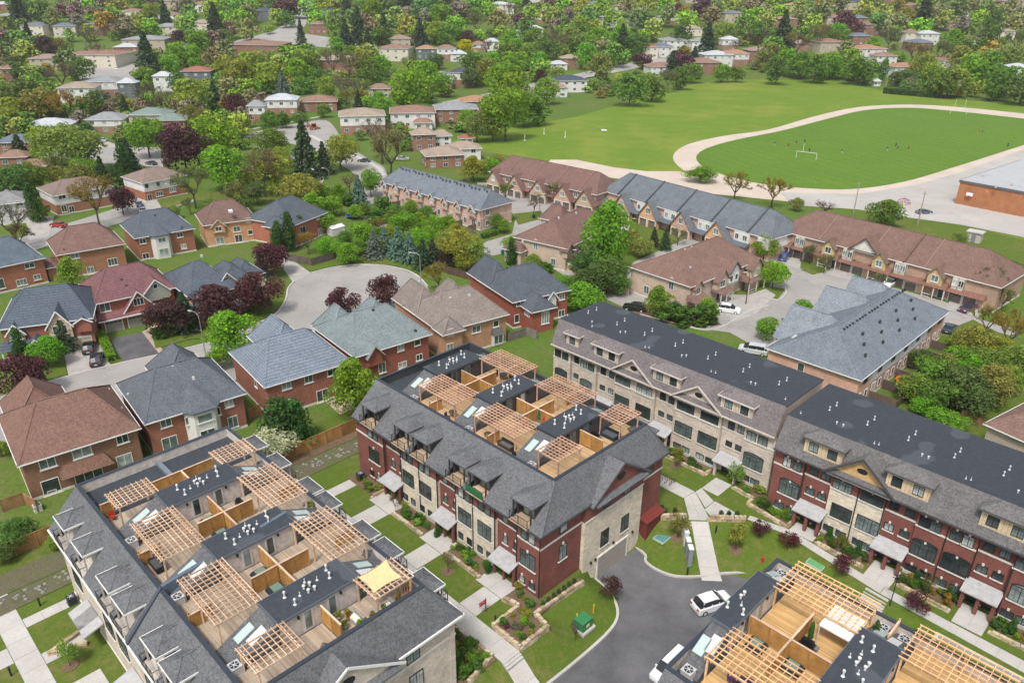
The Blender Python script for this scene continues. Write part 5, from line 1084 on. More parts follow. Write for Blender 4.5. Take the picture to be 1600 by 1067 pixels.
# 11
H = House('red brick house with a dark roof and two storey white bay', (210, 373), (305, 357), 14, (.09, .105, .128), (.27, .12, .075)); x, z = H.onface(254, 390, H.y0)
by = H.part('bay', MB().prism([(x-2.3, H.y0+.2), (x-1.4, H.y0-1.2), (x+1.4, H.y0-1.2), (x+2.3, H.y0+.2)], -.4, 5.5), 'paint', (.62, .6, .56)); r = MB(); A0 = [(x-2.8, H.y0, 5.62), (x-1.6, H.y0-1.7, 5.62), (x+1.6, H.y0-1.7, 5.62), (x+2.8, H.y0, 5.62)]; ap = (x, H.y0+3, 7.8)
for i in range(3): r.poly([A0[i], A0[i+1], ap])
r.poly([(a, b, c-.1) for a, b, c in A0][::-1]); H.part('bay_roof', r, 'shingle', H.rc, by); window(H, x, H.y0-1.2, 4.4, 1.5, .9, 0, 'd', WHITE, by); window(H, x, H.y0-1.2, 1.6, 1.9, 1.5, 0, 'd', WHITE, by); H.wins([(223, 377, 1.2, 1.0), (281, 367, 1.2, 1.0), (228, 400, 1.3, 1.2), (287, 385, 1.1, 1.0)]); H.caps([(214, 347), (283, 350), (246, 357)], col=(.05, .06, .07))
# 12
H = House('orange brick house with a brown hip roof and small front gable', (317, 353), (402, 342), 11.8, BRN, (.47, .27, .15)); H.gable(3.4, 2.6, H.y0-.1, 2.5, 5.3, 1.4, trim=(.55, .45, .35), win=(4.4, 1.3, 1.0)); H.wins([(370, 358, 1.5, 1.2), (344, 376, 1.7, 1.6), (373, 373, 1.6, 1.9), (391, 363, 1.0, 1.0), (388, 344, 1, .9)]); H.skylight(360, 329, 8.4, .9, 1.2)
# 13
H = House('red brick house with a dark hipped roof north of the cul-de-sac', (456, 354), (512, 332), 15, (.085, .10, .118), (.33, .125, .085), h=4.6); H.wins([(498, 339, 1.7, 1.0), (473, 360, 1.8, 1.9), (500, 362, 1.4, 1.6)]); H.sidewins(3, [(3, 4.3, 1.2, 1.1)]); H.wing(-1.6, 2.4, 1.5, 7, ze=5.2, h=2.2)
# 14, 15, 16, 17
H = House('red brick house with a slate roof cut by the left edge', (-25, 423), (71, 403), 14, (.10, .125, .155), (.30, .125, .08)); H.wins([(46, 415, 1.7, .9), (58, 433, 1.2, 1.0), (34, 441, 1.8, 1.2, 't'), (2, 443, 1, 2)]); H.wing(2, 8, 12.5, 17)
H = House('semi detached house with white upper storey behind the yellow tree', (82, 307), (178, 291), 13.2, (.20, .15, .13), (.28, .14, .09), name='semi_detached_house', ix=5, h=2.6); H.part('upper_siding', MB().box(H.x0-.06, H.x1+.06, H.y0-.06, H.y1+.06, 2.9, 5.45), 'siding', (.7, .7, .69)); H.wins([(97, 308, 1.7, 1.0), (117, 305, 1.0, .9), (150, 299, 1.4, 1.0)], y=H.y0-.07); H.wins([(100, 326, 1.2, 1.8), (112, 327, 1.2, 1.6)])
H = House('semi detached house with white upper storey and brick ground floor by the parked cars', (222, 287), (292, 274), 13, (.21, .16, .135), (.30, .13, .08), name='semi_detached_house', ix=5, h=2.6); H.part('upper_siding', MB().box(H.x0-.06, H.x1+.06, H.y0-.06, H.y1+.06, 2.9, 5.45), 'siding', (.72, .72, .71)); H.wins([(229, 291, 1.0, 1.2), (247, 288, 1.0, 1.2), (268, 284, 1.3, 1.0)], y=H.y0-.07); H.wins([(249, 303, 2.0, 1.2, 't'), (270, 297, 1.8, 1.1, 't'), (235, 314, 1.2, 1.9)])
H = House('pale sided house with a grey roof at the left edge below the big shrubs', (-20, 322), (45, 315), 12, (.23, .23, .23), (.62, .62, .62), wall='siding', h=2.4, ix=5); H.wins([(10, 322, 1.2, 1.2), (30, 318, 1.4, 1.2)])
# ---------------- rowhouses
def row(label, A, Bp, D, rc, wc, **k): return House(label, A, Bp, D, rc, wc, name='rowhouse', cat='rowhouse block', **k)
PNK = (.50, .325, .265); PBN = (.36, .25, .19)
H = row('pink brick rowhouse block with a slate roof and nine small gables', (594, 284), (750, 329), 12.5, (.145, .165, .19), PNK, ix=2.5, h=3.9)
for i in range(8):
    x = 2.0+i*5.35; H.gable(x, 1.9, H.y0-.08, 3.0, 5.1, 1.35, trim=(.62, .5, .46), win=(4.3, 1.1, 1.1, 'd'))
    window(H, x+.3, H.y0, 1.5, 1.1, 1.9, 0, 'd', WHITE); window(H, x+2.4, H.y0, 1.7, 1.1, 1.4, 0, 'd', WHITE)
    H.part('downpipe', MB().box(x+3.6, x+3.7, H.y0-.1, H.y0-.003, .1, 5.4), 'paint', (.6, .45, .4))
    H.part('deck_screen', MB().box(x+1.2, x+1.3, H.y0-3.0, H.y0-.1, 0, 1.6).box(x+1.3, x+4.0, H.y0-3.0, H.y0-2.9, 0, 1.1), 'wood', (.16, .13, .11))
H.gable(H.x1-2.4, 1.9, H.y0-.08, 3.0, 5.1, 1.35, trim=(.62, .5, .46), win=(4.3, 1.1, 1.1, 'd')); H.sidewins(1, [(3, 4.3, 1.1, 1.3), (3, 1.6, 1.1, 1.3)]); H.part('band_course', MB().box(H.x0, H.x1, H.y0-.05, H.y0-.003, 2.95, 3.1).box(H.x1+.003, H.x1+.05, H.y0, H.y1, 2.95, 3.1), 'paint2')
me = _g('roofvent2', lambda m: m.box(-.2, .2, -.15, .15, -.2, .35), 'roof_vent', 'paint')
for i in range(26): H.inst('roof_vent', me, 3+i*1.48, 5.1+(.5 if i % 4 == 0 else 0), 9.2, 0, (.08, .09, .1))
H = row('brown roofed rowhouse block with garage gables at the edge of the field', (763, 268), (932, 305), 13.5, (.165, .098, .086), (.36, .27, .20), ix=4, h=4.6); H0 = H
for i, x in enumerate((3.6, 12.3, 21.5, 30.7, 38.5)):
    H.gable(x, 6.2, -1.6, 6.5, 3.0, 3.9, wc=(.42, .33, .24) if i % 2 == 0 else (.46, .31, .24), bot=0, win=(4.3, 1.3, 1.3, 'ts'), trim=(.2, .13, .11))
    for d in (-1.5, 1.5): H.garage(x+d, -1.6, 2.3, 2.1, 0, (.13, .11, .10))
    if i: window(H, x-4.6, H.y0, 4.2, 1.1, 1.2, 0, 'ds', WHITE); H.part('porch_roof', MB().hull([(x-6, H.y0, 3.1), (x-3.2, H.y0, 3.1), (x-3.2, H.y0+.1, 3.1), (x-6, H.y0+.1, 3.1)], [(x-6, -1.2, 2.5), (x-3.2, -1.2, 2.5), (x-3.2, H.y0+.1, 2.5), (x-6, H.y0+.1, 2.5)]), 'shingle', (.2, .11, .09))
for x in (7.8, 17.2, 26.4, 35.4): H.part('party_ridge', MB().bar((x, -.2, 5.75), (x, 6.7, 10.25), .14, .12), 'paint', (.28, .18, .155))
H = row('slate roofed rowhouse block with pink gable garages by the running track', (938, 297), (1205, 375), 14, (.128, .145, .162), PNK, ix=4.5, h=4.8)
for i, x in enumerate((1.6, 10.5, 20.3, 31.6, 42.8)):
    w = 6.4 if i else 4
    H.gable(x, w, -1.8, 8, 3.0 if i else 2.6, 4.0 if i else 2, wc=PNK if i % 2 else (.55, .34, .21), bot=0, win=(4.4, 1.3, 1.4, 'ts') if i else None, trim=(.16, .17, .19))
    for d in ((-1.55, 1.55) if i else (0,)): H.garage(x+d, -1.8, 2.4, 2.1, 0, (.16, .13, .11))
    if i: H.part('white_bay', MB().box(x+4.0, x+8.4, -.1, H.y0, 2.9, 5.4), 'siding', (.68, .68, .67)); window(H, x+4.9, -.1, 4.2, .9, 1.2, 0, 'd', WHITE); window(H, x+7.2, -.1, 4.2, 1.1, 1.2, 0, 'd', WHITE); H.part('porch_roof', MB().hull([(x+3.6, H.y0, 3.3), (x+8.4, H.y0, 3.3), (x+8.4, H.y0+.1, 3.3), (x+3.6, H.y0+.1, 3.3)], [(x+3.4, -1.6, 2.4), (x+8.6, -1.6, 2.4), (x+8.6, H.y0+.1, 2.4), (x+3.4, H.y0+.1, 2.4)]), 'shingle', (.10, .12, .145)); H.door(x+6.0, H.y0)
for x in (7, 17.5, 28.6, 39.5, 50.5): H.part('party_ridge', MB().bar((x, -.2, 5.8), (x, 7.0, 10.5), .3, .4), 'paint', (.07, .085, .10))
H.part('white_bay', MB().box(H.x1-3, H.x1+.1, -.3, 3, 2.9, 5.4).box(H.x1, H.x1+.1, 3.0, H.y1, 2.9, 5.4), 'siding', (.68, .68, .67))
H = row('brown roofed pair of pale brick rowhouses left of the big spruce', (885, 389), (968, 349), 14.6, (.165, .10, .085), (.45, .36, .29), ix=6, h=4.2); H.gable(1.3, 2.0, H.y0-.05, 2, 5.3, 1.2, trim=(.2, .14, .12)); H.wins([(894, 393, 1.5, 1.2), (906, 388, 1.1, 1.2), (893, 412, 1.0, 1.9), (899, 409, 1, 1.9), (985, 358, 1.2, 1.4)])
for y, z in ((3.6, 1.7),): window(H, H.x0, y, z, 1.1, 1.5, 3, 'd', WHITE)
window(H, H.x0, 8.5, 4.4, 1.1, 1.4, 3, 'd', WHITE); H.part('side_gable', MB().poly([(H.x0-.05, 9.6, 5.4), (H.x0-.05, 7.4, 5.4), (H.x0-.05, 8.5, 6.4)]), 'brick', (.50, .39, .31)); H.wing(-2.4+.45, 1.5, 11, 15.5, ze=3.2, h=1.4); H.garage(1, 10.98, 2.2, 2.0)
H.wing(17, 22, 12, 18, h=3.5); H.caps([(866, 344), (873, 341), (900, 336), (920, 331), (850, 365), (817, 377)])
H = row('brown roofed pale brick rowhouse block with a porch in the rowhouse court', (1080, 449), (1190, 405), 15.8, (.18, .112, .09), (.45, .36, .29), ix=5.5, h=4.4)
H.gable(2.4, 2.2, H.y0-.1, 2.2, 5.2, 1.4, trim=(.3, .2, .16), win=(4.3, 1.1, 1.2, 'ds')); H.gable(9.5, 3.4, -1.0, 5, 5.3, 2.0, trim=(.2, .15, .12), bot=2.6, win=(4.3, 1.5, 1.3, 'ds')); H.gable(14.2, 3.6, -.6, 5, 5.9, 1.9, wc=(.6, .6, .56), wall='rough', trim=(.05, .05, .05), bot=3); window(H, 13.2, -.61, 4.3, .9, 1.2, 0, 's', WHITE); window(H, 15, -.61, 4.3, .9, 1.2, 0, 's', WHITE); H.gable(21.5, 3.8, -1.4, 5, 5.2, 2.0, trim=(.2, .15, .12), bot=0, win=(4.0, 1.2, 1.4, 'ts'))
H.wins([(1120, 440, 1.2, 1.4)])
def porch(H, x0, x1, d=2.4, z=3.1, rc=None):
    H.part('porch_roof', MB().hull([(x0+.4, H.y0, z+.7), (x1-.4, H.y0, z+.7), (x1-.4, H.y0+.1, z+.7), (x0+.4, H.y0+.1, z+.7)], [(x0, H.y0-d, z-.3), (x1, H.y0-d, z-.3), (x1, H.y0+.1, z-.3), (x0, H.y0+.1, z-.3)]), 'shingle', rc or H.rc)
    for x in (x0+.2, (x0+x1)/2, x1-.2): H.part('porch_post', MB().box(x-.09, x+.09, H.y0-d+.15, H.y0-d+.33, 0, z-.3), 'paint', (.6, .55, .48))
    H.part('railing', MB().box(x0+.2, (x0+x1)/2-.5, H.y0-d+.2, H.y0-d+.26, .8, .88).box(x0+.2, (x0+x1)/2-.5, H.y0-d+.2, H.y0-d+.26, .3, .36), 'paint', WHITE)
porch(H, -.6, 4.4, 2.6); porch(H, 7.6, 12.2, 2.8, 3.0); porch(H, 17.5, 24, 3.0, 2.9); H.door(10.5, H.y0); H.door(15.5, H.y0, col=(.6, .6, .58)); window(H, H.x0, 5, 4.4, 1.1, 1.5, 3, 'd', WHITE); window(H, H.x0, 11, 1.7, 1.2, 1.6, 3, 'd', WHITE); H.part('side_gable', MB().poly([(H.x0-.05, 6.1, 5.4), (H.x0-.05, 3.9, 5.4), (H.x0-.05, 5, 6.4)]), 'brick', (.50, .39, .31)); H.caps([(1070, 390), (1080, 388), (1077, 430), (1041, 402)])
H = row('long brown roofed rowhouse block with seven garages on the right', (1210, 358), (1565, 450), 15.5, (.17, .105, .085), PBN, ix=6, h=4.7)
L = H.W; print('row6', L)
for i in range(4):
    x0 = 1.2+i*(L-3)/4; w = (L-3)/4
    H.gable(x0+1.6, 3.0, -.9, 4.5, 5.2, 1.7, wc=((.52, .38, .27), (.42, .33, .17), (.42, .33, .17), (.46, .36, .2))[i], bot=2.7, trim=(.22, .16, .12), win=(4.3, 1.3, 1.3, 'ds')); porch(H, x0-.2, x0+4.4, 2.2, 2.9, (.2, .105, .08)); H.door(x0+2.9, H.y0, col=(.03, .07, .08))
    H.part('half_timber_bay', MB().box(x0+4.6, x0+7.2, -.2, H.y0, 2.9, 5.4), 'rough', (.50, .46, .38)); H.part('timbering', MB().box(x0+4.6, x0+4.75, -.25, -.203, 2.9, 5.4).box(x0+5.85, x0+5.95, -.25, -.203, 2.9, 5.4).box(x0+7.05, x0+7.2, -.25, -.203, 2.9, 5.4), 'paint', (.14, .1, .07)); window(H, x0+5.3, -.25, 4.3, .9, 1.3, 0, 'd', WHITE); window(H, x0+6.5, -.25, 4.3, .9, 1.3, 0, 'd', WHITE)
    H.part('porch_roof', MB().hull([(x0+4.5, H.y0, 3.1), (x0+w-.4, H.y0, 3.1), (x0+w-.4, H.y0+.1, 3.1), (x0+4.5, H.y0+.1, 3.1)], [(x0+4.4, -1.3, 2.45), (x0+w-.3, -1.3, 2.45), (x0+w-.3, H.y0+.1, 2.45), (x0+4.4, H.y0+.1, 2.45)]), 'shingle', (.2, .105, .08))
    for d in (5.9, 8.7): H.garage(x0+d, H.y0-.35, 2.4, 2.05, 0, (.17, .135, .115))
    H.part('garage_wall', MB().box(x0+4.5, x0+w-.5, H.y0-.33, H.y0, 0, 2.45), 'brick', (.5, .36, .26))
H.gable(22.5, 6.4, -.3, 7, 5.9, 3.0, wc=(.6, .57, .5), wall='rough', trim=(.06, .05, .05))
for x in (11.5, 23.8, 35.5): H.part('party_ridge', MB().bar((x, .0, 5.72), (x, 7.7, 10.35), .12, .1), 'paint', (.30, .20, .165))
H.part('party_wall', MB().bar((L*.62, -.2, 5.8), (L*.62, 7.7, 10.4), .3, .45), 'shingle', (.15, .095, .08))
H = House('large pink brick rowhouse block with a long slate roof, right of centre', (1346, 595), (1486, 485), 15.8, (.145, .17, .195), (.52, .315, .25), name='rowhouse', cat='rowhouse block', ix=7.9, h=4.2, ze=5.6, W_=38.5)
for x, hw, y1, h_ in ((10.6, 5.4, 16.6, 4.3), (23.4, 5.0, 16.6, 4.3), (31.8, 4.0, 15.4, 4.3)):
    H.part('cross_roof', MB().hip(x-hw, x+hw, 6.5, y1, 5.66, h_, 4.2, 0, .4, 'y'), 'shingle', (.19, .215, .24)); H.part('cross_gable', MB().poly([(x+hw, y1-.1, 0), (x-hw, y1-.1, 0), (x-hw, y1-.1, 5.6), (x, y1-.1, 5.6+h_-.2), (x+hw, y1-.1, 5.6)]), 'brick', PNK)
H.part('dormer_wall', MB().box(4.0, 5.5, 12.5, 13.5, 5.5, 7.0), 'paint', (.5, .52, .5))
H.part('upper_siding', MB().box(5.5, 29.5, H.y0-.08, H.y0-.003, 3.0, 5.4), 'siding', (.66, .68, .69))
for i in range(7):
    x = 3+i*5.4; window(H, x, H.y0-.08, 4.5, 1.3, .8, 0, 'd', BLACK); window(H, x-1.2, H.y0, 1.5, 1.3, 1.9, 0, 'd', WHITE); window(H, x+1.3, H.y0, 1.7, .9, 1.3, 0, '', WHITE)
    if i < 6: H.part('garden_fence', MB().box(x+2.6, x+2.7, H.y0-4.4, H.y0-.2, 0, 1.7).box(x+2.7, x+8, H.y0-4.4, H.y0-4.3, 0, 1.3), 'wood', (.11, .085, .07))
    H.part('downpipe', MB().box(x+2.75, x+2.85, H.y0-.1, H.y0-.083, .2, 5.4), 'paint', (.3, .32, .33))
window(H, H.x0, 9.6, 4.2, 1.0, 1.3, 3, '', WHITE); window(H, H.x0, 3.2, 1.6, 1.2, 1.8, 3, 'd', WHITE)
for i in range(22): H.inst('roof_vent', me, 8+i*1.1+(i//4)*.5, 6.9, 9.15, 0, (.03, .03, .03))
for i in range(12): H.inst('roof_vent', me, 6+i*2.3, 2.2+2.6*((i*7) % 3)/2, 5.65+1.35+1.35*((i*7) % 3)/2, 0, (.04, .04, .04))
H = House('brown roofed beige house corner at the right edge behind the brick block', (1537, 662), (1700, 734), 20, (.19, .118, .095), (.45, .38, .33), wall='siding', h=3.8, ix=6, W_=20)
# ---------------- school
H = House('orange brick school with a flat roof and a basketball backboard on its wall', (1501, 282), (1600, 300), 45, (.5, .5, .5), (.33, .145, .07), name='school_building', cat='school', ze=7.0, h=0, ov=.0, W_=18.5)
H.part('roof', MB().box(-.15, 18.65, -.15, 45.15, 6.86, 7.1), 'membrane', (.38, .39, .40)); H.part('fascia', MB().box(-.25, 18.75, -.25, -.153, 6.5, 7.15).box(-.25, -.153, -.15, 45.15, 6.5, 7.15), 'paint', (.10, .11, .12))
H.part('recess_wall', MB().box(18.5, 40, 2.5, 45, 0, 6.9), 'brick', (.40, .16, .07)); H.part('roof', MB().box(18.7, 40, 2.3, 45.15, 6.86, 7.05), 'membrane', (.38, .39, .40)); H.part('entrance_door', MB().box(20, 24, 2.4, 2.497, 0, 3), 'paint', (.1, .1, .12))
x, z = H.onface(1517, 303, 0); b = H.part('backboard', MB().prism([(x-.9, -.9), (x+.9, -.9), (x+.9, -.84), (x-.9, -.84)], z-.5, z+.45), 'paint', (.75, .75, .73)); H.part('hoop', MB().tube([(x+.25*math.cos(a), -1.2+.25*math.sin(a), z-.35) for a in [i*math.pi/4 for i in range(9)]], .03, 5), 'paint', (.5, .1, .03), b); H.part('bracket', MB().box(x-.05, x+.05, -.84, 0, z-.1, z), 'metal', (.5, .5, .5), b)
k = MB(); x, z = H.onface(1542, 299, 0); k.poly([(x+.5*math.cos(a), -.02, z+.5*math.sin(a)) for a in [-i*math.pi/6 for i in range(12)]]); H.part('wall_disc', k, 'paint', (.5, .2, .1))
for px, py in ((1535, 277), (1556, 293), (1580, 291)):
    x, y = H.local(px, py, 7.1); H.part('roof_vent', MB().cyl(x, y, 7.05, 7.6, .4, 8, .3), 'metal', (.5, .5, .5))
# ================================================================ PLANTS
rng = np.random.RandomState(5)
def cards(P3, size, N=None, flat=0.0, asp=1.0):
    "leaf cards: quads around points with their own orientation"
    n = len(P3); d = rng.normal(size=(n, 3)); 
    if N is not None: d = d*(1-flat)+N*flat*2
    d /= np.linalg.norm(d, axis=1)[:, None]; r = rng.normal(size=(n, 3)); a = np.cross(d, r); a /= np.linalg.norm(a, axis=1)[:, None]; b = np.cross(d, a)
    s = (size*rng.uniform(.6, 1.3, n))[:, None]; a = a*s; b = b*s*asp
    V = np.stack([P3-a-b*.4, P3+b*.1-a*.1-b*.9, P3+a-b*.3, P3+b], 1).reshape(-1, 3); return V
def cardmesh(name, V, extra=None, mats=('leaf',)):
    if name == 'crown' and not extra:
        V = V.copy(); q = np.percentile(np.abs(V[:, :2]), 98.5); V[:, :2] *= .5/q; V[:, 2] /= np.percentile(V[:, 2], 99.7)
    n = len(V)//4; me = bpy.data.meshes.new(name); F4 = [(4*i, 4*i+1, 4*i+2, 4*i+3) for i in range(n)]
    me.from_pydata([tuple(v) for v in V], [], F4)
    for m in mats: me.materials.append(MATS[m])
    return me
def lobes(k, seed, flat=.8, w=.5, z0=.18, z1=1.0, sharp=0):
    r = np.random.RandomState(seed); L = []
    for i in range(k):
        h = r.uniform(0, 1)**.85; prof = math.sin(math.pi*min(1, (h*.86+.10)))**(.62) if not sharp else (1-h)**sharp
        a = r.uniform(0, 2*math.pi); rad = r.uniform(.35, .78)*w*prof if i else 0; s = r.uniform(.11, .19)*(0.75+.5*prof)
        L.append((rad*math.cos(a), rad*math.sin(a), z0+(z1-z0)*(.10+.82*h)-s*.2, s, s*flat))
    return L
def blob_tree(name, seed, k=26, n=3600, size=.021, w=.5, z0=.2, z1=1, flat=.75, hollow=.82, sharp=0):
    L = lobes(k, seed, flat, w, z0, z1, sharp); S = np.array([l[3]**2 for l in L]); S /= S.sum(); idx = rng.choice(len(L), n, p=S)
    d = rng.normal(size=(n, 3)); d[:, 2] += .35; d /= np.linalg.norm(d, axis=1)[:, None]; A = np.array(L)[idx]; rad = rng.uniform(hollow, 1.08, n)[:, None]
    Q = A[:, :3]+d*rad*A[:, 3:4]*np.array([1, 1, flat]); Q[:, 2] = np.clip(Q[:, 2], .08, 1.02)
    return cardmesh(name, cards(Q, size, d, .45))
def trunk_mesh(name, seed, h=.45, r=.022, limbs=6, reach=.3):
    rr = random.Random(seed); m = MB(); m.tube([(0, 0, -.03), (.004, .003, h*.5), (0, 0, h), (.01, 0, h+.25)], [r*1.25, r, r*.7, r*.3], 6)
    for i in range(limbs):
        a = i*2*math.pi/limbs+rr.uniform(-.4, .4); z = h*rr.uniform(.55, 1); e = reach*rr.uniform(.6, 1)
        m.tube([(0, 0, z), (math.cos(a)*e*.5, math.sin(a)*e*.5, z+.13), (math.cos(a)*e, math.sin(a)*e, z+.28)], [r*.55, r*.35, r*.12], 4)
    return m.mesh(name, ['bark'])
def m_bark():
    t = NT('bark', .95, .1); n = t.noise(t.coord(), 14, 4); t.base(t.ramp(n, [(.3, (.06, .045, .035)), (.7, (.14, .11, .085))]))
m_bark()
def bare_tree(name, seed, leaves=1300, twig=True, up=.75):
    rr = random.Random(seed); m = MB(); tips = []
    def grow(p, d, L, r, k):
        q = p+d*L; mid = p+d*L*.5+Vector((rr.uniform(-1, 1), rr.uniform(-1, 1), rr.uniform(-.3, .6)))*L*.07
        m.tube([p, mid, q], [r, r*.8, r*.6], 4 if k < 3 else 3)
        if k >= 4: tips.append((mid, q)); return
        for i in range(3 if k else 5):
            a = Vector((rr.gauss(0, 1), rr.gauss(0, 1), rr.gauss(0, 1)+.2)); a = (a-a.project(d)).normalized()
            nd = (d*up+a*.62+Vector((0, 0, .08))).normalized(); grow(q if i else q, nd, L*rr.uniform(.66, .84), r*.58, k+1)
            if k >= 2: tips.append((mid, q))
    grow(Vector((0, 0, -.02)), Vector((0, 0, 1)), .25, .022, 0)
    zmax = max(v[2] for v in m.v); xm = max(abs(v[0]) for v in m.v); f = 1/zmax; g = .52/xm
    m.v = [(x*g, y*g, z*f) for x, y, z in m.v]; tr = m.mesh(name+'_trunk', ['bark'])
    T_ = np.array([[(a.x*g, a.y*g, a.z*f), (b.x*g, b.y*g, b.z*f)] for a, b in tips]); idx = rng.choice(len(T_), leaves); u = rng.uniform(0, 1.15, leaves)[:, None]
    Q = T_[idx, 0]*(1-u)+T_[idx, 1]*u+rng.normal(size=(leaves, 3))*.018
    return tr, cardmesh(name, cards(Q, .011), True)
def spruce(name, seed, n=3400, w=.5, pw=1.0, z0=.05, droop=.25, size=.03):
    lv = 15; V = []; Q = []; D = []
    for i in range(n):
        k = rng.randint(lv); h = (k+rng.uniform(-.25, .25))/lv; h = min(max(h, 0), 1); R = (w*(1-h)**pw+.012)*(.72+.38*math.sin(k*5.3+seed*2.1)**2); s = rng.uniform(0, 1)**.6; na = 7+k % 3; a = (rng.randint(na)+rng.normal()*.13+k*.4)*2*math.pi/na; s *= .78+.3*math.sin(a*2.7+k*1.9)**2
        r = R*s; Q.append((r*math.cos(a), r*math.sin(a), z0+(1-z0)*h-droop*r*s*.6+rng.normal()*.008+.03)); D.append((math.cos(a)*.5, math.sin(a)*.5, 1))
    Q = np.array(Q); Q[:, 2] = np.clip(Q[:, 2], .02, 1.03); return cardmesh(name, cards(Q, size, np.array(D), .4))
PR = {}
PR['round'] = [(blob_tree('crown', 11+i, 30, 4200, .022), trunk_mesh('trunk', i, .4, .02)) for i in range(4)]
PR['oval'] = [(blob_tree('crown', 31+i, 30, 3600, .021, .5, .12, 1.0, .9), trunk_mesh('trunk', 9+i, .35, .02)) for i in range(2)]
PR['young'] = [(blob_tree('crown', 41+i, 15, 1300, .028, .42, .34, 1.0, .8, .4), trunk_mesh('trunk', 19+i, .5, .018, 7, .26)) for i in range(2)]
PR['bare'] = [bare_tree('crown', 51+i, 1500)[::-1] for i in range(3)]
PR['half'] = [bare_tree('crown', 61+i, 4200)[::-1] for i in range(2)]
PR['spruce'] = [(spruce('crown', i, 3600), trunk_mesh('trunk', i, .5, .018, 0)) for i in range(2)]
PR['cedar'] = [(blob_tree('crown', 71+i, 26, 2200, .03, .30, .02, 1.0, 1.6, .9, .35), trunk_mesh('trunk', i, .3, .03, 0)) for i in range(2)]
PR['bush'] = [(blob_tree('crown', 81+i, 14, 1100, .045, .42, .0, .95, .9), None) for i in range(3)]
PR['farround'] = [(blob_tree('crown', 91+i, 24, 1500, .034, .5, .12), trunk_mesh('trunk', i, .3, .02, 0)) for i in range(4)]
PR['farbare'] = [(cr, tr) for cr, tr in PR['bare'][:2]]
COLR = {'G': (0.163, 0.305, 0.023), 'g': (0.124, 0.221, 0.031), 'D': (0.098, 0.169, 0.039), 'Y': (0.234, 0.286, 0.039), 'y': (0.215, 0.260, 0.052), 'O': (0.247, 0.189, 0.029), 'P': (0.085, 0.036, 0.040), 'p': (0.110, 0.033, 0.050), 'B': (.165, .13, .088), 'b': (.17, .18, .065), 'S': (0.062, 0.100, 0.050), 'L': (0.150, 0.215, 0.182), 'C': (0.049, 0.119, 0.025), 'W': (0.420, 0.470, 0.360), 'F': (0.550, 0.420, 0.000), 'K': (0.070, 0.154, 0.021)}
DESC = {'G': 'bright green leafy', 'g': 'mid green leafy', 'D': 'dark green leafy', 'Y': 'yellow green leafy', 'y': 'olive green leafy', 'O': 'bronze orange budding', 'P': 'dark purple leaved', 'p': 'small red leaved', 'B': 'brown almost bare', 'b': 'half leafed olive brown', 'S': 'dark spruce', 'L': 'silvery blue spruce', 'C': 'dark green columnar cedar', 'W': 'white blossoming', 'F': 'golden yellow', 'K': 'rounded green'}
KIND = {'G': 'round', 'g': 'round', 'D': 'round', 'Y': 'round', 'y': 'round', 'O': 'half', 'P': 'round', 'p': 'young', 'B': 'bare', 'b': 'half', 'S': 'spruce', 'L': 'spruce', 'C': 'cedar', 'W': 'round', 'F': 'round', 'K': 'bush'}
ASP = {'round': .98, 'oval': 1.3, 'young': 1.25, 'bare': 1.05, 'half': 1.05, 'spruce': 1.75, 'cedar': 2.6, 'bush': .8, 'farround': .92, 'farbare': 1.0}
LM = [(90, 640, 'the large brown roofed house'), (285, 600, 'the bay windowed house'), (570, 470, 'the cul-de-sac'), (450, 640, 'the back garden patio'), (60, 540, 'the navy tiled house'), (215, 480, 'the maroon roofed house'), (330, 450, 'the gabled navy roofed house'), (130, 390, 'the skylight roofed house'), (350, 340, 'the orange brick house'), (455, 320, 'the house north of the cul-de-sac'), (120, 290, 'the left semi detached house'), (240, 270, 'the right semi detached house'), (690, 310, 'the pink rowhouses'), (860, 270, 'the garage gabled rowhouses'), (1090, 310, 'the slate rowhouses'), (900, 370, 'the pale rowhouse pair'), (1080, 430, 'the porch rowhouses'), (1400, 390, 'the long brown rowhouses'), (1350, 510, 'the large slate roof'), (1560, 520, 'the right court end'), (960, 210, 'the field corner'), (1000, 130, 'the field hedge'), (1290, 95, 'the far field corner'), (1480, 120, 'the top of the track'), (560, 240, 'the bending street'), (640, 170, 'the white sided houses'), (450, 170, 'the street junction'), (150, 230, 'the left side street'), (170, 90, 'the cream walk-up house'), (60, 130, 'the upper left gardens'), (330, 90, 'the upper street'), (530, 80, 'the wide upper lawns'), (700, 80, 'the row of small far houses'), (850, 50, 'the distant wood'), (1120, 60, 'the distant houses'), (1400, 50, 'the distant right suburb'), (1570, 60, 'the top right corner'), (250, 30, 'the top left corner'), (450, 30, 'the upper left junction'), (650, 20, 'the top edge'), (1250, 40, 'the top edge right of centre'), (1000, 20, 'the top edge above the field'), (1150, 840, 'the garden lawn'), (930, 950, 'the lane kerb'), (700, 900, 'the middle entrance paths'), (60, 980, 'the lower left paths'), (1350, 880, 'the red brick entrances'), (1080, 720, 'the beige entrances'), (1260, 280, 'the school yard edge'), (20, 820, 'the lower left fence')]
def near(px, py): return min(LM, key=lambda q: math.hypot(q[0]-px, (q[1]-py)*1.4))[2]
TREES = []; WOOD = []
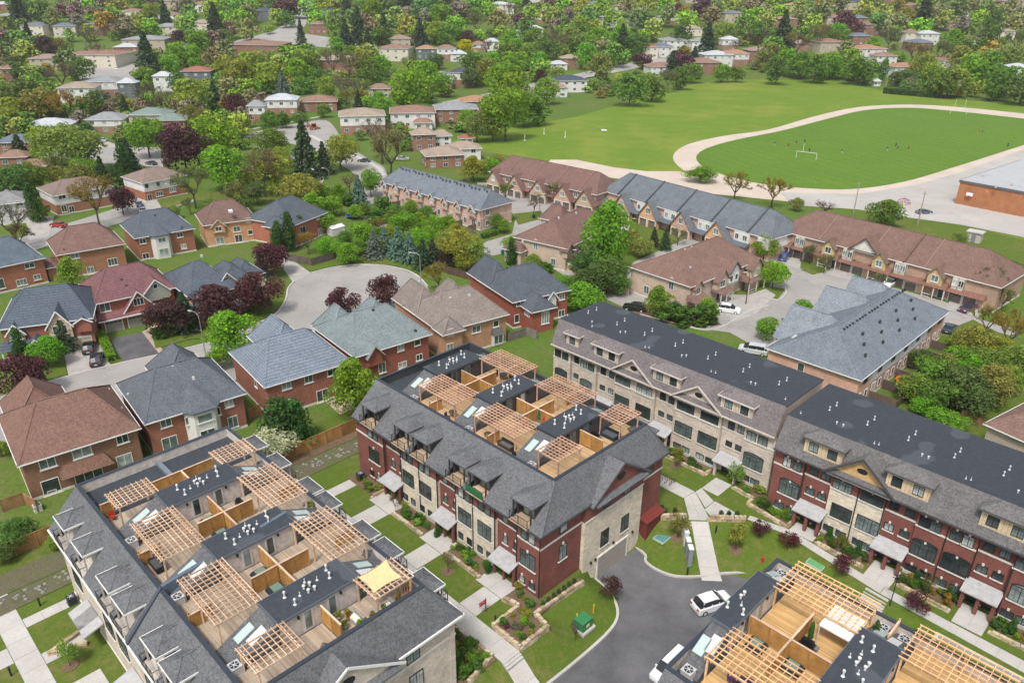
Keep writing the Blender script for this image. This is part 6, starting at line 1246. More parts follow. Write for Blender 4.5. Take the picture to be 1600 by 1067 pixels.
def tree(px, py, w, typ, asp=None, kind=None, nm=None, cat=None, group=None, z=None, label=None, mass=False):
    "tree whose crown centre is seen at (px, py) with crown width w pixels"
    kind = kind or KIND[typ]; far = py < 175
    kk = {'round': 'farround', 'bare': 'farbare'}.get(kind, kind) if far else kind
    a = asp or ASP[kk]; hc = 4.0; base = P(px, py)
    if z is not None: base = P(px, py, z+2)
    for _ in range(6):
        zb = z if z is not None else hz(base[0], base[1]); zc = zb+hc
        wv = ray(px, py)
        t = (zc-CAMH)/wv[2] if wv[2] < -.02 else 1e9
        if z is None and t*wv[1] > HILLY: t = (CAMH-hc+HILLY*HILLS)/(HILLS*wv[1]-wv[2])
        base = (wv[0]*t, wv[1]*t, 0); zb = z if z is not None else hz(base[0], base[1]); wm = w*(1.22 if py > 175 else 1.12)*t/F; wm = min(wm, 19); hc = .5*hc+.5*min(wm*a*(.58 if kind not in ('spruce', 'cedar', 'bush') else .45), 10)
    h = wm*a; i = (int(px*7+py*13)) % len(PR[kk]); cr, tr = PR[kk][i]; c = COLR[typ]; j = random.Random(int(px*31+py*17)); c = tuple(q*j.uniform(.86, 1.16) for q in c)
    if mass or (py < 50 and w < 60 and kind not in ('spruce',)): WOOD.append((base[0], base[1], zb, wm, h, c)); TREES.append((None, px, py)); return
    nm = nm or ('shrub' if kind == 'bush' else ('spruce_tree' if kind == 'spruce' else ('cedar_tree' if kind == 'cedar' else ('bare_tree' if kind == 'bare' else 'leafy_tree'))))
    e = link(nm, None, None, (base[0], base[1], zb), j.uniform(0, 6.28)); mats = link('crown', cr, e, color=c, scale=(wm, wm, h))
    if tr: link('trunk', tr, e, scale=(wm, wm, h))
    sz = 'large ' if wm > 11 else ('small ' if wm < 4 and kind != 'bush' else '')
    lab = label or '%s%s %s near %s' % (sz, DESC[typ], 'tree' if kind not in ('bush', ) else 'shrub', near(px, py)); lab = lab.replace('spruce tree', 'spruce').replace('cedar tree', 'cedar').replace('small small', 'small').replace('leaved tree', 'leaved tree')
    tag(e, lab, cat or ('shrub' if kind == 'bush' else 'tree'), group or ('shrubs in the gardens' if kind == 'bush' else 'trees of the neighbourhood')); TREES.append((e, px, py)); return e
TL = """
365 519 66 G;340 560 30 G;553 603 62 G 1.35;575 640 34 g;432 668 50 C 1.45;464 664 40 C 1.7;425 690 60 W .8;447 650 30 C 1.6;
68 546 44 G;98 522 30 S;33 585 60 P;30 545 20 C;288 490 36 S 1.5;258 494 52 P;338 472 62 P;402 455 58 P;422 402 44 P;407 412 22 L 1.6;330 470 30 P;
110 424 34 Y 1.3;250 520 20 K;535 472 40 P 1.1;602 455 42 P 1.2;685 430 42 O 1;698 400 22 P 1.3;584 384 24 L 1.6;600 378 22 L 1.7;622 382 26 L 1.7;640 390 24 L 1.7;660 400 24 S 1.7;676 396 22 S 1.6;
565 365 34 G;545 395 30 G;512 385 30 G;480 378 30 O;537 372 22 g;590 365 20 g;630 350 36 G;655 345 26 G;677 350 28 G;700 372 30 y;720 385 50 Y;735 395 40 y;650 375 36 G;610 340 24 g;
560 300 22 L 1.8;578 283 30 G 1.2;530 300 24 G;520 320 26 G;505 345 30 G;470 295 56 Y .8;490 320 36 G;545 312 20 K;600 322 26 K;590 340 26 K;450 365 20 C;435 372 16 C;430 380 14 C;470 360 14 C;
475 240 40 S 1.9;505 250 24 S;530 235 46 Y;610 235 62 b;595 215 56 B;545 285 26 B;410 265 60 b;438 242 24 Y;420 222 50 g .8;352 258 60 G;330 215 80 G .9;285 228 60 P 1.1;300 290 50 b;295 320 22 b;270 330 18 y;
370 305 40 b;380 320 24 D;400 300 30 D;430 270 50 Y;385 275 30 y;372 318 22 Y;250 165 34 b;228 212 50 G;200 246 26 S 1.6;146 310 56 O 1.2;188 312 36 P;15 345 60 B;25 368 40 b;52 320 20 C;60 330 24 g;
20 288 54 D;50 275 44 g;85 262 40 b;110 230 90 y .8;75 222 50 Y;160 275 26 S;175 268 24 D;130 262 40 G .7;195 262 22 C;205 255 20 S;5 280 30 D;35 305 30 D;90 275 30 y;120 275 40 y;
850 352 0 G;942 368 66 G 1.55;915 410 40 D 1.1;950 425 50 D 1;925 435 50 D .9;965 440 34 g .9;900 445 30 g;1030 468 34 G 1.2;1107 480 26 G 1.2;915 462 50 G .8;905 450 26 Y;1040 490 30 K;1065 494 30 K;1100 492 34 K;1055 485 26 C .8;
1022 372 14 S 1.9;1040 375 16 S 1.9;1000 385 36 y .7;985 372 26 y;1060 368 22 b;1175 365 26 G;1196 385 34 G;1210 427 38 G .95;1268 395 26 b;1255 480 26 G;1265 497 22 g;1200 512 30 G 1;1245 500 20 g;
835 318 30 B;790 300 26 b;765 262 30 G;775 255 24 y;740 262 34 Y;725 290 24 b;750 300 22 b;778 345 22 g;785 352 18 G;798 380 26 G;800 395 14 C;830 408 24 Y;845 415 18 g;855 420 18 K;880 440 20 G;815 262 16 B;930 232 0 b;
870 300 30 b;905 285 34 b;945 305 24 b;990 295 26 b;1060 310 24 B;1115 335 34 b;1235 345 0 b;1150 290 44 O .9;1210 297 44 O .9;1095 270 40 G .5;1010 270 0 G;1380 330 48 g .75;1290 325 36 B .6;1245 318 18 y;
1322 380 30 b;1290 410 24 b;1370 395 36 b;1450 405 40 b;1460 440 30 b;1375 440 26 b;1545 440 50 b;1570 465 30 b;1330 400 30 b;1215 375 20 G;1500 372 20 y;
1460 588 60 g .95;1500 600 66 D .9;1540 570 60 g .9;1428 602 46 y;1470 618 50 g;1530 600 50 y;1512 575 50 G;1482 572 44 y;1450 635 40 G .8;1480 655 50 G .6;1520 625 50 D;1550 600 60 y;1520 535 50 y 1;1545 500 44 O;1580 520 50 O 1.1;1590 560 50 y;1575 590 40 Y;1500 560 40 G;1495 535 26 G;1560 545 40 Y;1440 560 30 D;1590 500 30 O;
60 700 0 G;25 830 46 D .9;5 860 30 D;85 845 22 y;0 700 22 G;1255 870 0 p;
30 235 30 S 1.2;100 205 26 y;150 205 0 S;
790 182 60 G 1.1;820 168 50 g;842 172 40 g;770 200 30 y;745 195 40 y;760 165 30 G;730 185 26 G;855 140 40 G;870 118 30 y;845 118 20 P;
935 108 80 y 1;905 145 0 g;985 138 56 g .85;1020 135 40 g .9;1045 125 30 b;1062 120 34 g;1080 112 30 g;1050 105 22 S 1.7;1128 113 30 G .8;1150 115 26 g .8;1055 90 24 P;1193 105 14 y;
870 68 40 B;905 40 60 Y;935 60 70 G;970 55 50 G;995 70 36 D;1020 45 50 y;1045 25 40 b;1065 55 40 D;955 30 40 G;915 85 50 G;890 60 40 y;1000 30 36 D;1075 30 34 G;1110 30 36 b;1130 50 50 y;1160 40 40 g;1185 50 36 g;1180 25 34 G;1145 12 40 Y;1095 12 30 P;1110 20 24 P;1085 90 20 S 1.3;995 92 14 P;1008 95 22 P;1105 75 30 S;1150 72 22 B;1185 60 34 B;1200 85 40 y;1230 95 50 G;1255 100 44 g;1215 108 40 D;1275 105 50 g;1300 100 50 G;1330 100 50 G 1;1345 108 44 g;1245 75 60 b;1280 60 50 b;1225 50 44 y;
1382 108 16 D 2;1400 122 22 D;1415 120 40 D .5;1440 104 34 Y 1.2;1460 112 36 Y;1485 125 50 y;1520 115 70 G 1.1;1500 90 40 y;1545 115 60 G 1.2;1578 124 44 g;1600 138 56 D .8;1560 130 46 g;1475 126 44 g;1545 70 34 D 1.9;1490 60 80 G .8;1520 75 50 g;1450 70 0 y;1430 90 50 b;1470 85 60 b;1440 45 40 G;1400 40 40 b;1415 60 0 G;1365 70 26 G;1390 60 44 B;1320 35 40 P 1;1340 45 24 P;1375 35 30 D;1415 25 60 Y;1450 20 50 b;1480 30 50 y;1530 30 50 G;1560 25 40 b;1585 40 40 b;1590 70 60 b;1575 90 50 y;1340 60 0 D;1310 50 30 G;1300 60 30 g;1380 20 40 y;1350 12 50 Y;1310 10 50 b;1500 12 40 D;1540 12 50 D;1580 15 40 b;1450 5 40 G;1280 20 50 b;1250 12 44 y;1220 22 40 G;1210 10 40 Y;
60 12 50 D;30 25 30 S;120 20 45 B;140 12 35 G;165 35 30 O;235 18 100 Y .8;215 35 50 Y;258 28 22 S;222 40 22 G;195 42 35 B;185 8 30 Y;285 10 35 B;330 15 40 G;345 30 25 G;337 45 30 S 1.7;310 65 40 G;290 38 30 G;275 82 35 G;300 85 30 G;230 95 35 S 1.7;228 120 34 G;280 62 30 P;265 100 30 G;305 100 20 G;375 30 45 G;360 45 25 B;352 75 20 S;370 115 60 Y;355 105 40 Y;278 128 30 D;300 150 60 Y;335 155 25 S;368 165 42 P;300 185 40 O;232 150 45 B;265 155 30 B;195 172 20 S;70 75 40 P;10 75 25 P;30 150 60 D;100 165 50 O;150 160 40 D;20 170 40 Y;95 120 45 B;45 60 22 S;10 40 30 D;80 40 22 D;90 75 30 O;20 110 30 D;60 160 50 y;125 105 34 D;140 60 40 B;150 80 30 B;
395 110 50 Y 1.1;420 118 44 Y;442 135 24 L 1.6;465 110 40 G;480 95 40 y;470 130 26 g;510 135 34 Y;500 120 26 D;545 105 50 B;520 100 40 b;565 95 40 Y;580 110 40 g;595 100 30 G;540 140 40 B;545 155 30 O;560 140 34 b;560 165 20 S;590 155 26 G;640 140 60 G 1.05;665 115 44 G;660 140 34 g;690 130 36 G;600 165 30 G;620 115 0 D;470 55 16 S 2.4;500 30 40 G;525 45 34 g 1.3;540 60 24 S 1.8;560 55 30 S 1.8;580 20 70 G 1.2;570 40 50 B;600 50 24 S;550 30 50 D;575 68 20 S;595 55 30 g;480 12 40 G;505 10 40 Y;620 25 40 y;635 40 40 Y;665 65 12 S;690 25 60 G 1;700 55 44 g;685 50 40 Y;730 60 26 P;745 40 60 b;727 72 22 F;710 40 40 G;760 75 26 B;780 35 50 b;800 65 40 G;790 85 40 g;740 100 40 g;760 110 40 y;780 125 50 G;800 135 50 G;770 95 30 G;735 120 30 D;680 95 24 D;640 100 24 b;655 12 40 D;630 8 30 S;600 5 40 D;740 10 50 g;700 8 50 D;680 22 30 D;720 20 30 B;765 15 40 G;800 20 60 B;830 25 40 G;820 45 40 D;840 60 36 g;825 80 30 y;805 100 40 G;790 110 30 G;855 75 30 D;842 95 30 G;860 25 50 y;880 12 40 G;910 12 40 Y;940 10 50 G;920 25 30 D;980 10 40 b;1010 10 30 Y;1040 8 30 G;
500 300 26 G;492 330 24 g;480 345 26 G;555 330 20 G;570 325 18 g;590 385 22 G;575 372 26 G;560 385 24 g;540 392 24 G;620 330 22 g;640 322 20 G;665 330 18 g;700 350 26 G;715 365 30 Y;690 385 30 y;730 405 30 Y;670 365 24 G;610 365 26 G;590 352 20 O;650 392 24 G;460 330 20 g;448 345 20 G;
545 80 20 G;525 70 26 G;455 12 40 P;400 12 0 G;420 45 14 G;440 12 30 P;385 45 30 b;350 60 30 g;420 190 30 g;440 190 24 K;470 185 20 g;505 172 20 g
"""
SEEN = []
for q in TL.replace('\n', '').split(';'):
    a = q.split()
    if len(a) < 4 or float(a[2]) == 0: continue
    tree(float(a[0]), float(a[1]), float(a[2]), a[3], float(a[4]) if len(a) > 4 else None); SEEN.append((float(a[0]), float(a[1]), float(a[2])))
# ================================================================ FAR HOUSES
RC = {'s': (.13, .15, .19), 'g': (.24, .25, .26), 'b': (.24, .15, .115), 'p': (.27, .19, .165), 'o': (.32, .185, .115), 'w': (.42, .44, .46), 't': (.30, .24, .19), 'n': (.06, .075, .10), 'v': (.17, .22, .20), 'r': (.28, .12, .09)}
RN = {'s': 'slate blue', 'g': 'grey', 'b': 'brown', 'p': 'pinkish brown', 'o': 'orange', 'w': 'pale grey', 't': 'tan', 'n': 'navy', 'v': 'green grey', 'r': 'reddish'}
WC = {'w': ('siding', (.68, .68, .67)), 'c': ('rough', (.58, .53, .44)), 'b': ('brick', (.235, .13, .095)), 'x': ('brick', (.26, .15, .11)), 'd': ('siding', (.14, .16, .18)), 't': ('rough', (.42, .36, .28))}
WN = {'w': 'white walls', 'c': 'cream walls', 'b': 'brick walls', 'x': 'white upper storey over brick', 'd': 'dark walls', 't': 'tan walls'}
def far_house(px0, px1, py0, py1, rc, wc, ang=18, st=None, dep=.8):
    "pixel box of the whole house: px0..px1, roof top py0 to base py1"
    b = P((px0+px1)/2, py1); dist = b[1]+0.0; sc = math.dist(b, (0, 0, CAMH))/F; wm = (px1-px0)*sc; a = math.radians(ang)
    w = wm/(math.cos(a)+dep*abs(math.sin(a))); d = w*dep; hm = (py1-py0)*sc/.93
    # projected height = wall + roof + part of the depth seen from above
    dip = math.atan2(CAMH-b[2], dist); hv = (py1-py0)*sc; hh = (hv-d*math.sin(dip)*.55)/math.cos(dip); hh = min(max(hh, 2.6), 10.5); roof = min(2.2, hh*.33); wall = max(1.9, hh-roof); st = st or (2 if wall > 4 else 1)
    t = T('house', '%s roofed house with %s near %s' % (RN[rc], WN[wc], near((px0+px1)/2, py1)), 'house', (b[0], b[1]+d*.35, b[2]), a, (w/2, d/2), 'suburban houses in the distance')
    m = MB(); mat, col = WC[wc]; m.box(.3, w-.3, .3, d-.3, -3, wall); t.part('wall', m, mat, col)
    if wc == 'x' and wall > 4: t.part('upper_siding', MB().box(.25, w-.25, .25, d-.25, wall*.5, wall-.05), 'siding', (.68, .68, .67))
    t.part('roof', MB().hip(.3, w-.3, .3, d-.3, wall, roof, min(d*.5, w*.4), min(d*.5, w*.4), .5), 'shingle', RC[rc]); t.part('gutter', MB().eaves(.3, w-.3, .3, d-.3, wall, .5), 'paint', WHITE)
    n = max(2, min(4, int(w/4.5)))
    for k in range(st):
        z = wall/st*(k+.55)
        for i in range(n): window(t, .3+(w-.6)*(i+.5)/n, .3 if not (wc == 'x' and k) else .245, z, 1.5, 1.2, 0, 'd', WHITE)
        for y in (d*.3, d*.7):
            if ang > 0: window(t, .3 if 1 else 0, y, z, 1.2, 1.1, 3, '', WHITE)
    return t
FH = """39 74 29 57 s c -8;84 116 29 58 s c 20 2;108 187 68 105 b c -4 3;180 216 66 93 w b 15;196 256 56 80 g t 8;243 281 40 56 g c 10;2 22 98 130 b b 0;94 148 133 160 t w 14;138 187 124 152 g x 8;188 214 127 153 w d 5;243 270 115 143 w w 5;286 330 105 134 r d 8;50 95 89 108 p t 12;
43 106 188 213 w w 12;141 193 179 208 g x 6;208 262 172 205 v t 4;244 290 180 210 v b 6;0 50 214 241 s b 8;0 42 238 262 b b 12;30 72 252 277 b b 14;
400 426 8 32 n d 5;482 511 36 54 b b 10;499 533 16 34 n d 5;363 440 62 89 b b -3;590 642 66 95 b c -6;608 641 57 73 p t 5;650 681 73 93 o d 6;682 712 70 95 b x 5;702 729 80 96 w w 8;736 758 66 81 b x 5;757 780 62 80 w w 5;673 707 114 140 g x 6;703 742 108 136 n x -5;
416 465 149 181 w x 8;466 526 150 174 b b 10;388 416 160 192 g x 5;526 602 170 210 t x 12;606 680 165 200 b w 8;675 746 160 192 g b 8;716 769 150 178 o b 10;640 682 200 236 t b 14;672 706 203 230 t w 12;655 726 228 262 t b 16;696 752 220 250 t w 14;716 740 210 226 r w 10;645 676 185 204 b w 8;574 612 132 152 b t 8;488 560 86 114 t b 5;625 652 12 28 b b 5;
860 916 119 144 n w 8;843 886 130 152 p w 10;938 963 25 43 g w 6;985 1026 68 92 r c 6;1018 1050 70 90 s w 6;1032 1072 60 78 g w 5;1078 1104 62 82 g w 6;1126 1151 53 80 w x 5;1094 1142 82 104 w w 8;1128 1167 77 103 o x 6;1070 1124 93 116 b b 8;1010 1058 99 119 b w 10;1166 1202 73 98 p b 8;1030 1056 7 20 w w 5;1080 1106 14 28 p t 5;875 906 87 106 t b 8;800 822 48 62 w w 5;822 848 42 62 w w 5;858 886 96 110 w w 5;1130 1156 17 36 s t 5;
1208 1242 26 46 p b 5;1328 1352 25 44 s b 5;1344 1372 31 55 b b 6;1328 1356 55 72 s b 5;1332 1379 73 95 o w 8;1366 1397 85 102 b w 5;1390 1434 102 124 o w 8;1411 1432 47 68 b c 6;1434 1462 50 70 w w 6;1420 1452 65 82 s b 6;1464 1512 92 112 b w 8;1572 1604 94 126 w w 8;1565 1604 36 54 b b 5;1540 1578 48 64 t c 5;1484 1500 119 134 g t 5;1240 1262 66 84 p b 5;1158 1182 30 44 b b 5;960 985 8 20 b c 5;1500 1524 60 76 b c 5;1290 1312 26 40 b t 5;700 724 6 20 s c 5;760 802 4 22 w c 5;1470 1496 34 46 p t 5;1185 1206 8 20 b t 5;880 900 2 14 b b 5;1410 1436 8 20 b b 5;1560 1602 2 16 p t 5;1364 1375 125 135 w w 5;290 320 150 0 g b 5"""
HBX = []
for q in FH.replace('\n', '').split(';'):
    a = q.split(); x0, x1, y0, y1 = map(float, a[:4])
    if y1 < y0: continue
    far_house(x0, x1, y0, y1, a[4], a[5], float(a[6]), int(a[7]) if len(a) > 7 else None); SEEN.append(((x0+x1)/2, (y0+y1)/2, (x1-x0)*.9)); HBX.append((x0, x1, y0, y1))
FARPOLY = [(690, 225), (760, 200), (880, 165), (1050, 128), (1210, 100), (1300, 118), (1420, 142), (1700, 160), (1700, 420), (690, 300)]
hr = random.Random(21)
for k in range(150):
    py = hr.uniform(4, 62) if k < 110 else hr.uniform(60, 120); px = hr.uniform(780, 1600) if k % 3 else hr.uniform(0, 780); w = 20+py*.28+hr.uniform(-3, 8)
    if inpoly(px, py, FARPOLY) or any(px+w/2 > a-4 and px-w/2 < b+4 and py > c-3 and py-w*.4 < d+3 for a, b, c, d in HBX) or (350 < px < 620 and py < 85): continue
    far_house(px-w/2, px+w/2, py-w*.42, py, hr.choice('bbbpptogswn'), hr.choice('wwbbcxt'), hr.choice((4, 8, 12, -6)), 1); SEEN.append((px, py, w*.9)); HBX.append((px-w/2, px+w/2, py-w*.42, py))
def covers(px, py, w, k=.22):
    for x0, x1, y0, y1 in HBX:
        dx, dy = (x1-x0)*k, (y1-y0)*k
        if px+w*.5 > x0+dx and px-w*.5 < x1-dx and py+w*.5 > y0+dy and py-w*.5 < y1-dy: return True
    return False
# filler trees of the far suburb: fill the gaps between the placed ones
fr_ = random.Random(3); FIELD = [(690, 225), (760, 200), (880, 165), (1050, 128), (1210, 100), (1300, 118), (1420, 142), (1700, 160), (1700, 420), (690, 300)]
ROADS = [[(0, 205), (262, 225), (262, 268), (0, 262)], [(120, 98), (250, 98), (250, 132), (125, 134)], [(355, 55), (455, 30), (465, 0), (500, 0), (480, 45), (610, 68), (610, 82), (355, 82)], [(690, 150), (1000, 92), (1012, 112), (700, 178)], [(380, 176), (520, 176), (610, 255), (610, 330), (545, 330), (545, 262), (380, 232)]]
for _ in range(2600):
    py = -6+118*fr_.random()**1.25; px = fr_.uniform(-15, 1615)
    if inpoly(px, py, FIELD) or any(inpoly(px, py, r) for r in ROADS) or 590 < px < 780 and 60 < py < 100: continue
    if px > 480 and px < 780 and 75 < py < 100 and px < 600: pass
    w = 13+py*.16+fr_.uniform(0, 12)
    if covers(px, py, w*.9): continue
    if any(abs(px-a) < (c*.30+w*.18) and abs(py-b) < (c*.16+w*.12) for a, b, c in SEEN): continue
    ty = fr_.choice('GGgggDDYYyybbBBSOPGg') if px < 1100 else fr_.choice('GggyyYbbbBDDPOgS'); tree(px, py, w, ty, mass=ty != 'S'); SEEN.append((px, py, w))
for px, py, w, ty in [(fr_.uniform(0, 420), fr_.uniform(110, 200), fr_.uniform(20, 36), fr_.choice('GggDyYbB')) for _ in range(420)]:
    if covers(px, py, w): continue
    if any(inpoly(px, py, r) for r in ROADS) or any(abs(px-a) < (c*.36+w*.22) and abs(py-b) < (c*.2+w*.18) for a, b, c in SEEN): continue
    tree(px, py, w, ty, mass=ty != 'S'); SEEN.append((px, py, w))
print('trees', len(TREES), 'wood', len(WOOD), 'single', len([1 for q in TREES if q[0]]))
# undergrowth and back garden bushes between the suburb's houses
for _ in range(3200):
    py = 40+190*fr_.random(); px = fr_.uniform(-15, 760) if py > 150 else fr_.uniform(-15, 1615)
    if inpoly(px, py, FIELD) or any(inpoly(px, py, r) for r in ROADS): continue
    w = 5+py*.05+fr_.uniform(0, 7)
    if covers(px, py, w, .1): continue
    if any(abs(px-a) < (c*.32+w*.2) and abs(py-b) < (c*.2+w*.15) for a, b, c in SEEN): continue
    b_ = P(px, py+w*.3); wm = w*1.2*math.dist(b_, (0, 0, CAMH))/F; c_ = COLR[fr_.choice('GgDDKyYbgO')]; k_ = fr_.uniform(.7, 1.2); WOOD.append((b_[0], b_[1], b_[2], wm, wm*fr_.uniform(.5, 1.0), tuple(q*k_ for q in c_)))
# the far wood: everything beyond telling apart, one mass of real crowns with leaf colours
CR = [np.array([v.co for v in m_.vertices]).reshape(-1, 4, 3) for m_, _ in PR['farround']]; VV = []; CC = []
WOOD = [q for q in WOOD if not (q[1] < 290 and q[0] > 0)]
for i, (x, y, z, wm, h, c) in enumerate(WOOD):
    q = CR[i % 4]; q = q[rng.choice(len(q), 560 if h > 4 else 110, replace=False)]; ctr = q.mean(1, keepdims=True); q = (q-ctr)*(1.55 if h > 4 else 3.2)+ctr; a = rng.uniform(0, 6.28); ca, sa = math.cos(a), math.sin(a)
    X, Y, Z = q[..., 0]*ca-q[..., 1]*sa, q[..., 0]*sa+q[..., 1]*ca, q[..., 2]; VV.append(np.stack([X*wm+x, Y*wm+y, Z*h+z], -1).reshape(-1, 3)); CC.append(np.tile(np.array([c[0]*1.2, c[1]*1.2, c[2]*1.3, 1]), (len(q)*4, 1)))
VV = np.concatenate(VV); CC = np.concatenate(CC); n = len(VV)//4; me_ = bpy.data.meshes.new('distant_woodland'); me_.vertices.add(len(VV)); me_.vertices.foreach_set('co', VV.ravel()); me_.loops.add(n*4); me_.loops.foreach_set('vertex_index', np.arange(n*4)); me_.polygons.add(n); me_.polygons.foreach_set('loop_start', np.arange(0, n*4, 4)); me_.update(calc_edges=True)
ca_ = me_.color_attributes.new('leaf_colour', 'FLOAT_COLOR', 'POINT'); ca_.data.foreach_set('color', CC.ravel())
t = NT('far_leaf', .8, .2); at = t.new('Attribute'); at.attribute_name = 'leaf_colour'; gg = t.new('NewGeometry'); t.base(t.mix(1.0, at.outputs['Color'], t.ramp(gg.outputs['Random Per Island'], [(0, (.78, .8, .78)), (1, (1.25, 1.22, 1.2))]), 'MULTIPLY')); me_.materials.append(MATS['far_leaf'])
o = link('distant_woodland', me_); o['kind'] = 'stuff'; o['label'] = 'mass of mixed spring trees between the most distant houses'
# ================================================================ GARDEN PLANTS NEAR THE BLOCKS
def plant(u, v, wm, hm, typ, kind='bush', z=None, label=None, nm=None, group='shrubs in the planting beds'):
    cr, tr = PR[kind][int(abs(u*13+v*7)) % len(PR[kind])]; zb = gz(u, v) if z is None else z; j = random.Random(int(u*17+v*29)); c = tuple(q*j.uniform(.8, 1.25) for q in COLR[typ])
    e = link(nm or ('shrub' if kind == 'bush' else 'garden_tree'), None, None, W(u, v, zb), j.uniform(0, 6)); link('crown', cr, e, color=c, scale=(wm, wm, hm))
    if tr: link('trunk', tr, e, scale=(wm, wm, hm))
    tag(e, label or '%s shrub in the bed by %s' % (DESC.get(typ, 'green').replace(' leafy', ''), near(*pxof(*W(u, v, zb)))), 'shrub' if kind in ('bush',) else 'tree', group if kind == 'bush' else None); return e
def bed(u0, u1, v0, v1, n, types='KGgDKY', s=(.5, 1.1)):
    j = random.Random(int(u0*10+v0))
    for i in range(n):
        u = u0+(u1-u0)*(i+j.uniform(.2, .8))/n; v = j.uniform(v0, v1); w = j.uniform(*s); plant(u, v, w, w*j.uniform(.7, 1.2), j.choice(types))
for a, b in ((-73.8, -69.4), (-64.9, -59.1), (-54.8, -49.1), (-45.0, -42.0)): bed(a, b, 44.7, 46.1, int((b-a)*2.2))
bed(-42.5, -39.0, 40.7, 42.4, 9, 'KGYBp', (.4, 1.0)); bed(-42.5, -39.0, 42.6, 44.1, 9, 'KGYBg', (.4, 1.0)); bed(-45.3, -39.8, 33.6, 34.8, 9, 'KGYg', (.9, 1.6)); bed(-45.1, -39.9, 35, 36, 9, 'KGYgO', (.9, 1.6)); bed(-45.2, -40, 36.2, 37.2, 8, 'KGYg', (.8, 1.4))
for i in range(7): plant(-41.2, 46.2+i*.82, .55, .95, 'C', 'cedar', label='clipped cedar in the row along the brick end wall', nm='cedar_shrub')
for a, b in ((-70, -63.5), (-59.5, -53), (-48.8, -42.4), (-37.9, -34.8)): bed(a, b, 79.3, 80.7, int((b-a)*1.7), 'KGgGCY', (.6, 1.3))
for a, b in ((-34, -29.6), (-25.8, -20), (-16.3, -10.8), (-7.0, -1.5)): bed(a, b, 77.0, 78.5, int((b-a)*2.0), 'KGgKCO', (.6, 1.3))
for u, v in ((-41.7, 68.2), (-41.0, 68.0), (-40.2, 68.9), (-35.9, 72.4), (-35.2, 73.1), (-34.5, 73.8)): plant(u, v, .75, 1.25, 'C', 'cedar', 0, 'cone shaped cedar on the stone retaining wall by the garden steps', 'cedar_shrub')
for i in range(9): plant(-36.6+i*.36, 71.5+i*.36, .5, .45, 'K', z=0)
for u, v, w, h in ((-32.6, 78, .8, 1.6), (-24.9, 78.2, .8, 1.7), (-21.4, 78.0, .8, 1.6), (-14.9, 78.2, .8, 1.7), (-11.6, 78, .8, 1.7), (-5.4, 78, .8, 1.7), (-57.6, 45.4, .8, 1.5), (-48.9, 45.5, .8, 1.5), (-61.5, 45.4, .8, 1.4)): plant(u, v, w, h, 'C', 'cedar', None, 'dark cone shaped cedar under the ground floor windows', 'cedar_shrub')
for px, py, h, w, ty, lb in ((1185, 835, 2.4, 2.0, 'P', 'small purple leaved tree nearest the garden lawn hydrant'), (1229, 858, 2.6, 2.2, 'p', 'small purple leaved tree by the path beyond the hydrant'), (1316, 890, 2.7, 2.3, 'p', 'small red leaved tree behind the lower right pergola'), (1432, 948, 2.4, 2.4, 'p', 'small pinkish purple tree right of the black lamp post'), (953, 928, 3.0, 2.3, 'P', 'small dark red tree on the kerb left of the lane')):
    u, v = PUV(px, py+8, gz(*PUV(px, py+8))); zb = gz(u, v); plant(u, v, w, h, ty, 'young', zb, lb, 'ornamental_tree')
for px, py, h, lb in ((1056, 728, 3.0, 'thin young tree in the mulch ring before the beige block'), (1146, 760, 3.6, 'slim sapling left of the stone wall beside the last beige entrance'), (1150, 855, 3.8, 'pale stemmed sapling in the mulch ring on the garden lawn'), (1059, 838, 3.4, 'sapling beside the row of mailboxes'), (695, 805, 2.6, 'bare sapling on the second lawn strip'), (700, 893, 2.8, 'bare sapling on the third lawn strip'), (110, 1040, 3.2, 'young pale leaved tree on the lower left lawn'), (898, 1000, 2.6, 'bare sapling below the green transformer'), (1310, 868, 3, 'budding sapling in the bed by the second red brick entrance'), (1445, 930, 3, 'budding sapling in the bed behind the black lamp post'), (618, 800, 2.6, 'bare sapling at the end of the second stone wall'), (1250, 775, 2.4, 'pink blossoming sapling in the first red brick bed')):
    u, v = PUV(px, py, gz(*PUV(px, py))); u, v = PUV(px, py, gz(u, v)); plant(u, v, h*.62, h, 'O' if 'bud' in lb else ('B' if 'bare' in lb else 'y'), 'bare' if 'bare' in lb or 'bud' in lb else 'young', None, lb, 'sapling')
    if 'mulch' in lb or 'mailbox' in lb or 'pale' in lb or 'strip' in lb: 
        m = MB(); m.poly([W(u+.75*math.cos(a), v+.75*math.sin(a), gz(u+.75*math.cos(a), v+.75*math.sin(a))+.06) for a in [i*math.pi/6 for i in range(12)]]); o = struct('mulch_ring', m, 'soil')
        if o.data.polygons[0].normal.z < 0: o.data.flip_normals()
rr = random.Random(4)
# ditch boulders
bm_ = _g('boulder', lambda m: m.hull([(-.22, -.18, .2), (.2, -.22, .24), (.26, .15, .18), (-.15, .2, .22)], [(-.35, -.3, -.1), (.33, -.32, -.1), (.38, .28, -.1), (-.3, .32, -.1)]), 'boulder', 'rough')
m = MB()
for (x0, x1, y0, y1, n) in ((-81.8, -79.8, 37, 54, 90), (-82, -80, -1, 13.5, 70)):
    for i in range(n):
        u, v, s = rr.uniform(x0, x1), rr.uniform(y0, y1), rr.uniform(.25, .9); a = rr.uniform(0, 3); c, n_ = math.cos(a)*s, math.sin(a)*s
        x, y, _ = W(u, v); f = lambda P3: [(x+p[0]*c-p[1]*n_, y+p[0]*n_+p[1]*c, p[2]*s*.8) for p in P3]
        m.hull(f([(-.18, -.14, .2), (.16, -.18, .24), (.2, .12, .18), (-.12, .16, .22)]), f([(-.3, -.25, -.1), (.28, -.27, -.1), (.32, .24, -.1), (-.26, .27, -.1)]))
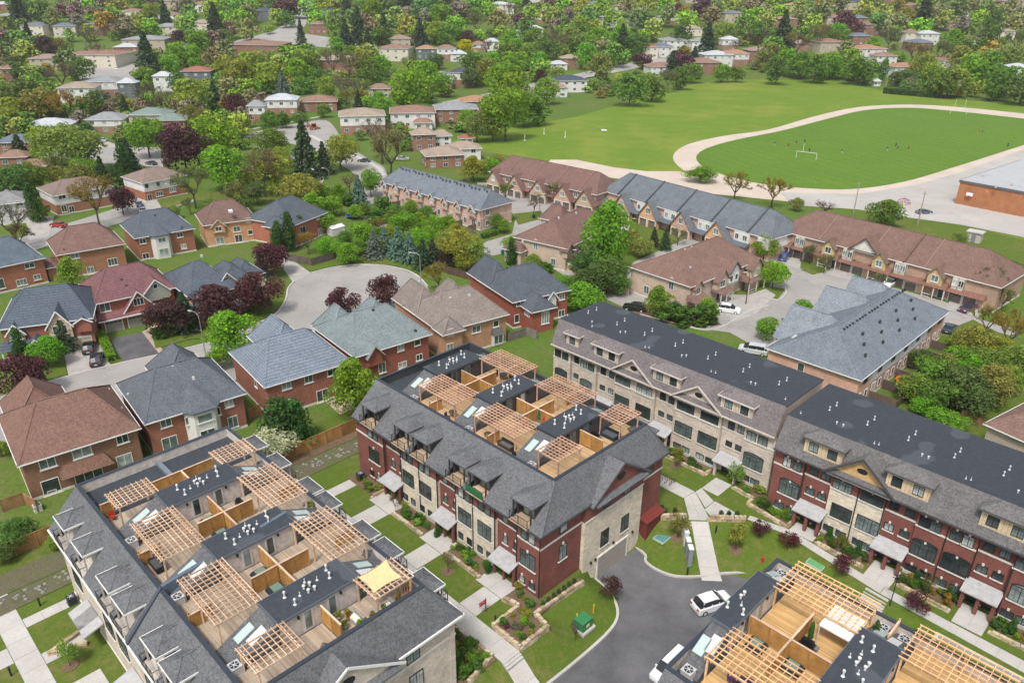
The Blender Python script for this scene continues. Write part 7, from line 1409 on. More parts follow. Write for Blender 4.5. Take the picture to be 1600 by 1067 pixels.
tag(link('ditch_stones', m.mesh('ditch_stones', ['rough']), color=(.24, .235, .22)), 'grey stones scattered along the drainage ditches beside the blocks', None, None, 'stuff')
# ================================================================ FENCES
def fence(label, pts, h=1.8, col=(.36, .20, .075), bay=2.4, zs=0.0, boards=True):
    "timber fence along world points"
    p0 = pts[0]; t = T('timber_fence', label, 'fence', (p0[0], p0[1], zs), 0, (p0[0], p0[1])); pm = _g('fp%s' % h, lambda m: m.box(-.07, .07, -.07, .07, -.3, h+.08), 'post')
    for a, b in zip(pts, pts[1:]):
        L = math.dist(a[:2], b[:2]); n = max(1, round(L/bay)); w = L/n; ang = math.atan2(b[1]-a[1], b[0]-a[0]); wr = round(w, 1)-.14
        def pan(m):
            k = max(4, int(wr/.16))
            for i in range(k): x = -wr/2+wr*i/k; m.box(x, x+wr/k-.012, -.015, .015, .05, h)
            m.box(-wr/2, wr/2, .02, .06, .35, .45); m.box(-wr/2, wr/2, .02, .06, h-.4, h-.3); m.box(-wr/2-.05, wr/2+.05, -.05, .05, h+.002, h+.05)
        q = _g('fpn%.1f_%s' % (wr, h), pan, 'panel')
        for i in range(n+1): t.inst('post', pm, a[0]+(b[0]-a[0])*i/n, a[1]+(b[1]-a[1])*i/n, 0, ang, color=col)
        for i in range(n): j = rr.uniform(.9, 1.1); t.inst('panel', q, a[0]+(b[0]-a[0])*(i+.5)/n, a[1]+(b[1]-a[1])*(i+.5)/n, 0, ang, color=tuple(c*j for c in col))
    return t
fence('long orange timber fence behind the ditch between the first two blocks', [W(-84.3, 30), W(-84.0, 57)], 2.0); fence('orange timber fence left of the stucco block by the ditch', [W(-88.6, 0), W(-88.6, 13.5)], 2.0)
fence('orange timber fence between the middle block and the beige block', [W(-78.5, 68.6), W(-78, 84)], 2.0, (.33, .20, .08)); fence('grey weathered fence round the tip of the cul-de-sac', [P(*q) for q in ((436, 398), (452, 408), (487, 416), (530, 404), (590, 398))], 1.8, (.13, .11, .095))
fence('dark board fence between the spruces and the dark roofed house', [P(*q) for q in ((668, 415), (700, 428), (735, 438))], 1.7, (.12, .08, .06)); fence('dark red fence behind the white sided houses', [P(*q) for q in ((600, 200), (640, 215))], 1.9, (.30, .03, .025), zs=0)
fence('timber fence beside the large brown house', [P(*q) for q in ((5, 800), (40, 788), (60, 800))], 1.8, (.24, .14, .07)); fence('timber fence between the patio garden and the bay windowed house', [P(*q) for q in ((390, 655), (408, 648))], 1.8, (.36, .2, .08)); fence('orange fence behind the left semi detached house drive', [P(*q) for q in ((50, 337), (82, 330))], 1.8, (.30, .13, .07))
fence('grey board fence beside the orange brick house garden', [P(*q) for q in ((795, 534), (822, 525), (838, 530))], 1.7, (.2, .18, .16)); fence('timber garden fence behind the brown roofed corner house', [P(*q) for q in ((1500, 655), (1535, 668))], 1.6, (.26, .16, .09)); fence('brick coloured garden fence by the right semi detached house', [P(*q) for q in ((188, 306), (205, 300))], 1.7, (.3, .1, .06))
def brickwall(label, a, b, col): 
    A, Bq = P(*a), P(*b); L = math.dist(A, Bq); t = T('garden_wall', label, 'wall', A, math.atan2(Bq[1]-A[1], Bq[0]-A[0])); t.part('wall', MB().box(0, L, -.15, .15, 0, 1.9), 'brick', (.52, .40, .32)); t.part('coping', MB().box(-.08, L+.08, -.2, .2, 1.904, 2.0), 'paint2'); t.part('plaque', MB().box(L*.25, L*.8, -.18, -.153, .9, 1.4), 'rough', (.25, .27, .2))
brickwall('pale brick entrance wall left of the porch rowhouses with a lettered plaque', (950, 452), (982, 462), 0); brickwall('pale brick entrance wall at the end of the rowhouse pair', (886, 424), (912, 437), 0)
# ================================================================ VEHICLES
def car_meshes(kind):
    L, Wd, Hh = {'suv': (4.7, 1.9, 1.68), 'sedan': (4.7, 1.82, 1.42), 'van': (5.1, 2.0, 1.75)}[kind]; hb = {'suv': .95, 'sedan': .86, 'van': 1.0}[kind]; x0 = -L/2; x1 = L/2; w = Wd/2
    prof = {'suv': [(x0, .5), (x0+.03, .82), (x0+.25, .98), (x0+1.25, 1.08), (x1-.1, 1.06), (x1, .8), (x1-.02, .45)], 'sedan': [(x0, .5), (x0+.05, .72), (x0+.3, .84), (x0+1.35, .95), (x1-.6, .98), (x1-.05, .9), (x1, .5)], 'van': [(x0, .5), (x0+.05, .85), (x0+.3, 1.0), (x0+1.0, 1.12), (x1-.08, 1.1), (x1, .7), (x1, .45)]}[kind]
    def ring(y, s): return [(x*(1-s*.03), y, z-(s*.03 if z > .6 else 0)) for x, z in prof]
    def skin(m, prof, zlo, rows):
        R_ = []
        for y, s in rows: R_.append([(x*(1-s*.04), y, zlo+(z-zlo)*(1-s*.06)) for x, z in prof])
        for A, Bq in zip(R_, R_[1:]):
            for i in range(len(A)-1): m.poly([A[i], A[i+1], Bq[i+1], Bq[i]])
            m.poly([A[-1], A[0], Bq[0], Bq[-1]])
        m.poly(R_[0][::-1]); m.poly(R_[-1])
    body = MB(); bp = [(x0+.05, .28)]+prof+[(x1-.05, .28)]; skin(body, bp, .28, [(-w, 1.0), (-w+.12, .2), (0, 0), (w-.12, .2), (w, 1.0)])
    cab = {'suv': [(x0+1.1, 1.02), (x0+1.85, 1.6), (x0+2.6, 1.68), (x1-.75, 1.64), (x1-.18, 1.04)], 'sedan': [(x0+1.25, .92), (x0+2.0, 1.36), (x0+2.7, 1.42), (x1-1.35, 1.36), (x1-.55, .94)], 'van': [(x0+.8, 1.05), (x0+1.6, 1.66), (x0+2.4, 1.75), (x1-.5, 1.72), (x1-.12, 1.08)]}[kind]
    gl = MB(); skin(gl, cab, cab[0][1], [(-w+.14, 1.6), (-w+.22, .6), (0, 0), (w-.22, .6), (w-.14, 1.6)])
    rf = MB(); r0, r1 = cab[1], cab[-2]; yy = w-.27; top = [(r0[0]+.12, -yy, r0[1]+.02), (r1[0]-.05, -yy, r1[1]+.02), (r1[0]-.05, yy, r1[1]+.02), (r0[0]+.12, yy, r0[1]+.02)]
    mid = cab[2]; rf.hull([(r0[0]+.15, -yy, r0[1]+.015), (mid[0], -yy, mid[1]+.025), (mid[0], yy, mid[1]+.025), (r0[0]+.15, yy, r0[1]+.015)], [(r0[0]+.15, -yy, r0[1]-.03), (mid[0], -yy, mid[1]-.04), (mid[0], yy, mid[1]-.04), (r0[0]+.15, yy, r0[1]-.03)])
    rf.hull([(mid[0], -yy, mid[1]+.025), (r1[0], -yy, r1[1]+.025), (r1[0], yy, r1[1]+.025), (mid[0], yy, mid[1]+.025)], [(mid[0], -yy, mid[1]-.04), (r1[0], -yy, r1[1]-.04), (r1[0], yy, r1[1]-.04), (mid[0], yy, mid[1]-.04)])
    for s in (-1, 1):
        for xa in (cab[0][0]+.9, (cab[1][0]+cab[-2][0])/2+.1, cab[-1][0]-.45): rf.bar((xa, s*(w-.10), cab[0][1]-.02), (xa+(.1 if xa < 0 else -.1), s*(w-.25), cab[1][1]+.03), .05, .08)
    wh = MB(); wh.m = []; c = [(.34*math.cos(a), .34*math.sin(a)) for a in [i*math.pi/8 for i in range(16)]]
    wh.hull([(x, -.11, z) for x, z in c], [(x, .11, z) for x, z in c], 0); c2 = [(.2*math.cos(a), .2*math.sin(a)) for a in [i*math.pi/5 for i in range(10)]]; wh.hull([(x, -.12, z) for x, z in c2], [(x, .12, z) for x, z in c2], 1)
    hl = MB().box(-.05, .05, -.2, .2, -.08, .08)
    mir = MB().box(-.08, .08, -.1, .1, -.07, .07)
    return dict(L=L, w=w, body=body.mesh('body', ['car_paint']), glass=gl.mesh('windows', ['glass_dark']), roof=rf.mesh('roof', ['car_paint']), wheel=wh.mesh('wheel', ['tyre', 'metal']), lamp=hl.mesh('headlight', ['lamp_lens']), mir=mir.mesh('mirror', ['car_paint']), hb=hb)
def mm(name, c, rough, spec=.5, met=0): t = NT(name, rough, spec); t.base((*c, 1)); t.b.inputs['Metallic'].default_value = met
mm('glass_dark', (.018, .022, .026), .06, .7); mm('tyre', (.02, .02, .02), .9, .2); mm('lamp_lens', (.55, .56, .57), .15, .6); mm('tail_lens', (.35, .015, .01), .2, .6)
CM = {k: car_meshes(k) for k in ('suv', 'sedan', 'van')}; tl = MB().box(-.05, .05, -.16, .16, -.1, .1).mesh('tail_light', ['tail_lens']); pl = MB().box(-.02, .02, -.25, .25, -.06, .06).mesh('number_plate', ['paint2'])
def car(px, py, heading, kind, col, label, z=None, far=False):
    "heading in degrees from +X of the nose; (px, py) centre at half height"
    M_ = CM[kind]; w = P(px, py, (z or 0)+.8) if z is not None or py > 140 else P(px, py+2); zb = z if z is not None else (0 if py > 140 else w[2])
    t = T('parked_car', label, 'car', (w[0], w[1], zb+.02), math.radians(heading+180), (0, 0), 'cars parked in the neighbourhood')
    t.inst('body', M_['body'], 0, 0, 0, color=col); t.inst('windows', M_['glass'], 0, 0, 0); t.inst('roof', M_['roof'], 0, 0, 0, color=col)
    for x in (-M_['L']/2+.9, M_['L']/2-.85):
        for y in (-M_['w']+.1, M_['w']-.1): t.inst('wheel', M_['wheel'], x, y, .34)
    for y in (-M_['w']+.3, M_['w']-.3): t.inst('headlight', M_['lamp'], -M_['L']/2+.1, y, .74); t.inst('tail_light', tl, M_['L']/2-.05, y, .85)
    for y in (-M_['w']-.06, M_['w']+.06): t.inst('mirror', M_['mir'], -M_['L']/2+1.35, y, 1.02, color=col)
    t.inst('number_plate', pl, M_['L']/2+.0, 0, .62); return t
WH = (.72, .73, .74); BK = (.012, .012, .014); GY = (.10, .11, .125); SV = (.42, .44, .46)
car(1113, 939, 22, 'suv', WH, 'white suv parked on the lane beside the lower right roof', DROP); car(1050, 1040, 225, 'van', WH, 'white van half hidden by the lower right roof at the bottom edge', DROP)
car(992, 479, 160, 'suv', BK, 'black suv parked by the corner of the porch rowhouses'); car(1139, 482, -22, 'suv', WH, 'white suv on the driveway beside the porch rowhouses'); car(1177, 545, 158, 'van', (.5, .53, .57), 'silver minivan behind the beige block flat roof')
car(1091, 366, 12, 'sedan', (.28, .012, .012), 'red car parked before the slate roofed rowhouses'); car(1076, 362, 60, 'sedan', BK, 'black car nose out beside the red car'); car(1226, 400, 60, 'van', (.03, .07, .26), 'blue van before the left garage of the long brown rowhouses')
car(1391, 441, 225, 'suv', WH, 'white suv before the middle of the long brown rowhouses'); car(1512, 480, 215, 'sedan', (.07, .035, .06), 'dark purple sedan on the paved drive of the long brown rowhouses'); car(1484, 511, 50, 'sedan', (.02, .06, .07), 'dark teal car half hidden at the end of the large slate roof')
car(1444, 330, 15, 'sedan', (.07, .09, .12), 'dark grey car parked in the school yard'); car(139, 541, 112, 'suv', BK, 'black suv nearest the garage on the left concrete drive'); car(151, 560, 112, 'suv', (.015, .02, .03), 'black suv at the street end of the left concrete drive')
car(91, 350, 160, 'sedan', (.30, .015, .012), 'red car behind the skylight roofed house'); car(217, 318, 120, 'sedan', (.06, .10, .16), 'dark blue car nearest the right semi detached house'); car(222, 327, 120, 'sedan', (.45, .5, .55), 'pale silver car behind the dark roofed house')
car(569, 250, 165, 'sedan', (.05, .06, .075), 'dark grey car parked on the bending street'); car(629, 247, 10, 'sedan', (.5, .5, .5), 'silver car beside the brown roofed house off the bending street'); car(159, 218, 170, 'sedan', SV, 'silver car on the driveway of the left side street'); car(236, 254, 150, 'sedan', (.05, .06, .07), 'black car at the bend of the left side street'); car(127, 252, 10, 'sedan', (.06, .07, .10), 'dark car under the tree on the left side street')
car(183, 107, 160, 'sedan', WH, 'white car in the drive of the cream walk-up house'); car(161, 102, 175, 'suv', (.5, .5, .5), 'grey white suv close to the cream walk-up house garage'); car(240, 84, 170, 'sedan', WH, 'white car on the upper left street'); car(252, 87, 170, 'sedan', SV, 'silver car right of the white car on the upper left street'); car(134, 114, 100, 'sedan', (.02, .03, .04), 'black car beside the upper left street garden')
car(694, 146, 15, 'sedan', WH, 'white car beside the distant dark roofed house'); car(704, 143, 15, 'sedan', (.03, .03, .04), 'dark car right of the distant white car'); car(1016, 101, 10, 'sedan', (.08, .10, .14), 'dark blue car on the street behind the field hedge'); car(360, 186, 160, 'sedan', (.02, .02, .025), 'dark car under the purple tree near the street junction'); car(440, 223, 150, 'sedan', (.03, .04, .06), 'dark blue car parked on the street junction')
x, y, z = P(491, 203); t = T('backhoe', 'orange red backhoe digging by the street junction', 'digger', (x, y, 0), .9); t.part('chassis', MB().box(-1.6, 1.6, -.9, .9, .5, 1.3), 'car_paint', (.45, .09, .03)); t.part('cab', MB().hull([(-.6, -.7, 2.6), (.6, -.7, 2.6), (.6, .7, 2.6), (-.6, .7, 2.6)], [(-.8, -.8, 1.303), (.7, -.8, 1.303), (.7, .8, 1.303), (-.8, .8, 1.303)]), 'glass_dark'); t.part('cab_roof', MB().box(-.7, .7, -.8, .8, 2.603, 2.75), 'car_paint', (.45, .09, .03)); t.part('boom', MB().bar((-1.5, 0, 1.2), (-3.0, 0, 3.4), .3, .35).bar((-3.0, 0, 3.4), (-4.4, 0, 1.2), .25, .3), 'car_paint', (.45, .09, .03)); t.part('bucket', MB().box(-4.8, -4.1, -.4, .4, .4, 1.2), 'metal', (.15, .1, .08)); t.part('front_loader', MB().box(1.9, 2.6, -1.0, 1.0, .15, .9).bar((1.0, -.6, 1.1), (2.2, -.6, .6), .15, .15).bar((1.0, .6, 1.1), (2.2, .6, .6), .15, .15), 'car_paint', (.4, .09, .03))
for a, b, s_ in ((-1.1, -.95, 1.5), (-1.1, .95, 1.5), (1.1, -.95, 1.1), (1.1, .95, 1.1)): t.inst('wheel', CM['suv']['wheel'], a, b, .34*s_, scale=(s_, 1.3, s_))
# ================================================================ STREET FURNITURE
def lamp(px, py, h, arm, label, az=0, col=(.42, .43, .42), ps=None):
    x, y, z = P(px, py); t = T('street_lamp', label, 'street lamp', (x, y, z), az); m = MB(); m.tube([(0, 0, 0), (0, 0, h*.85), (.08, 0, h*.93)], [.11, .075, .06], 8); t.part('pole', m, 'metal', col)
    m = MB(); m.tube([(.08, 0, h*.93), (arm*.35, 0, h*.985), (arm, 0, h)], .045, 6); t.part('arm', m, 'metal', col); m = MB(); m.hull([(arm-.1, -.13, h+.06), (arm+.65, -.1, h+.03), (arm+.65, .1, h+.03), (arm-.1, .13, h+.06)], [(arm-.1, -.15, h-.06), (arm+.65, -.12, h-.06), (arm+.65, .12, h-.06), (arm-.1, .15, h-.06)]); t.part('lamp_head', m, 'paint', (.5, .5, .48)); return t
PI = math.pi
lamp(658, 447, 7.4, 1.9, 'curved arm street lamp at the edge of the cul-de-sac', PI*.93); lamp(321, 553, 7.9, 1.6, 'curved arm street lamp in front of the maroon roofed house', PI*.87); lamp(517, 307, 8.4, 1.6, 'street lamp beside the curved pavement of the bending street', PI*.9); lamp(584, 240, 8.2, 2.2, 'street lamp between the bare trees of the bending street', PI*.95)
lamp(475, 212, 8.5, 1.6, 'street lamp at the street junction', PI*.9); lamp(275, 336, 8.5, 1.2, 'street lamp before the right semi detached house', PI*.9); lamp(820, 136, 8.5, 2.0, 'street lamp by the distant purple bush', 0); lamp(843, 345, 7.5, .8, 'lamp post in the rowhouse court behind the slate gable', 0, (.2, .22, .2)); lamp(994, 388, 7.5, .9, 'lamp post between the rowhouse court spruces', PI, (.2, .25, .22)); lamp(1165, 476, 7, .7, 'dark lamp post by the porch rowhouses', PI, (.06, .07, .07)); lamp(900, 438, 7, .3, 'dark lamp post at the end of the pale rowhouse pair', PI, (.06, .07, .07)); 
def upole(px, py, h, label, col=(.30, .27, .24)):
    x, y, z = P(px, py); t = T('utility_pole', label, 'utility pole', (x, y, z)); t.part('pole', MB().tube([(0, 0, 0), (0, 0, h)], [.16, .11], 8), 'rough', col); t.part('bracket', MB().box(-.5, .5, -.05, .05, h-.7, h-.58), 'rough', col); t.part('insulator', MB().cyl(-.4, 0, h-.58, h-.35, .06, 6).cyl(.4, 0, h-.58, h-.35, .06, 6), 'paint', (.5, .5, .5)); return t
upole(1333, 336, 9.5, 'utility pole behind the left part of the long brown rowhouses'); upole(1433, 354, 9.5, 'utility pole beside the grey car in the school yard')
for px, py, h, l in ((68, 108, 6, 'thin pole in the upper left gardens'), (118, 120, 0, ''), (1423, 100, 6, 'thin pole before the distant orange roofs'), (1313, 10, 6, 'thin pole at the top right horizon'), (237, 85, 7, 'thin pole beside the upper left street'), (1384, 135, 3, 'short post beside the clipped hedge'), (158, 118, 6, 'thin pole in front of the cream walk-up house')):
    if h: upole(px, py, h, l, (.4, .4, .38))
x, y, z = P(447, 452); t = T('street_name_sign', 'thin street sign pole on the lawn left of the cul-de-sac', 'sign', (x, y, 0)); t.part('pole', MB().tube([(0, 0, 0), (0, 0, 2.9)], .035, 6), 'metal', (.1, .12, .1)); t.part('sign_plate', MB().box(-.35, .35, -.02, .02, 2.6, 2.8), 'paint', (.05, .12, .08))
# black ornamental lamp post
u, v = PUV(1389, 950, -.5); t = townT('lamp_post', 'tall black ornamental lamp post by the path steps', 'lamp post', u, v, -.6); t.part('pole', MB().tube([(u, v, 0), (u, v, .6), (u, v, 4.2)], [.11, .06, .045], 8), 'paint', (.012, .03, .035)); t.part('lantern', MB().cyl(u, v, 4.2, 4.55, .12, 8, .2).cyl(u, v, 4.55, 4.75, .24, 8, .05), 'paint', (.02, .03, .035)); t.part('crossbar', MB().box(u-.45, u+.45, v-.03, v+.03, 4.1, 4.16), 'paint', (.02, .03, .035))
def bollard_light(px, py, l, z=0):
    u, v = PUV(px, py, z); t = townT('bollard_light', l, 'garden light', u, v, gz(u, v)); t.part('post', MB().cyl(u, v, 0, .85, .09, 8), 'paint', (.012, .02, .022)); t.part('lamp_head', MB().cyl(u, v, .853, 1.05, .14, 8, .12), 'paint', (.02, .03, .03))
for a in ((563, 752, 'black garden light on the grass beyond the first path'), (63, 946, 'black garden light beside the ditch at the lower left'), (18, 1055, 'black garden light at the bottom left corner'), (774, 973, 'black garden light by the stone planter'), (1119, 826, 'black garden light beside the garden lawn steps'), (1077, 872, 'black garden light below the mailboxes'), (901, 690, 'dummy')):
    if a[2] != 'dummy': bollard_light(*a)
# transformer, bollards, hydrant, lids, mailboxes, sign, shed
u, v = -37.5, 48.4; z = gz(u, v); t = townT('transformer_box', 'green electrical transformer box on the lawn by the lane', 'transformer', u, v, z); t.part('pad', MB().box(u-.95, u+.95, v-1.0, v+1.0, -.2, .14), 'concrete'); t.part('cabinet', MB().hull([(u-.6, v-.75, 1.12), (u+.6, v-.75, 1.12), (u+.6, v+.75, 1.12), (u-.6, v+.75, 1.12)], [(u-.75, v-.8, .144), (u+.7, v-.8, .144), (u+.7, v+.8, .144), (u-.75, v+.8, .144)]), 'paint', (.03, .17, .065)); t.part('lid', MB().box(u-.66, u+.66, v-.82, v+.82, 1.123, 1.2), 'paint', (.035, .20, .075)); t.part('warning_sticker', MB().box(u+.70, u+.72, v-.3, v+.2, .5, .9), 'paint', (.65, .6, .3))
for px, py, l in ((901, 976, 'yellow bollard left of the green transformer'), (927, 960, 'yellow bollard right of the green transformer')):
    u, v = PUV(px, py, -1.9); z = gz(u, v); t = townT('bollard', l, 'bollard', u, v, z); t.part('post', MB().cyl(u, v, 0, 1.15, .085, 10), 'paint', (.62, .40, .015)); t.part('cap', MB().cyl(u, v, 1.152, 1.22, .085, 10, .04), 'paint', (.62, .42, .03))
u, v = PUV(1192, 873, -1.2); t = townT('fire_hydrant', 'red fire hydrant with a marker on the garden lawn', 'fire hydrant', u, v, gz(u, v)); t.part('barrel', MB().cyl(u, v, 0, .62, .11, 8).cyl(u, v, 0, .05, .18, 8), 'paint', (.42, .03, .015)); t.part('bonnet', MB().cyl(u, v, .622, .78, .14, 8, .05), 'paint', (.45, .04, .02)); t.part('nozzle', MB().box(u-.2, u+.2, v-.05, v+.05, .4, .5), 'paint', (.4, .03, .02)); t.part('marker', MB().box(u-.02, u+.02, v+.1, v+.13, .3, 1.3), 'paint', (.5, .05, .03))
def lid(px, py, z, a, b, col, l):
    u, v = PUV(px, py, z); zz = gz(u, v)+.12; t = townT('utility_cover', l, 'utility cover', u, v, zz); t.part('frame', MB().box(u-a-.08, u+a+.08, v-b-.08, v+b+.08, -.2, .06), 'paint', (.45, .5, .4)); t.part('lid', MB().box(u-a, u+a, v-b, v+b, .063, .09), 'paint', col)
lid(1034, 846, -1.6, .65, .8, (.09, .24, .24), 'teal utility cover set in the lawn by the lane'); lid(1273, 889, -1.0, .9, .6, (.12, .33, .14), 'green utility cover on the lawn behind the lower right pergola')
t = townT('mailbox_row', 'row of grey and white community mailboxes beside the garden path', 'mailboxes', -38.0, 67.2, -.8)
for i in range(5):
    u, v = -39.0+i*.95, 68.6-i*.95; c, n = math.cos(-PI/4), math.sin(-PI/4); m = MB(); P4 = [(-.45, -.25), (.45, -.25), (.45, .25), (-.45, .25)]; q = [(u+a*c-b*n, v+a*n+b*c) for a, b in P4]; m.prism(q, -1.2, 1.5 if i < 3 else 1.3); b_ = t.part('mailbox_unit', m, 'paint', (.60, .61, .6) if i < 3 else (.22, .24, .27)); q2 = [(u+a*c*1.08-b*n*1.15, v+a*n*1.08+b*c*1.15) for a, b in P4]; t.part('cap', MB().prism(q2, 1.504 if i < 3 else 1.304, 1.58 if i < 3 else 1.38), 'paint', (.68, .69, .68), b_)
u, v = PUV(759, 955); t = townT('real_estate_sign', 'red and white real estate sign on a post by the last brick entrance', 'sign', u, v, 0); t.part('post', MB().box(u-.05, u+.05, v-.05, v+.05, 0, 1.8), 'paint', (.30, .05, .03)); t.part('arm', MB().box(u-.05, u+.05, v-.95, v+.05-.1, 1.6, 1.68), 'paint', (.30, .05, .03)); s = t.part('panel', MB().box(u-.025, u+.025, v-.9, v-.12, .85, 1.5), 'paint', (.7, .7, .7)); t.part('red_band', MB().box(u+.026, u+.032, v-.9, v-.12, 1.2, 1.5).box(u-.032, u-.026, v-.9, v-.12, 1.2, 1.5), 'paint', (.5, .02, .03), s)
t = townT('garden_shed', 'dark red box shed against the brick end wall above the garage', 'shed', -41.6, 65.9, -1.2); t.part('wall', MB().box(-42.2, -40.9, 64.0, 67.6, -1.4, 2.3), 'siding', (.15, .032, .026)); t.part('roof', MB().hull([(-42.2, 63.9, 2.6), (-40.8, 63.9, 2.36), (-40.8, 67.7, 2.36), (-42.2, 67.7, 2.6)], [(-42.2, 63.9, 2.303), (-40.8, 63.9, 2.303), (-40.8, 67.7, 2.303), (-42.2, 67.7, 2.303)]), 'paint', (.17, .035, .028))
ac_unit('air conditioner in the bed at the first corner of the middle block', -73.6, 45.6, .1, cc=(.03, .035, .045)); ac_unit('air conditioner by the wall of the stucco block beside the bottom left path', -76.2, 11.0, .1, cc=(.03, .035, .045))
x, y, z = P(60, 797); t = ac_unit('air conditioner beside the large brown house', -60, 0, 0); t.e.location = (x, y, 0); x, y, z = P(827, 523); t = ac_unit('air conditioner beside the dark roofed brick house', -60.1, 0, 0); t.e.location = (x, y, 0)
# bins
def bin_(px, py, col, l): x, y, z = P(px, py); t = T('wheeled_bin', l, 'bin', (x, y, z), .5, (0, 0), 'wheeled bins by the rowhouses'); t.part('body', MB().hull([(-.3, -.35, 1.0), (.3, -.35, 1.0), (.3, .35, 1.0), (-.3, .35, 1.0)], [(-.22, -.25, 0), (.22, -.25, 0), (.22, .25, 0), (-.22, .25, 0)]), 'paint', col); t.part('lid', MB().box(-.33, .33, -.38, .38, 1.003, 1.1), 'paint', tuple(c*1.3 for c in col))
bin_(1224, 506, (.02, .04, .04), 'dark bin left of the green one by the large slate roof'); bin_(1230, 508, (.01, .16, .08), 'green bin beside the dark one by the large slate roof'); bin_(1337, 437, (.01, .18, .04), 'green bin before the middle of the long brown rowhouses'); bin_(1256, 404, (.01, .07, .05), 'dark green bin by the left garages of the long brown rowhouses'); bin_(785, 398, (.01, .2, .12), 'green bin by the rowhouse pair'); bin_(834, 342, (.02, .03, .04), 'dark bin behind the slate gable end'); bin_(870, 318, (.02, .22, .12), 'green bin before the garage gabled rowhouses')
# school yard and field
def goal(px, py, az, l, up=True, s=1):
    x, y, z = P(px, py); t = T('football_goal', l, 'goal', (x, y, 0.1), az); m = MB(); w = 3.66*s
    for q in (-w, w): m.tube([(q, 0, 0), (q, 0, 2.44)], .07, 6)
    m.tube([(-w, 0, 2.44), (w, 0, 2.44)], .07, 6); t.part('goal_frame', m, 'paint', (.75, .75, .73)); m = MB()
    for q in (-w, w): m.tube([(q, 0, 2.4), (q, 1.6, 0)], .04, 5)
    t.part('back_stay', m, 'paint', (.7, .7, .68))
    if up: t.part('upright', MB().tube([(-w*.62, 0, 2.45), (-w*.62, 0, 7)], .06, 6).tube([(w*.62, 0, 2.45), (w*.62, 0, 7)], .06, 6) if not up == 2 else MB().tube([(-w*.4, 0, 2.45), (-w*.4, 0, 5.5)], .06, 6), 'paint', (.7, .7, .68))
goal(1259, 249, math.radians(-35), 'white football goal on the near part of the pitch', 2); goal(1497, 179, math.radians(-12), 'small white goal at the far end of the pitch', True)
def m_skin(): mm('skin', (.42, .24, .16), .7)
m_skin()
def person(px, py, shirt, pants, l, pose=0):
    x, y, z = P(px, py); e = T('person', l, 'person', (x, y, .1), pose*1.3, (0, 0), 'people playing on the pitch')
    v = [(0, 0, .95), (0, 0, 1.2), (0, 0, 1.45), (0, 0, 1.55), (0, 0, 1.72), (.1, 0, .9), (.13, .12+.1*pose, .5), (.14, .02, .06), (.15, .16, .03), (-.1, 0, .9), (-.13, -.08, .5), (-.14, -.2*pose, .06), (-.15, -.08, .03), (.2, 0, 1.42), (.32, .05, 1.15), (.34, .22, .95), (-.2, 0, 1.42), (-.33, -.06, 1.16), (-.32, .12, .95)]
    ed = [(0, 1), (1, 2), (2, 3), (3, 4), (0, 5), (5, 6), (6, 7), (7, 8), (0, 9), (9, 10), (10, 11), (11, 12), (2, 13), (13, 14), (14, 15), (2, 16), (16, 17), (17, 18)]; rad = [.15, .14, .15, .06, .11, .1, .075, .05, .045, .1, .075, .05, .045, .07, .05, .04, .07, .05, .04]
    m = MB(); m.tube([v[0], v[1], v[2]], [.15, .14, .17], 8, 1); m.tube([v[2], v[3]], [.07, .055], 6, 0); m.tube([(0, 0, 1.54), (0, .01, 1.6), (0, .01, 1.68), (0, 0, 1.76)], [.05, .10, .105, .04], 8, 0)
    for a, b, c, d in ((5, 6, 7, 8), (9, 10, 11, 12)): m.tube([v[a], v[b]], [.11, .085], 7, 2); m.tube([v[b], v[c], v[d]], [.075, .05, .045], 6, 0)
    for a, b, c in ((13, 14, 15), (16, 17, 18)): m.tube([v[2], v[a], v[b]], [.08, .07, .055], 6, 1); m.tube([v[b], v[c]], [.045, .035], 6, 0)
    k1, k2 = 'cloth%s' % (shirt,), 'cloth%s' % (pants,)
    for k, c in ((k1, shirt), (k2, pants)):
        if k not in MATS: mm(k, c, .9, .1)
    e.part('body', m, ['skin', k1, k2]); e.part('hair', MB().tube([(0, -.02, 1.66), (0, -.02, 1.74), (0, 0, 1.79)], [.11, .1, .04], 7), 'rough', (.03, .02, .015))
DKC = (.015, .015, .03); RDC = (.45, .06, .02); WTC = (.6, .6, .6); NV = (.02, .03, .10)
for i, (px, py, s, p, l) in enumerate(((1210, 229, DKC, WTC, 'person in dark top and pale shorts leftmost on the pitch'), (1231, 231, RDC, DKC, 'person in an orange red top left of the goal'), (1244, 226, DKC, DKC, 'person in black behind the goal crossbar'), (1257, 225, NV, DKC, 'person in navy just right behind the goal'), (1264, 239, DKC, DKC, 'person in black standing inside the goal mouth'), (1315, 241, DKC, WTC, 'person in dark top with pale shorts alone right of the goal'), (1386, 237, DKC, WTC, 'person in black with pale shorts left of the middle pair'), (1399, 231, NV, DKC, 'left person in navy of the middle pair on the pitch'), (1402, 235, DKC, NV, 'right person of the middle pair on the pitch'), (1419, 235, RDC, DKC, 'person in an orange top right of the middle pair'), (1528, 209, RDC, (.5, .2, .1), 'person in an orange top at the far right pair'), (1534, 209, NV, NV, 'person in dark blue at the far right pair'), (1574, 231, DKC, DKC, 'person in black sitting near the right edge of the pitch'))): person(px, py, s, p, l, (i % 3)-1)
for px, py, l in ((820, 220, 'white post nearest the left edge of the playing field'), (850, 210, 'white post farthest back on the playing field'), (883, 215, 'white post right of the other two on the playing field')):
    x, y, z = P(px, py); t = T('field_post', l, 'post', (x, y, 0)); t.part('post', MB().cyl(0, 0, 0, 2.6, .12, 8), 'paint', (.75, .75, .72)); t.part('foot', MB().box(-.4, .4, -.4, .4, 0, .12), 'paint', (.6, .6, .55))
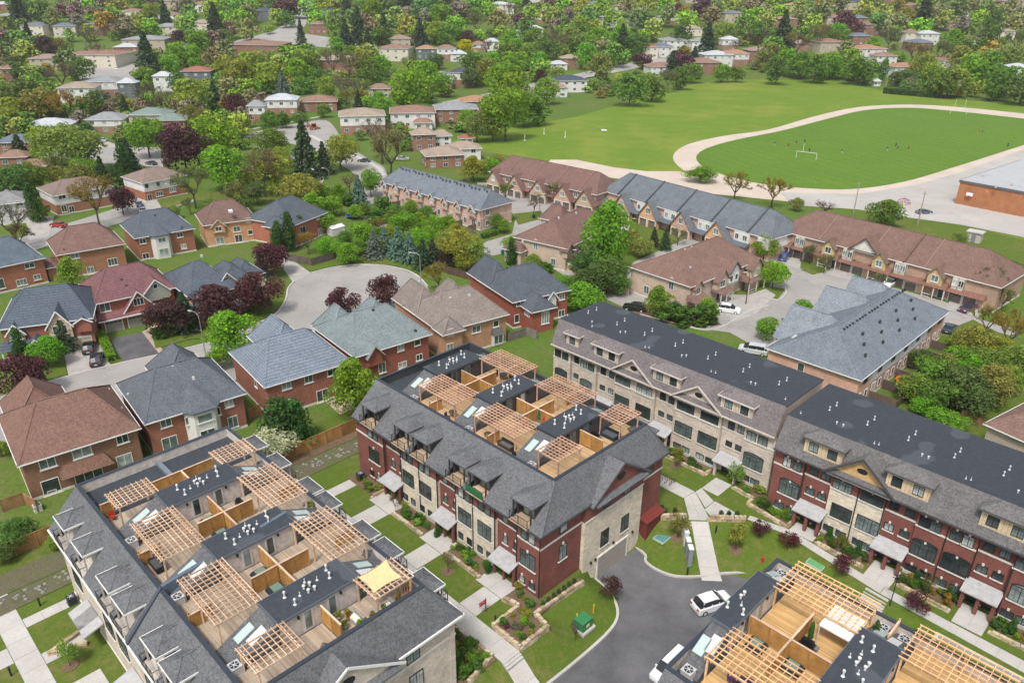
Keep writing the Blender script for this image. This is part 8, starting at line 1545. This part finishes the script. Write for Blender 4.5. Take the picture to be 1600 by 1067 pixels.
x, y, z = P(944, 205); t = T('field_roller', 'white low equipment trolley alone on the playing field', 'field equipment', (x, y, 0), .4); t.part('deck', MB().hull([(-1.0, -.5, .8), (.9, -.5, .6), (.9, .5, .6), (-1.0, .5, .8)], [(-1.3, -.7, .2), (1.2, -.7, .2), (1.2, .7, .2), (-1.3, .7, .2)]), 'paint', (.62, .64, .66)); t.part('drawbar', MB().bar((-1.2, 0, .3), (-2.6, 0, .1), .12, .1), 'metal', (.3, .3, .3)); t.part('wheel', MB().cyl(.6, .0, 0, .3, .3, 10), 'tyre')
x, y, z = P(1521, 378); t = T('concrete_kiosk', 'small grey concrete kiosk on the grass bank beside the school yard', 'kiosk', (x, y, 0), -.75); t.part('wall', MB().box(-1.6, 1.6, -1.2, 1.2, -.5, 2.6), 'concrete'); t.part('roof', MB().box(-1.9, 1.9, -1.5, 1.5, 2.604, 2.85), 'concrete'); t.part('door', MB().box(-.5, .5, -1.26, -1.203, 0, 2.1), 'paint', (.2, .2, .2))
for i, (px, py) in enumerate(((1404, 325), (1411, 326), (1421, 328), (1433, 330), (1410, 322))):
    x, y, z = P(px, py); t = T('bollard', 'yellow bollard number in the row beside the school yard car'.replace(' number', ''), 'bollard', (x, y, .14), 0, (0, 0), 'yellow school yard bollards'); t.part('post', MB().cyl(0, 0, 0, 1.3, .12, 8), 'paint', (.62, .5, .12)); t.part('cap', MB().cyl(0, 0, 1.302, 1.4, .12, 8, .06), 'paint', (.6, .5, .2))
x, y, z = P(1411, 319); t = T('play_climber', 'purple and red climbing frame in the school yard', 'climbing frame', (x, y, .14)); m = MB()
for i in range(6): a, b = i*PI/3, (i+1)*PI/3; m.tube([(2.2*math.cos(a), 1.6*math.sin(a), 0), (1.6*math.cos(a), 1.1*math.sin(a), 1.1), (0, 0, 1.7)], .06, 5); m.tube([(1.6*math.cos(a), 1.1*math.sin(a), 1.1), (1.6*math.cos(b), 1.1*math.sin(b), 1.1)], .06, 5)
t.part('frame', m, 'paint', (.30, .05, .16)); t.part('base_ring', MB().tube([(2.2*math.cos(a), 1.6*math.sin(a), .1) for a in [i*PI/6 for i in range(13)]], .06, 5), 'paint', (.2, .1, .3))
x, y, z = P(525, 366); t = T('garden_shed', 'white metal garden shed beside the house north of the cul-de-sac', 'shed', (x, y, 0), .85); t.part('wall', MB().box(-1.9, 1.9, -1.3, 1.3, 0, 2.0), 'siding', (.62, .62, .62)); t.part('roof', MB().hull([(-2.0, 0, 2.5), (2.0, 0, 2.5), (2.0, .05, 2.5), (-2.0, .05, 2.5)], [(-2.05, -1.4, 2.0), (2.05, -1.4, 2.0), (2.05, 1.4, 2.0), (-2.05, 1.4, 2.0)]), 'paint', (.66, .66, .66)); t.part('door', MB().box(-.6, .6, -1.34, -1.303, .05, 1.8), 'paint', (.5, .5, .5))
x, y, z = P(605, 399); t = T('boulder', 'pale round boulder on the lawn behind the cul-de-sac', 'boulder', (x, y, 0)); t.part('rock', MB().hull([(-.7, -.5, .7), (.5, -.6, .75), (.7, .4, .6), (-.5, .5, .65)], [(-1.1, -.8, -.1), (1.0, -.9, -.1), (1.1, .7, -.1), (-.9, .8, -.1)]), 'rough', (.45, .44, .42))
x, y, z = P(550, 341); t = T('trampoline', 'round blue trampoline in the garden behind the white shed', 'trampoline', (x, y, 0)); t.part('mat', MB().cyl(0, 0, .8, .86, 1.4, 16), 'fabric', (.02, .02, .03)); t.part('rim_pad', MB().tube([(1.6*math.cos(a), 1.6*math.sin(a), .86) for a in [i*PI/8 for i in range(17)]], .14, 6), 'fabric', (.03, .12, .5)); t.part('leg', MB().tube([(1.5, 0, 0), (1.5, 0, .8)], .04, 5).tube([(-1.5, 0, 0), (-1.5, 0, .8)], .04, 5).tube([(0, 1.5, 0), (0, 1.5, .8)], .04, 5), 'metal', (.4, .4, .4))
x, y, z = P(1415, 600); t = T('inflatable_pool', 'orange rimmed dark round pool in a garden of the large slate roofed rowhouses', 'pool', (x, y, .1)); t.part('rim', MB().tube([(1.5*math.cos(a), 1.5*math.sin(a), .5) for a in [i*PI/8 for i in range(17)]], .2, 6), 'fabric', (.75, .16, .01)); t.part('cover', MB().cyl(0, 0, .3, .5, 1.4, 16), 'fabric', (.03, .03, .035))
# clipped hedge along the far field edge and by the left concrete drive
def hedge(label, a, b, w, h, typ, z=0.0):
    A, Bq = P(*a), P(*b); L = math.dist(A[:2], Bq[:2]); ang = math.atan2(Bq[1]-A[1], Bq[0]-A[0]); n = int(L*w*420/max(1, L/14)); n = min(n, 5000)
    Q = np.stack([rng.uniform(0, L, n), rng.uniform(-w/2, w/2, n), h*(1-rng.uniform(0, 1, n)**2.2*.9)], 1); sd = rng.uniform(0, 1, n) < .45; Q[sd, 1] = np.sign(Q[sd, 1])*w/2; Q += rng.normal(size=Q.shape)*.06
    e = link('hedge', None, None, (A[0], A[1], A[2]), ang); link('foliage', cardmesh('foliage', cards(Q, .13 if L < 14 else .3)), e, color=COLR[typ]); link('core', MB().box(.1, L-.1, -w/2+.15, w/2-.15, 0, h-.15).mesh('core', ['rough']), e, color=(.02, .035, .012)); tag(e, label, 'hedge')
hedge('long clipped dark hedge at the far edge of the playing field', (1380, 146), (1458, 153), 3, 3.2, 'D'); hedge('clipped hedge between the two left driveways', (157, 524), (176, 566), 1.2, 1.3, 'G'); hedge('hedge beside the pavement at the street junction', (430, 193), (480, 186), 1.5, 1.4, 'g'); hedge('low green hedge at the corner of the pink rowhouses', (754, 373), (776, 366), 1.4, 1.2, 'g')
# ================================================================ ROOF TERRACE FURNITURE
def sofa(l, u, v, z, w, d, col, rz=0):
    t = townT('patio_sofa', l, 'patio sofa', u, v, z); t.part('seat', MB().box(u-w/2, u+w/2, v-d/2, v+d/2, .1, .42), 'fabric', col); t.part('backrest', MB().box(u-w/2, u+w/2, v+d/2-.2, v+d/2, .423, .8), 'fabric', tuple(c*.8 for c in col)); t.part('armrest', MB().box(u-w/2, u-w/2+.18, v-d/2, v+d/2-.2, .423, .62), 'fabric', col); t.part('armrest', MB().box(u+w/2-.18, u+w/2, v-d/2, v+d/2-.2, .423, .62), 'fabric', col); t.part('cushion', MB().box(u-w/2+.2, u+w/2-.2, v-d/2+.05, v+d/2-.22, .425, .52), 'fabric', tuple(min(1, c*2+.02) for c in col))
def table(l, u, v, z, r, col, h=.74):
    t = townT('patio_table', l, 'patio table', u, v, z); t.part('tabletop', MB().cyl(u, v, h-.04, h, r, 14), 'paint', col)
    for a in (.8, 2.4, 3.9, 5.5): t.part('leg', MB().bar((u+r*.75*math.cos(a), v+r*.75*math.sin(a), 0), (u+r*.4*math.cos(a), v+r*.4*math.sin(a), h-.05), .04, .04), 'paint', (.05, .05, .05))
def chair(l, u, v, z, rz, col, g='patio chairs on the roof terraces'):
    x, y, zz = W(u, v, z); t = T('patio_chair', l, 'chair', (x, y, zz), rz, (0, 0), g); t.part('seat', MB().box(-.25, .25, -.25, .25, .4, .46), 'fabric', col); t.part('backrest', MB().box(-.25, .25, .2, .26, .463, .95), 'fabric', col)
    for a in (-.21, .21):
        for b in (-.21, .21): t.inst('leg', _g('cl', lambda m: m.box(-.02, .02, -.02, .02, 0, .4), 'leg', 'paint'), a, b, 0, color=BLACK)
sofa('dark outdoor sofa under the middle left pergola of the brick block', -53.0, 52.3, ZD, 2.2, .9, (.05, .045, .042)); sofa('dark outdoor daybed under the front right pergola of the brick block', -46.2, 62.6, ZD, 2.2, 1.2, (.03, .035, .045)); sofa('black lounge sofa under a left pergola of the stucco block', -61.0, 15.9, ZD, 2.0, .9, (.03, .03, .03)); sofa('pale grey sofa on the planted terrace of the stucco block', -43.0, 25.0, ZD, 1.5, .8, (.36, .33, .29)); sofa('pale grey chair seat near the front parapet of the stucco block', -42.3, 27.8, ZD, .9, .8, (.38, .35, .31))
table('round dark table with chairs under the far right pergola of the brick block', -65.2, 63.6, ZD, .6, (.04, .04, .04)); table('round table under the far left pergola of the brick block', -62.5, 52.4, ZD, .5, (.06, .05, .05)); table('small dark fire table by the left deck of the brick block', -56.2, 52.3, ZD, .45, (.08, .05, .035), .5); table('dark dining table under the lane side pergola of the lower right roof', -16.8, 41.8, ZD, .9, (.04, .02, .05)); table('small table among plants on the stucco block', -42.6, 26.4, ZD, .4, (.3, .27, .22), .5)
for i, (u, v, rz, c, l) in enumerate(((-66.2, 63.6, 0, (.03, .03, .03), 'dark chair left of the far right table of the brick block'), (-64.2, 64.2, 2, (.03, .03, .03), 'dark chair right of the far right table of the brick block'), (-62.5, 51.5, 1, (.05, .05, .06), 'dark chair by the far left table of the brick block'), (-51.0, 51.6, 2.5, (.03, .025, .025), 'black folding chair near the second left pergola post'), (-17.9, 41.8, 0, (.10, .05, .14), 'purple chair left of the lane side table'), (-15.7, 41.8, 3, (.10, .05, .14), 'purple chair right of the lane side table'), (-70.8, 15.5, .5, (.35, .03, .02), 'red chair at the far left corner of the stucco block roof'), (-59.0, 30.0, 1, (.5, .5, .5), 'white chair beside the planted corner of the stucco block roof'))): chair(l, u, v, ZD, rz, c)
def grill(l, u, v, z):
    t = townT('gas_grill', l, 'barbecue', u, v, z); t.part('cabinet', MB().box(u-.6, u+.6, v-.3, v+.3, .1, .85), 'metal', (.06, .06, .065)); t.part('hood', MB().hull([(u-.45, v-.18, 1.2), (u+.45, v-.18, 1.2), (u+.45, v+.18, 1.2), (u-.45, v+.18, 1.2)], [(u-.45, v-.3, .853), (u+.45, v-.3, .853), (u+.45, v+.3, .853), (u-.45, v+.3, .853)]), 'metal', (.03, .03, .035)); t.part('side_shelf', MB().box(u+.603, u+.9, v-.25, v+.25, .8, .85), 'metal', (.3, .3, .3))
grill('black covered grill under the front right pergola of the brick block', -46.9, 60.6, ZD); grill('grill by the stair tower door of the stucco block', -63.6, 25.3, ZD); grill('black covered grill against the dividing screen on the bright deck', -15.3, 48.9, ZD)
def folded(l, u, v, z, h, col): t = townT('folded_parasol', l, 'parasol', u, v, z); t.part('canopy', MB().cyl(u, v, .7, h-.4, .24, 8, .16).cyl(u, v, h-.4, h, .16, 8, .03), 'fabric', col); t.part('pole', MB().cyl(u, v, 0, h+.05, .03, 6), 'metal', (.4, .4, .4)); t.part('base', MB().cyl(u, v, 0, .1, .35, 10), 'rough', (.1, .1, .1))
folded('folded green parasol in the middle deck corner of the brick block', -54.2, 59.0, ZD, 2.1, (.01, .13, .05)); folded('folded red parasol in the middle deck corner of the brick block', -53.4, 59.1, ZD, 2.0, (.45, .02, .025)); folded('folded dark green parasol against the cross screen of the bright deck', -15.5, 49.8, ZD, 2.4, (.03, .09, .015))
t = townT('sail_shade', 'pale yellow cloth shade tied over the front pergola of the stucco block', 'shade cloth', -43.6, 28.0, ZD+2.55); m = MB(); n = 6; C4 = [(-44.7, 26.6), (-42.3, 26.4), (-42.2, 29.3), (-44.9, 29.6)]
def bil(a, b): return tuple((C4[0][i]*(1-a)+C4[1][i]*a)*(1-b)+(C4[3][i]*(1-a)+C4[2][i]*a)*b for i in range(2))
for i in range(n):
    for j in range(n):
        q = []
        for a, b in ((i, j), (i+1, j), (i+1, j+1), (i, j+1)): a, b = a/n, b/n; ca, cb = .5+(a-.5)*(1-.14*math.sin(PI*b)), .5+(b-.5)*(1-.14*math.sin(PI*a)); u, v = bil(ca, cb); q.append((u, v, .06-.05*math.sin(PI*a)*math.sin(PI*b)))
        m.poly(q)
t.part('cloth', m, 'fabric', (.66, .52, .27))
for c in C4: t.part('tie', MB().bar((c[0], c[1], .05), (c[0]+(.2 if c[0] > -43.5 else -.2), c[1]+(.2 if c[1] > 28 else -.2), .02), .03, .03), 'fabric', (.6, .5, .3))
t = townT('white_canopy_tent', 'white cloth canopy under the garden side pergola of the lower right roof', 'canopy tent', -13.9, 52.0, ZD); u0, u1, v0, v1 = -15.2, -12.6, 50.3, 53.3; uc, vc = (u0+u1)/2, (v0+v1)/2
m = MB().poly([(u0, v0, 1.95), (u1, v0, 1.95), (uc, vc, 2.1)]).poly([(u1, v0, 1.95), (u1, v1, 1.95), (uc, vc, 2.1)]).poly([(u1, v1, 1.95), (u0, v1, 1.95), (uc, vc, 2.1)]).poly([(u0, v1, 1.95), (u0, v0, 1.95), (uc, vc, 2.1)]).box(u0, u1, v0-.02, v0, 1.8, 1.95).box(u0-.02, u0, v0, v1, 1.8, 1.95); t.part('cloth', m, 'fabric', (.78, .77, .76)); [t.part('tent_post', MB().box(a-.04, a+.04, b-.04, b+.04, 0, 1.9), 'paint', (.5, .5, .5)) for a in (u0+.05, u1-.05) for b in (v0+.05, v1-.05)]
for i, (u, v, ty, h) in enumerate(((-44.2, 24.0, 'Y', .7), (-43.6, 24.6, 'O', .9), (-43.0, 23.9, 'g', .6), (-42.1, 24.8, 'G', .8), (-42.0, 26.0, 'O', .9), (-41.95, 27.0, 'g', .9), (-42.0, 28.6, 'O', 1.3), (-42.2, 30.0, 'O', 1.5), (-58.6, 30.3, 'Y', .8), (-12.0, 53.8, 'C', 1.9), (-9.7, 56.6, 'g', .6))):
    e = townT('potted_plant', '%s potted plant %s' % (DESC[ty].replace(' leafy', ''), 'on the front corner terrace of the stucco block' if u < -40 and u > -50 else ('by the planted corner of the stucco roof' if u < -50 else 'on the garden side of the lower right roof')), 'potted plant', u, v, ZD, 'potted plants on the roof terraces'); e.part('pot', MB().cyl(u, v, 0, .38, .16, 8, .24), 'rough', (.30, .13, .07) if i % 2 else (.4, .38, .35)); cr, _ = PR['bush' if ty != 'C' else 'cedar'][i % 2]; e.inst('foliage', cr, u, v, .3, i, COLR[ty], None, (.6, .6, h))
t = townT('hanging_egg_chair', 'wicker egg chair hanging by the front parapet of the stucco block', 'egg chair', -42.0, 30.2, ZD); m = MB()
for i in range(10): a = i*PI/5; m.tube([(-42+.1*math.cos(a), 29.6+.1*math.sin(a), 2.0), (-42+.5*math.cos(a), 29.6+.5*math.sin(a), 1.4), (-42+.5*math.cos(a), 29.6+.5*math.sin(a), .8), (-42+.1*math.cos(a), 29.6+.1*math.sin(a), .35)], .025, 4)
t.part('basket', m, 'wood', (.25, .13, .08)); t.part('cushion', MB().cyl(-42, 29.6, .45, .65, .36, 10), 'fabric', (.4, .15, .1)); t.part('stand', MB().tube([(-42.6, 29.6, 0), (-42.6, 29.6, 2.1), (-42, 29.6, 2.2)], .03, 6), 'metal', (.1, .1, .1))
t = townT('bicycle_rack', 'dark bicycle rack with bicycles on the path behind the brick block', 'bicycle rack', -45.6, 74.2, .05); m = MB()
for i in range(5):
    u = -47+i*.7
    for dv in (-.5, .5): m.tube([(u, 74.2+dv+.33*math.cos(a), .35+.33*math.sin(a)) for a in [k*PI/5 for k in range(11)]], .03, 4)
    m.tube([(u, 73.7, .35), (u, 74.1, .85), (u, 74.7, .35)], .025, 4).tube([(u, 73.8, .9), (u, 74.6, .9)], .02, 4)
t.part('bicycle_frames', m, 'paint', (.02, .02, .02)); t.part('rack_rail', MB().box(-47.4, -43.8, 74.17, 74.23, .5, .56), 'metal', (.3, .3, .3))
# ================================================================ LABELS MADE UNIQUE
bylab = {}
for o in THINGS: bylab.setdefault(o['label'], []).append(o)
ORD = ['leftmost', 'second', 'third', 'fourth', 'fifth', 'sixth', 'seventh', 'eighth', 'ninth', 'tenth', 'eleventh', 'twelfth', 'thirteenth', 'fourteenth', 'fifteenth', 'sixteenth', 'seventeenth', 'eighteenth', 'nineteenth', 'twentieth']
for o in THINGS: o['label'] = ' '.join(o['label'].split()[:16])
bpy.context.view_layer.update()
for lab, L in bylab.items():
    if len(L) < 2: continue
    L.sort(key=lambda o: pxof(*o.matrix_world.translation)[0])
    for i, o in enumerate(L):
        o['label'] = (ORD[i]+(' from left ' if i else ' ') if i < 20 else 'far right ')+lab if len(lab.split()) < 14 else ORD[min(i, 19)]+' '+' '.join(lab.split()[:15])
        o['label'] = ' '.join(o['label'].split()[:16])
import collections
print(collections.Counter(o.name.split('.')[0] for o in THINGS).most_common(8))
print('things', len(THINGS), 'objects', len(bpy.data.objects))

hb = link('haze', MB().box(-1250, 2100, -60, 1650, -4, 125).mesh('haze', []), None); hm = bpy.data.materials.new('haze'); hm.use_nodes = True; hn = hm.node_tree.nodes; hn.clear(); ho = hn.new('ShaderNodeOutputMaterial'); hv = hn.new('ShaderNodeVolumePrincipled'); hv.inputs['Density'].default_value = .00008; hv.inputs['Color'].default_value = (.86, .9, .95, 1); hm.node_tree.links.new(hv.outputs[0], ho.inputs['Volume']); hb.data.materials.append(hm); hb['kind'] = 'stuff'; hb['label'] = 'thin spring haze over the far suburb'
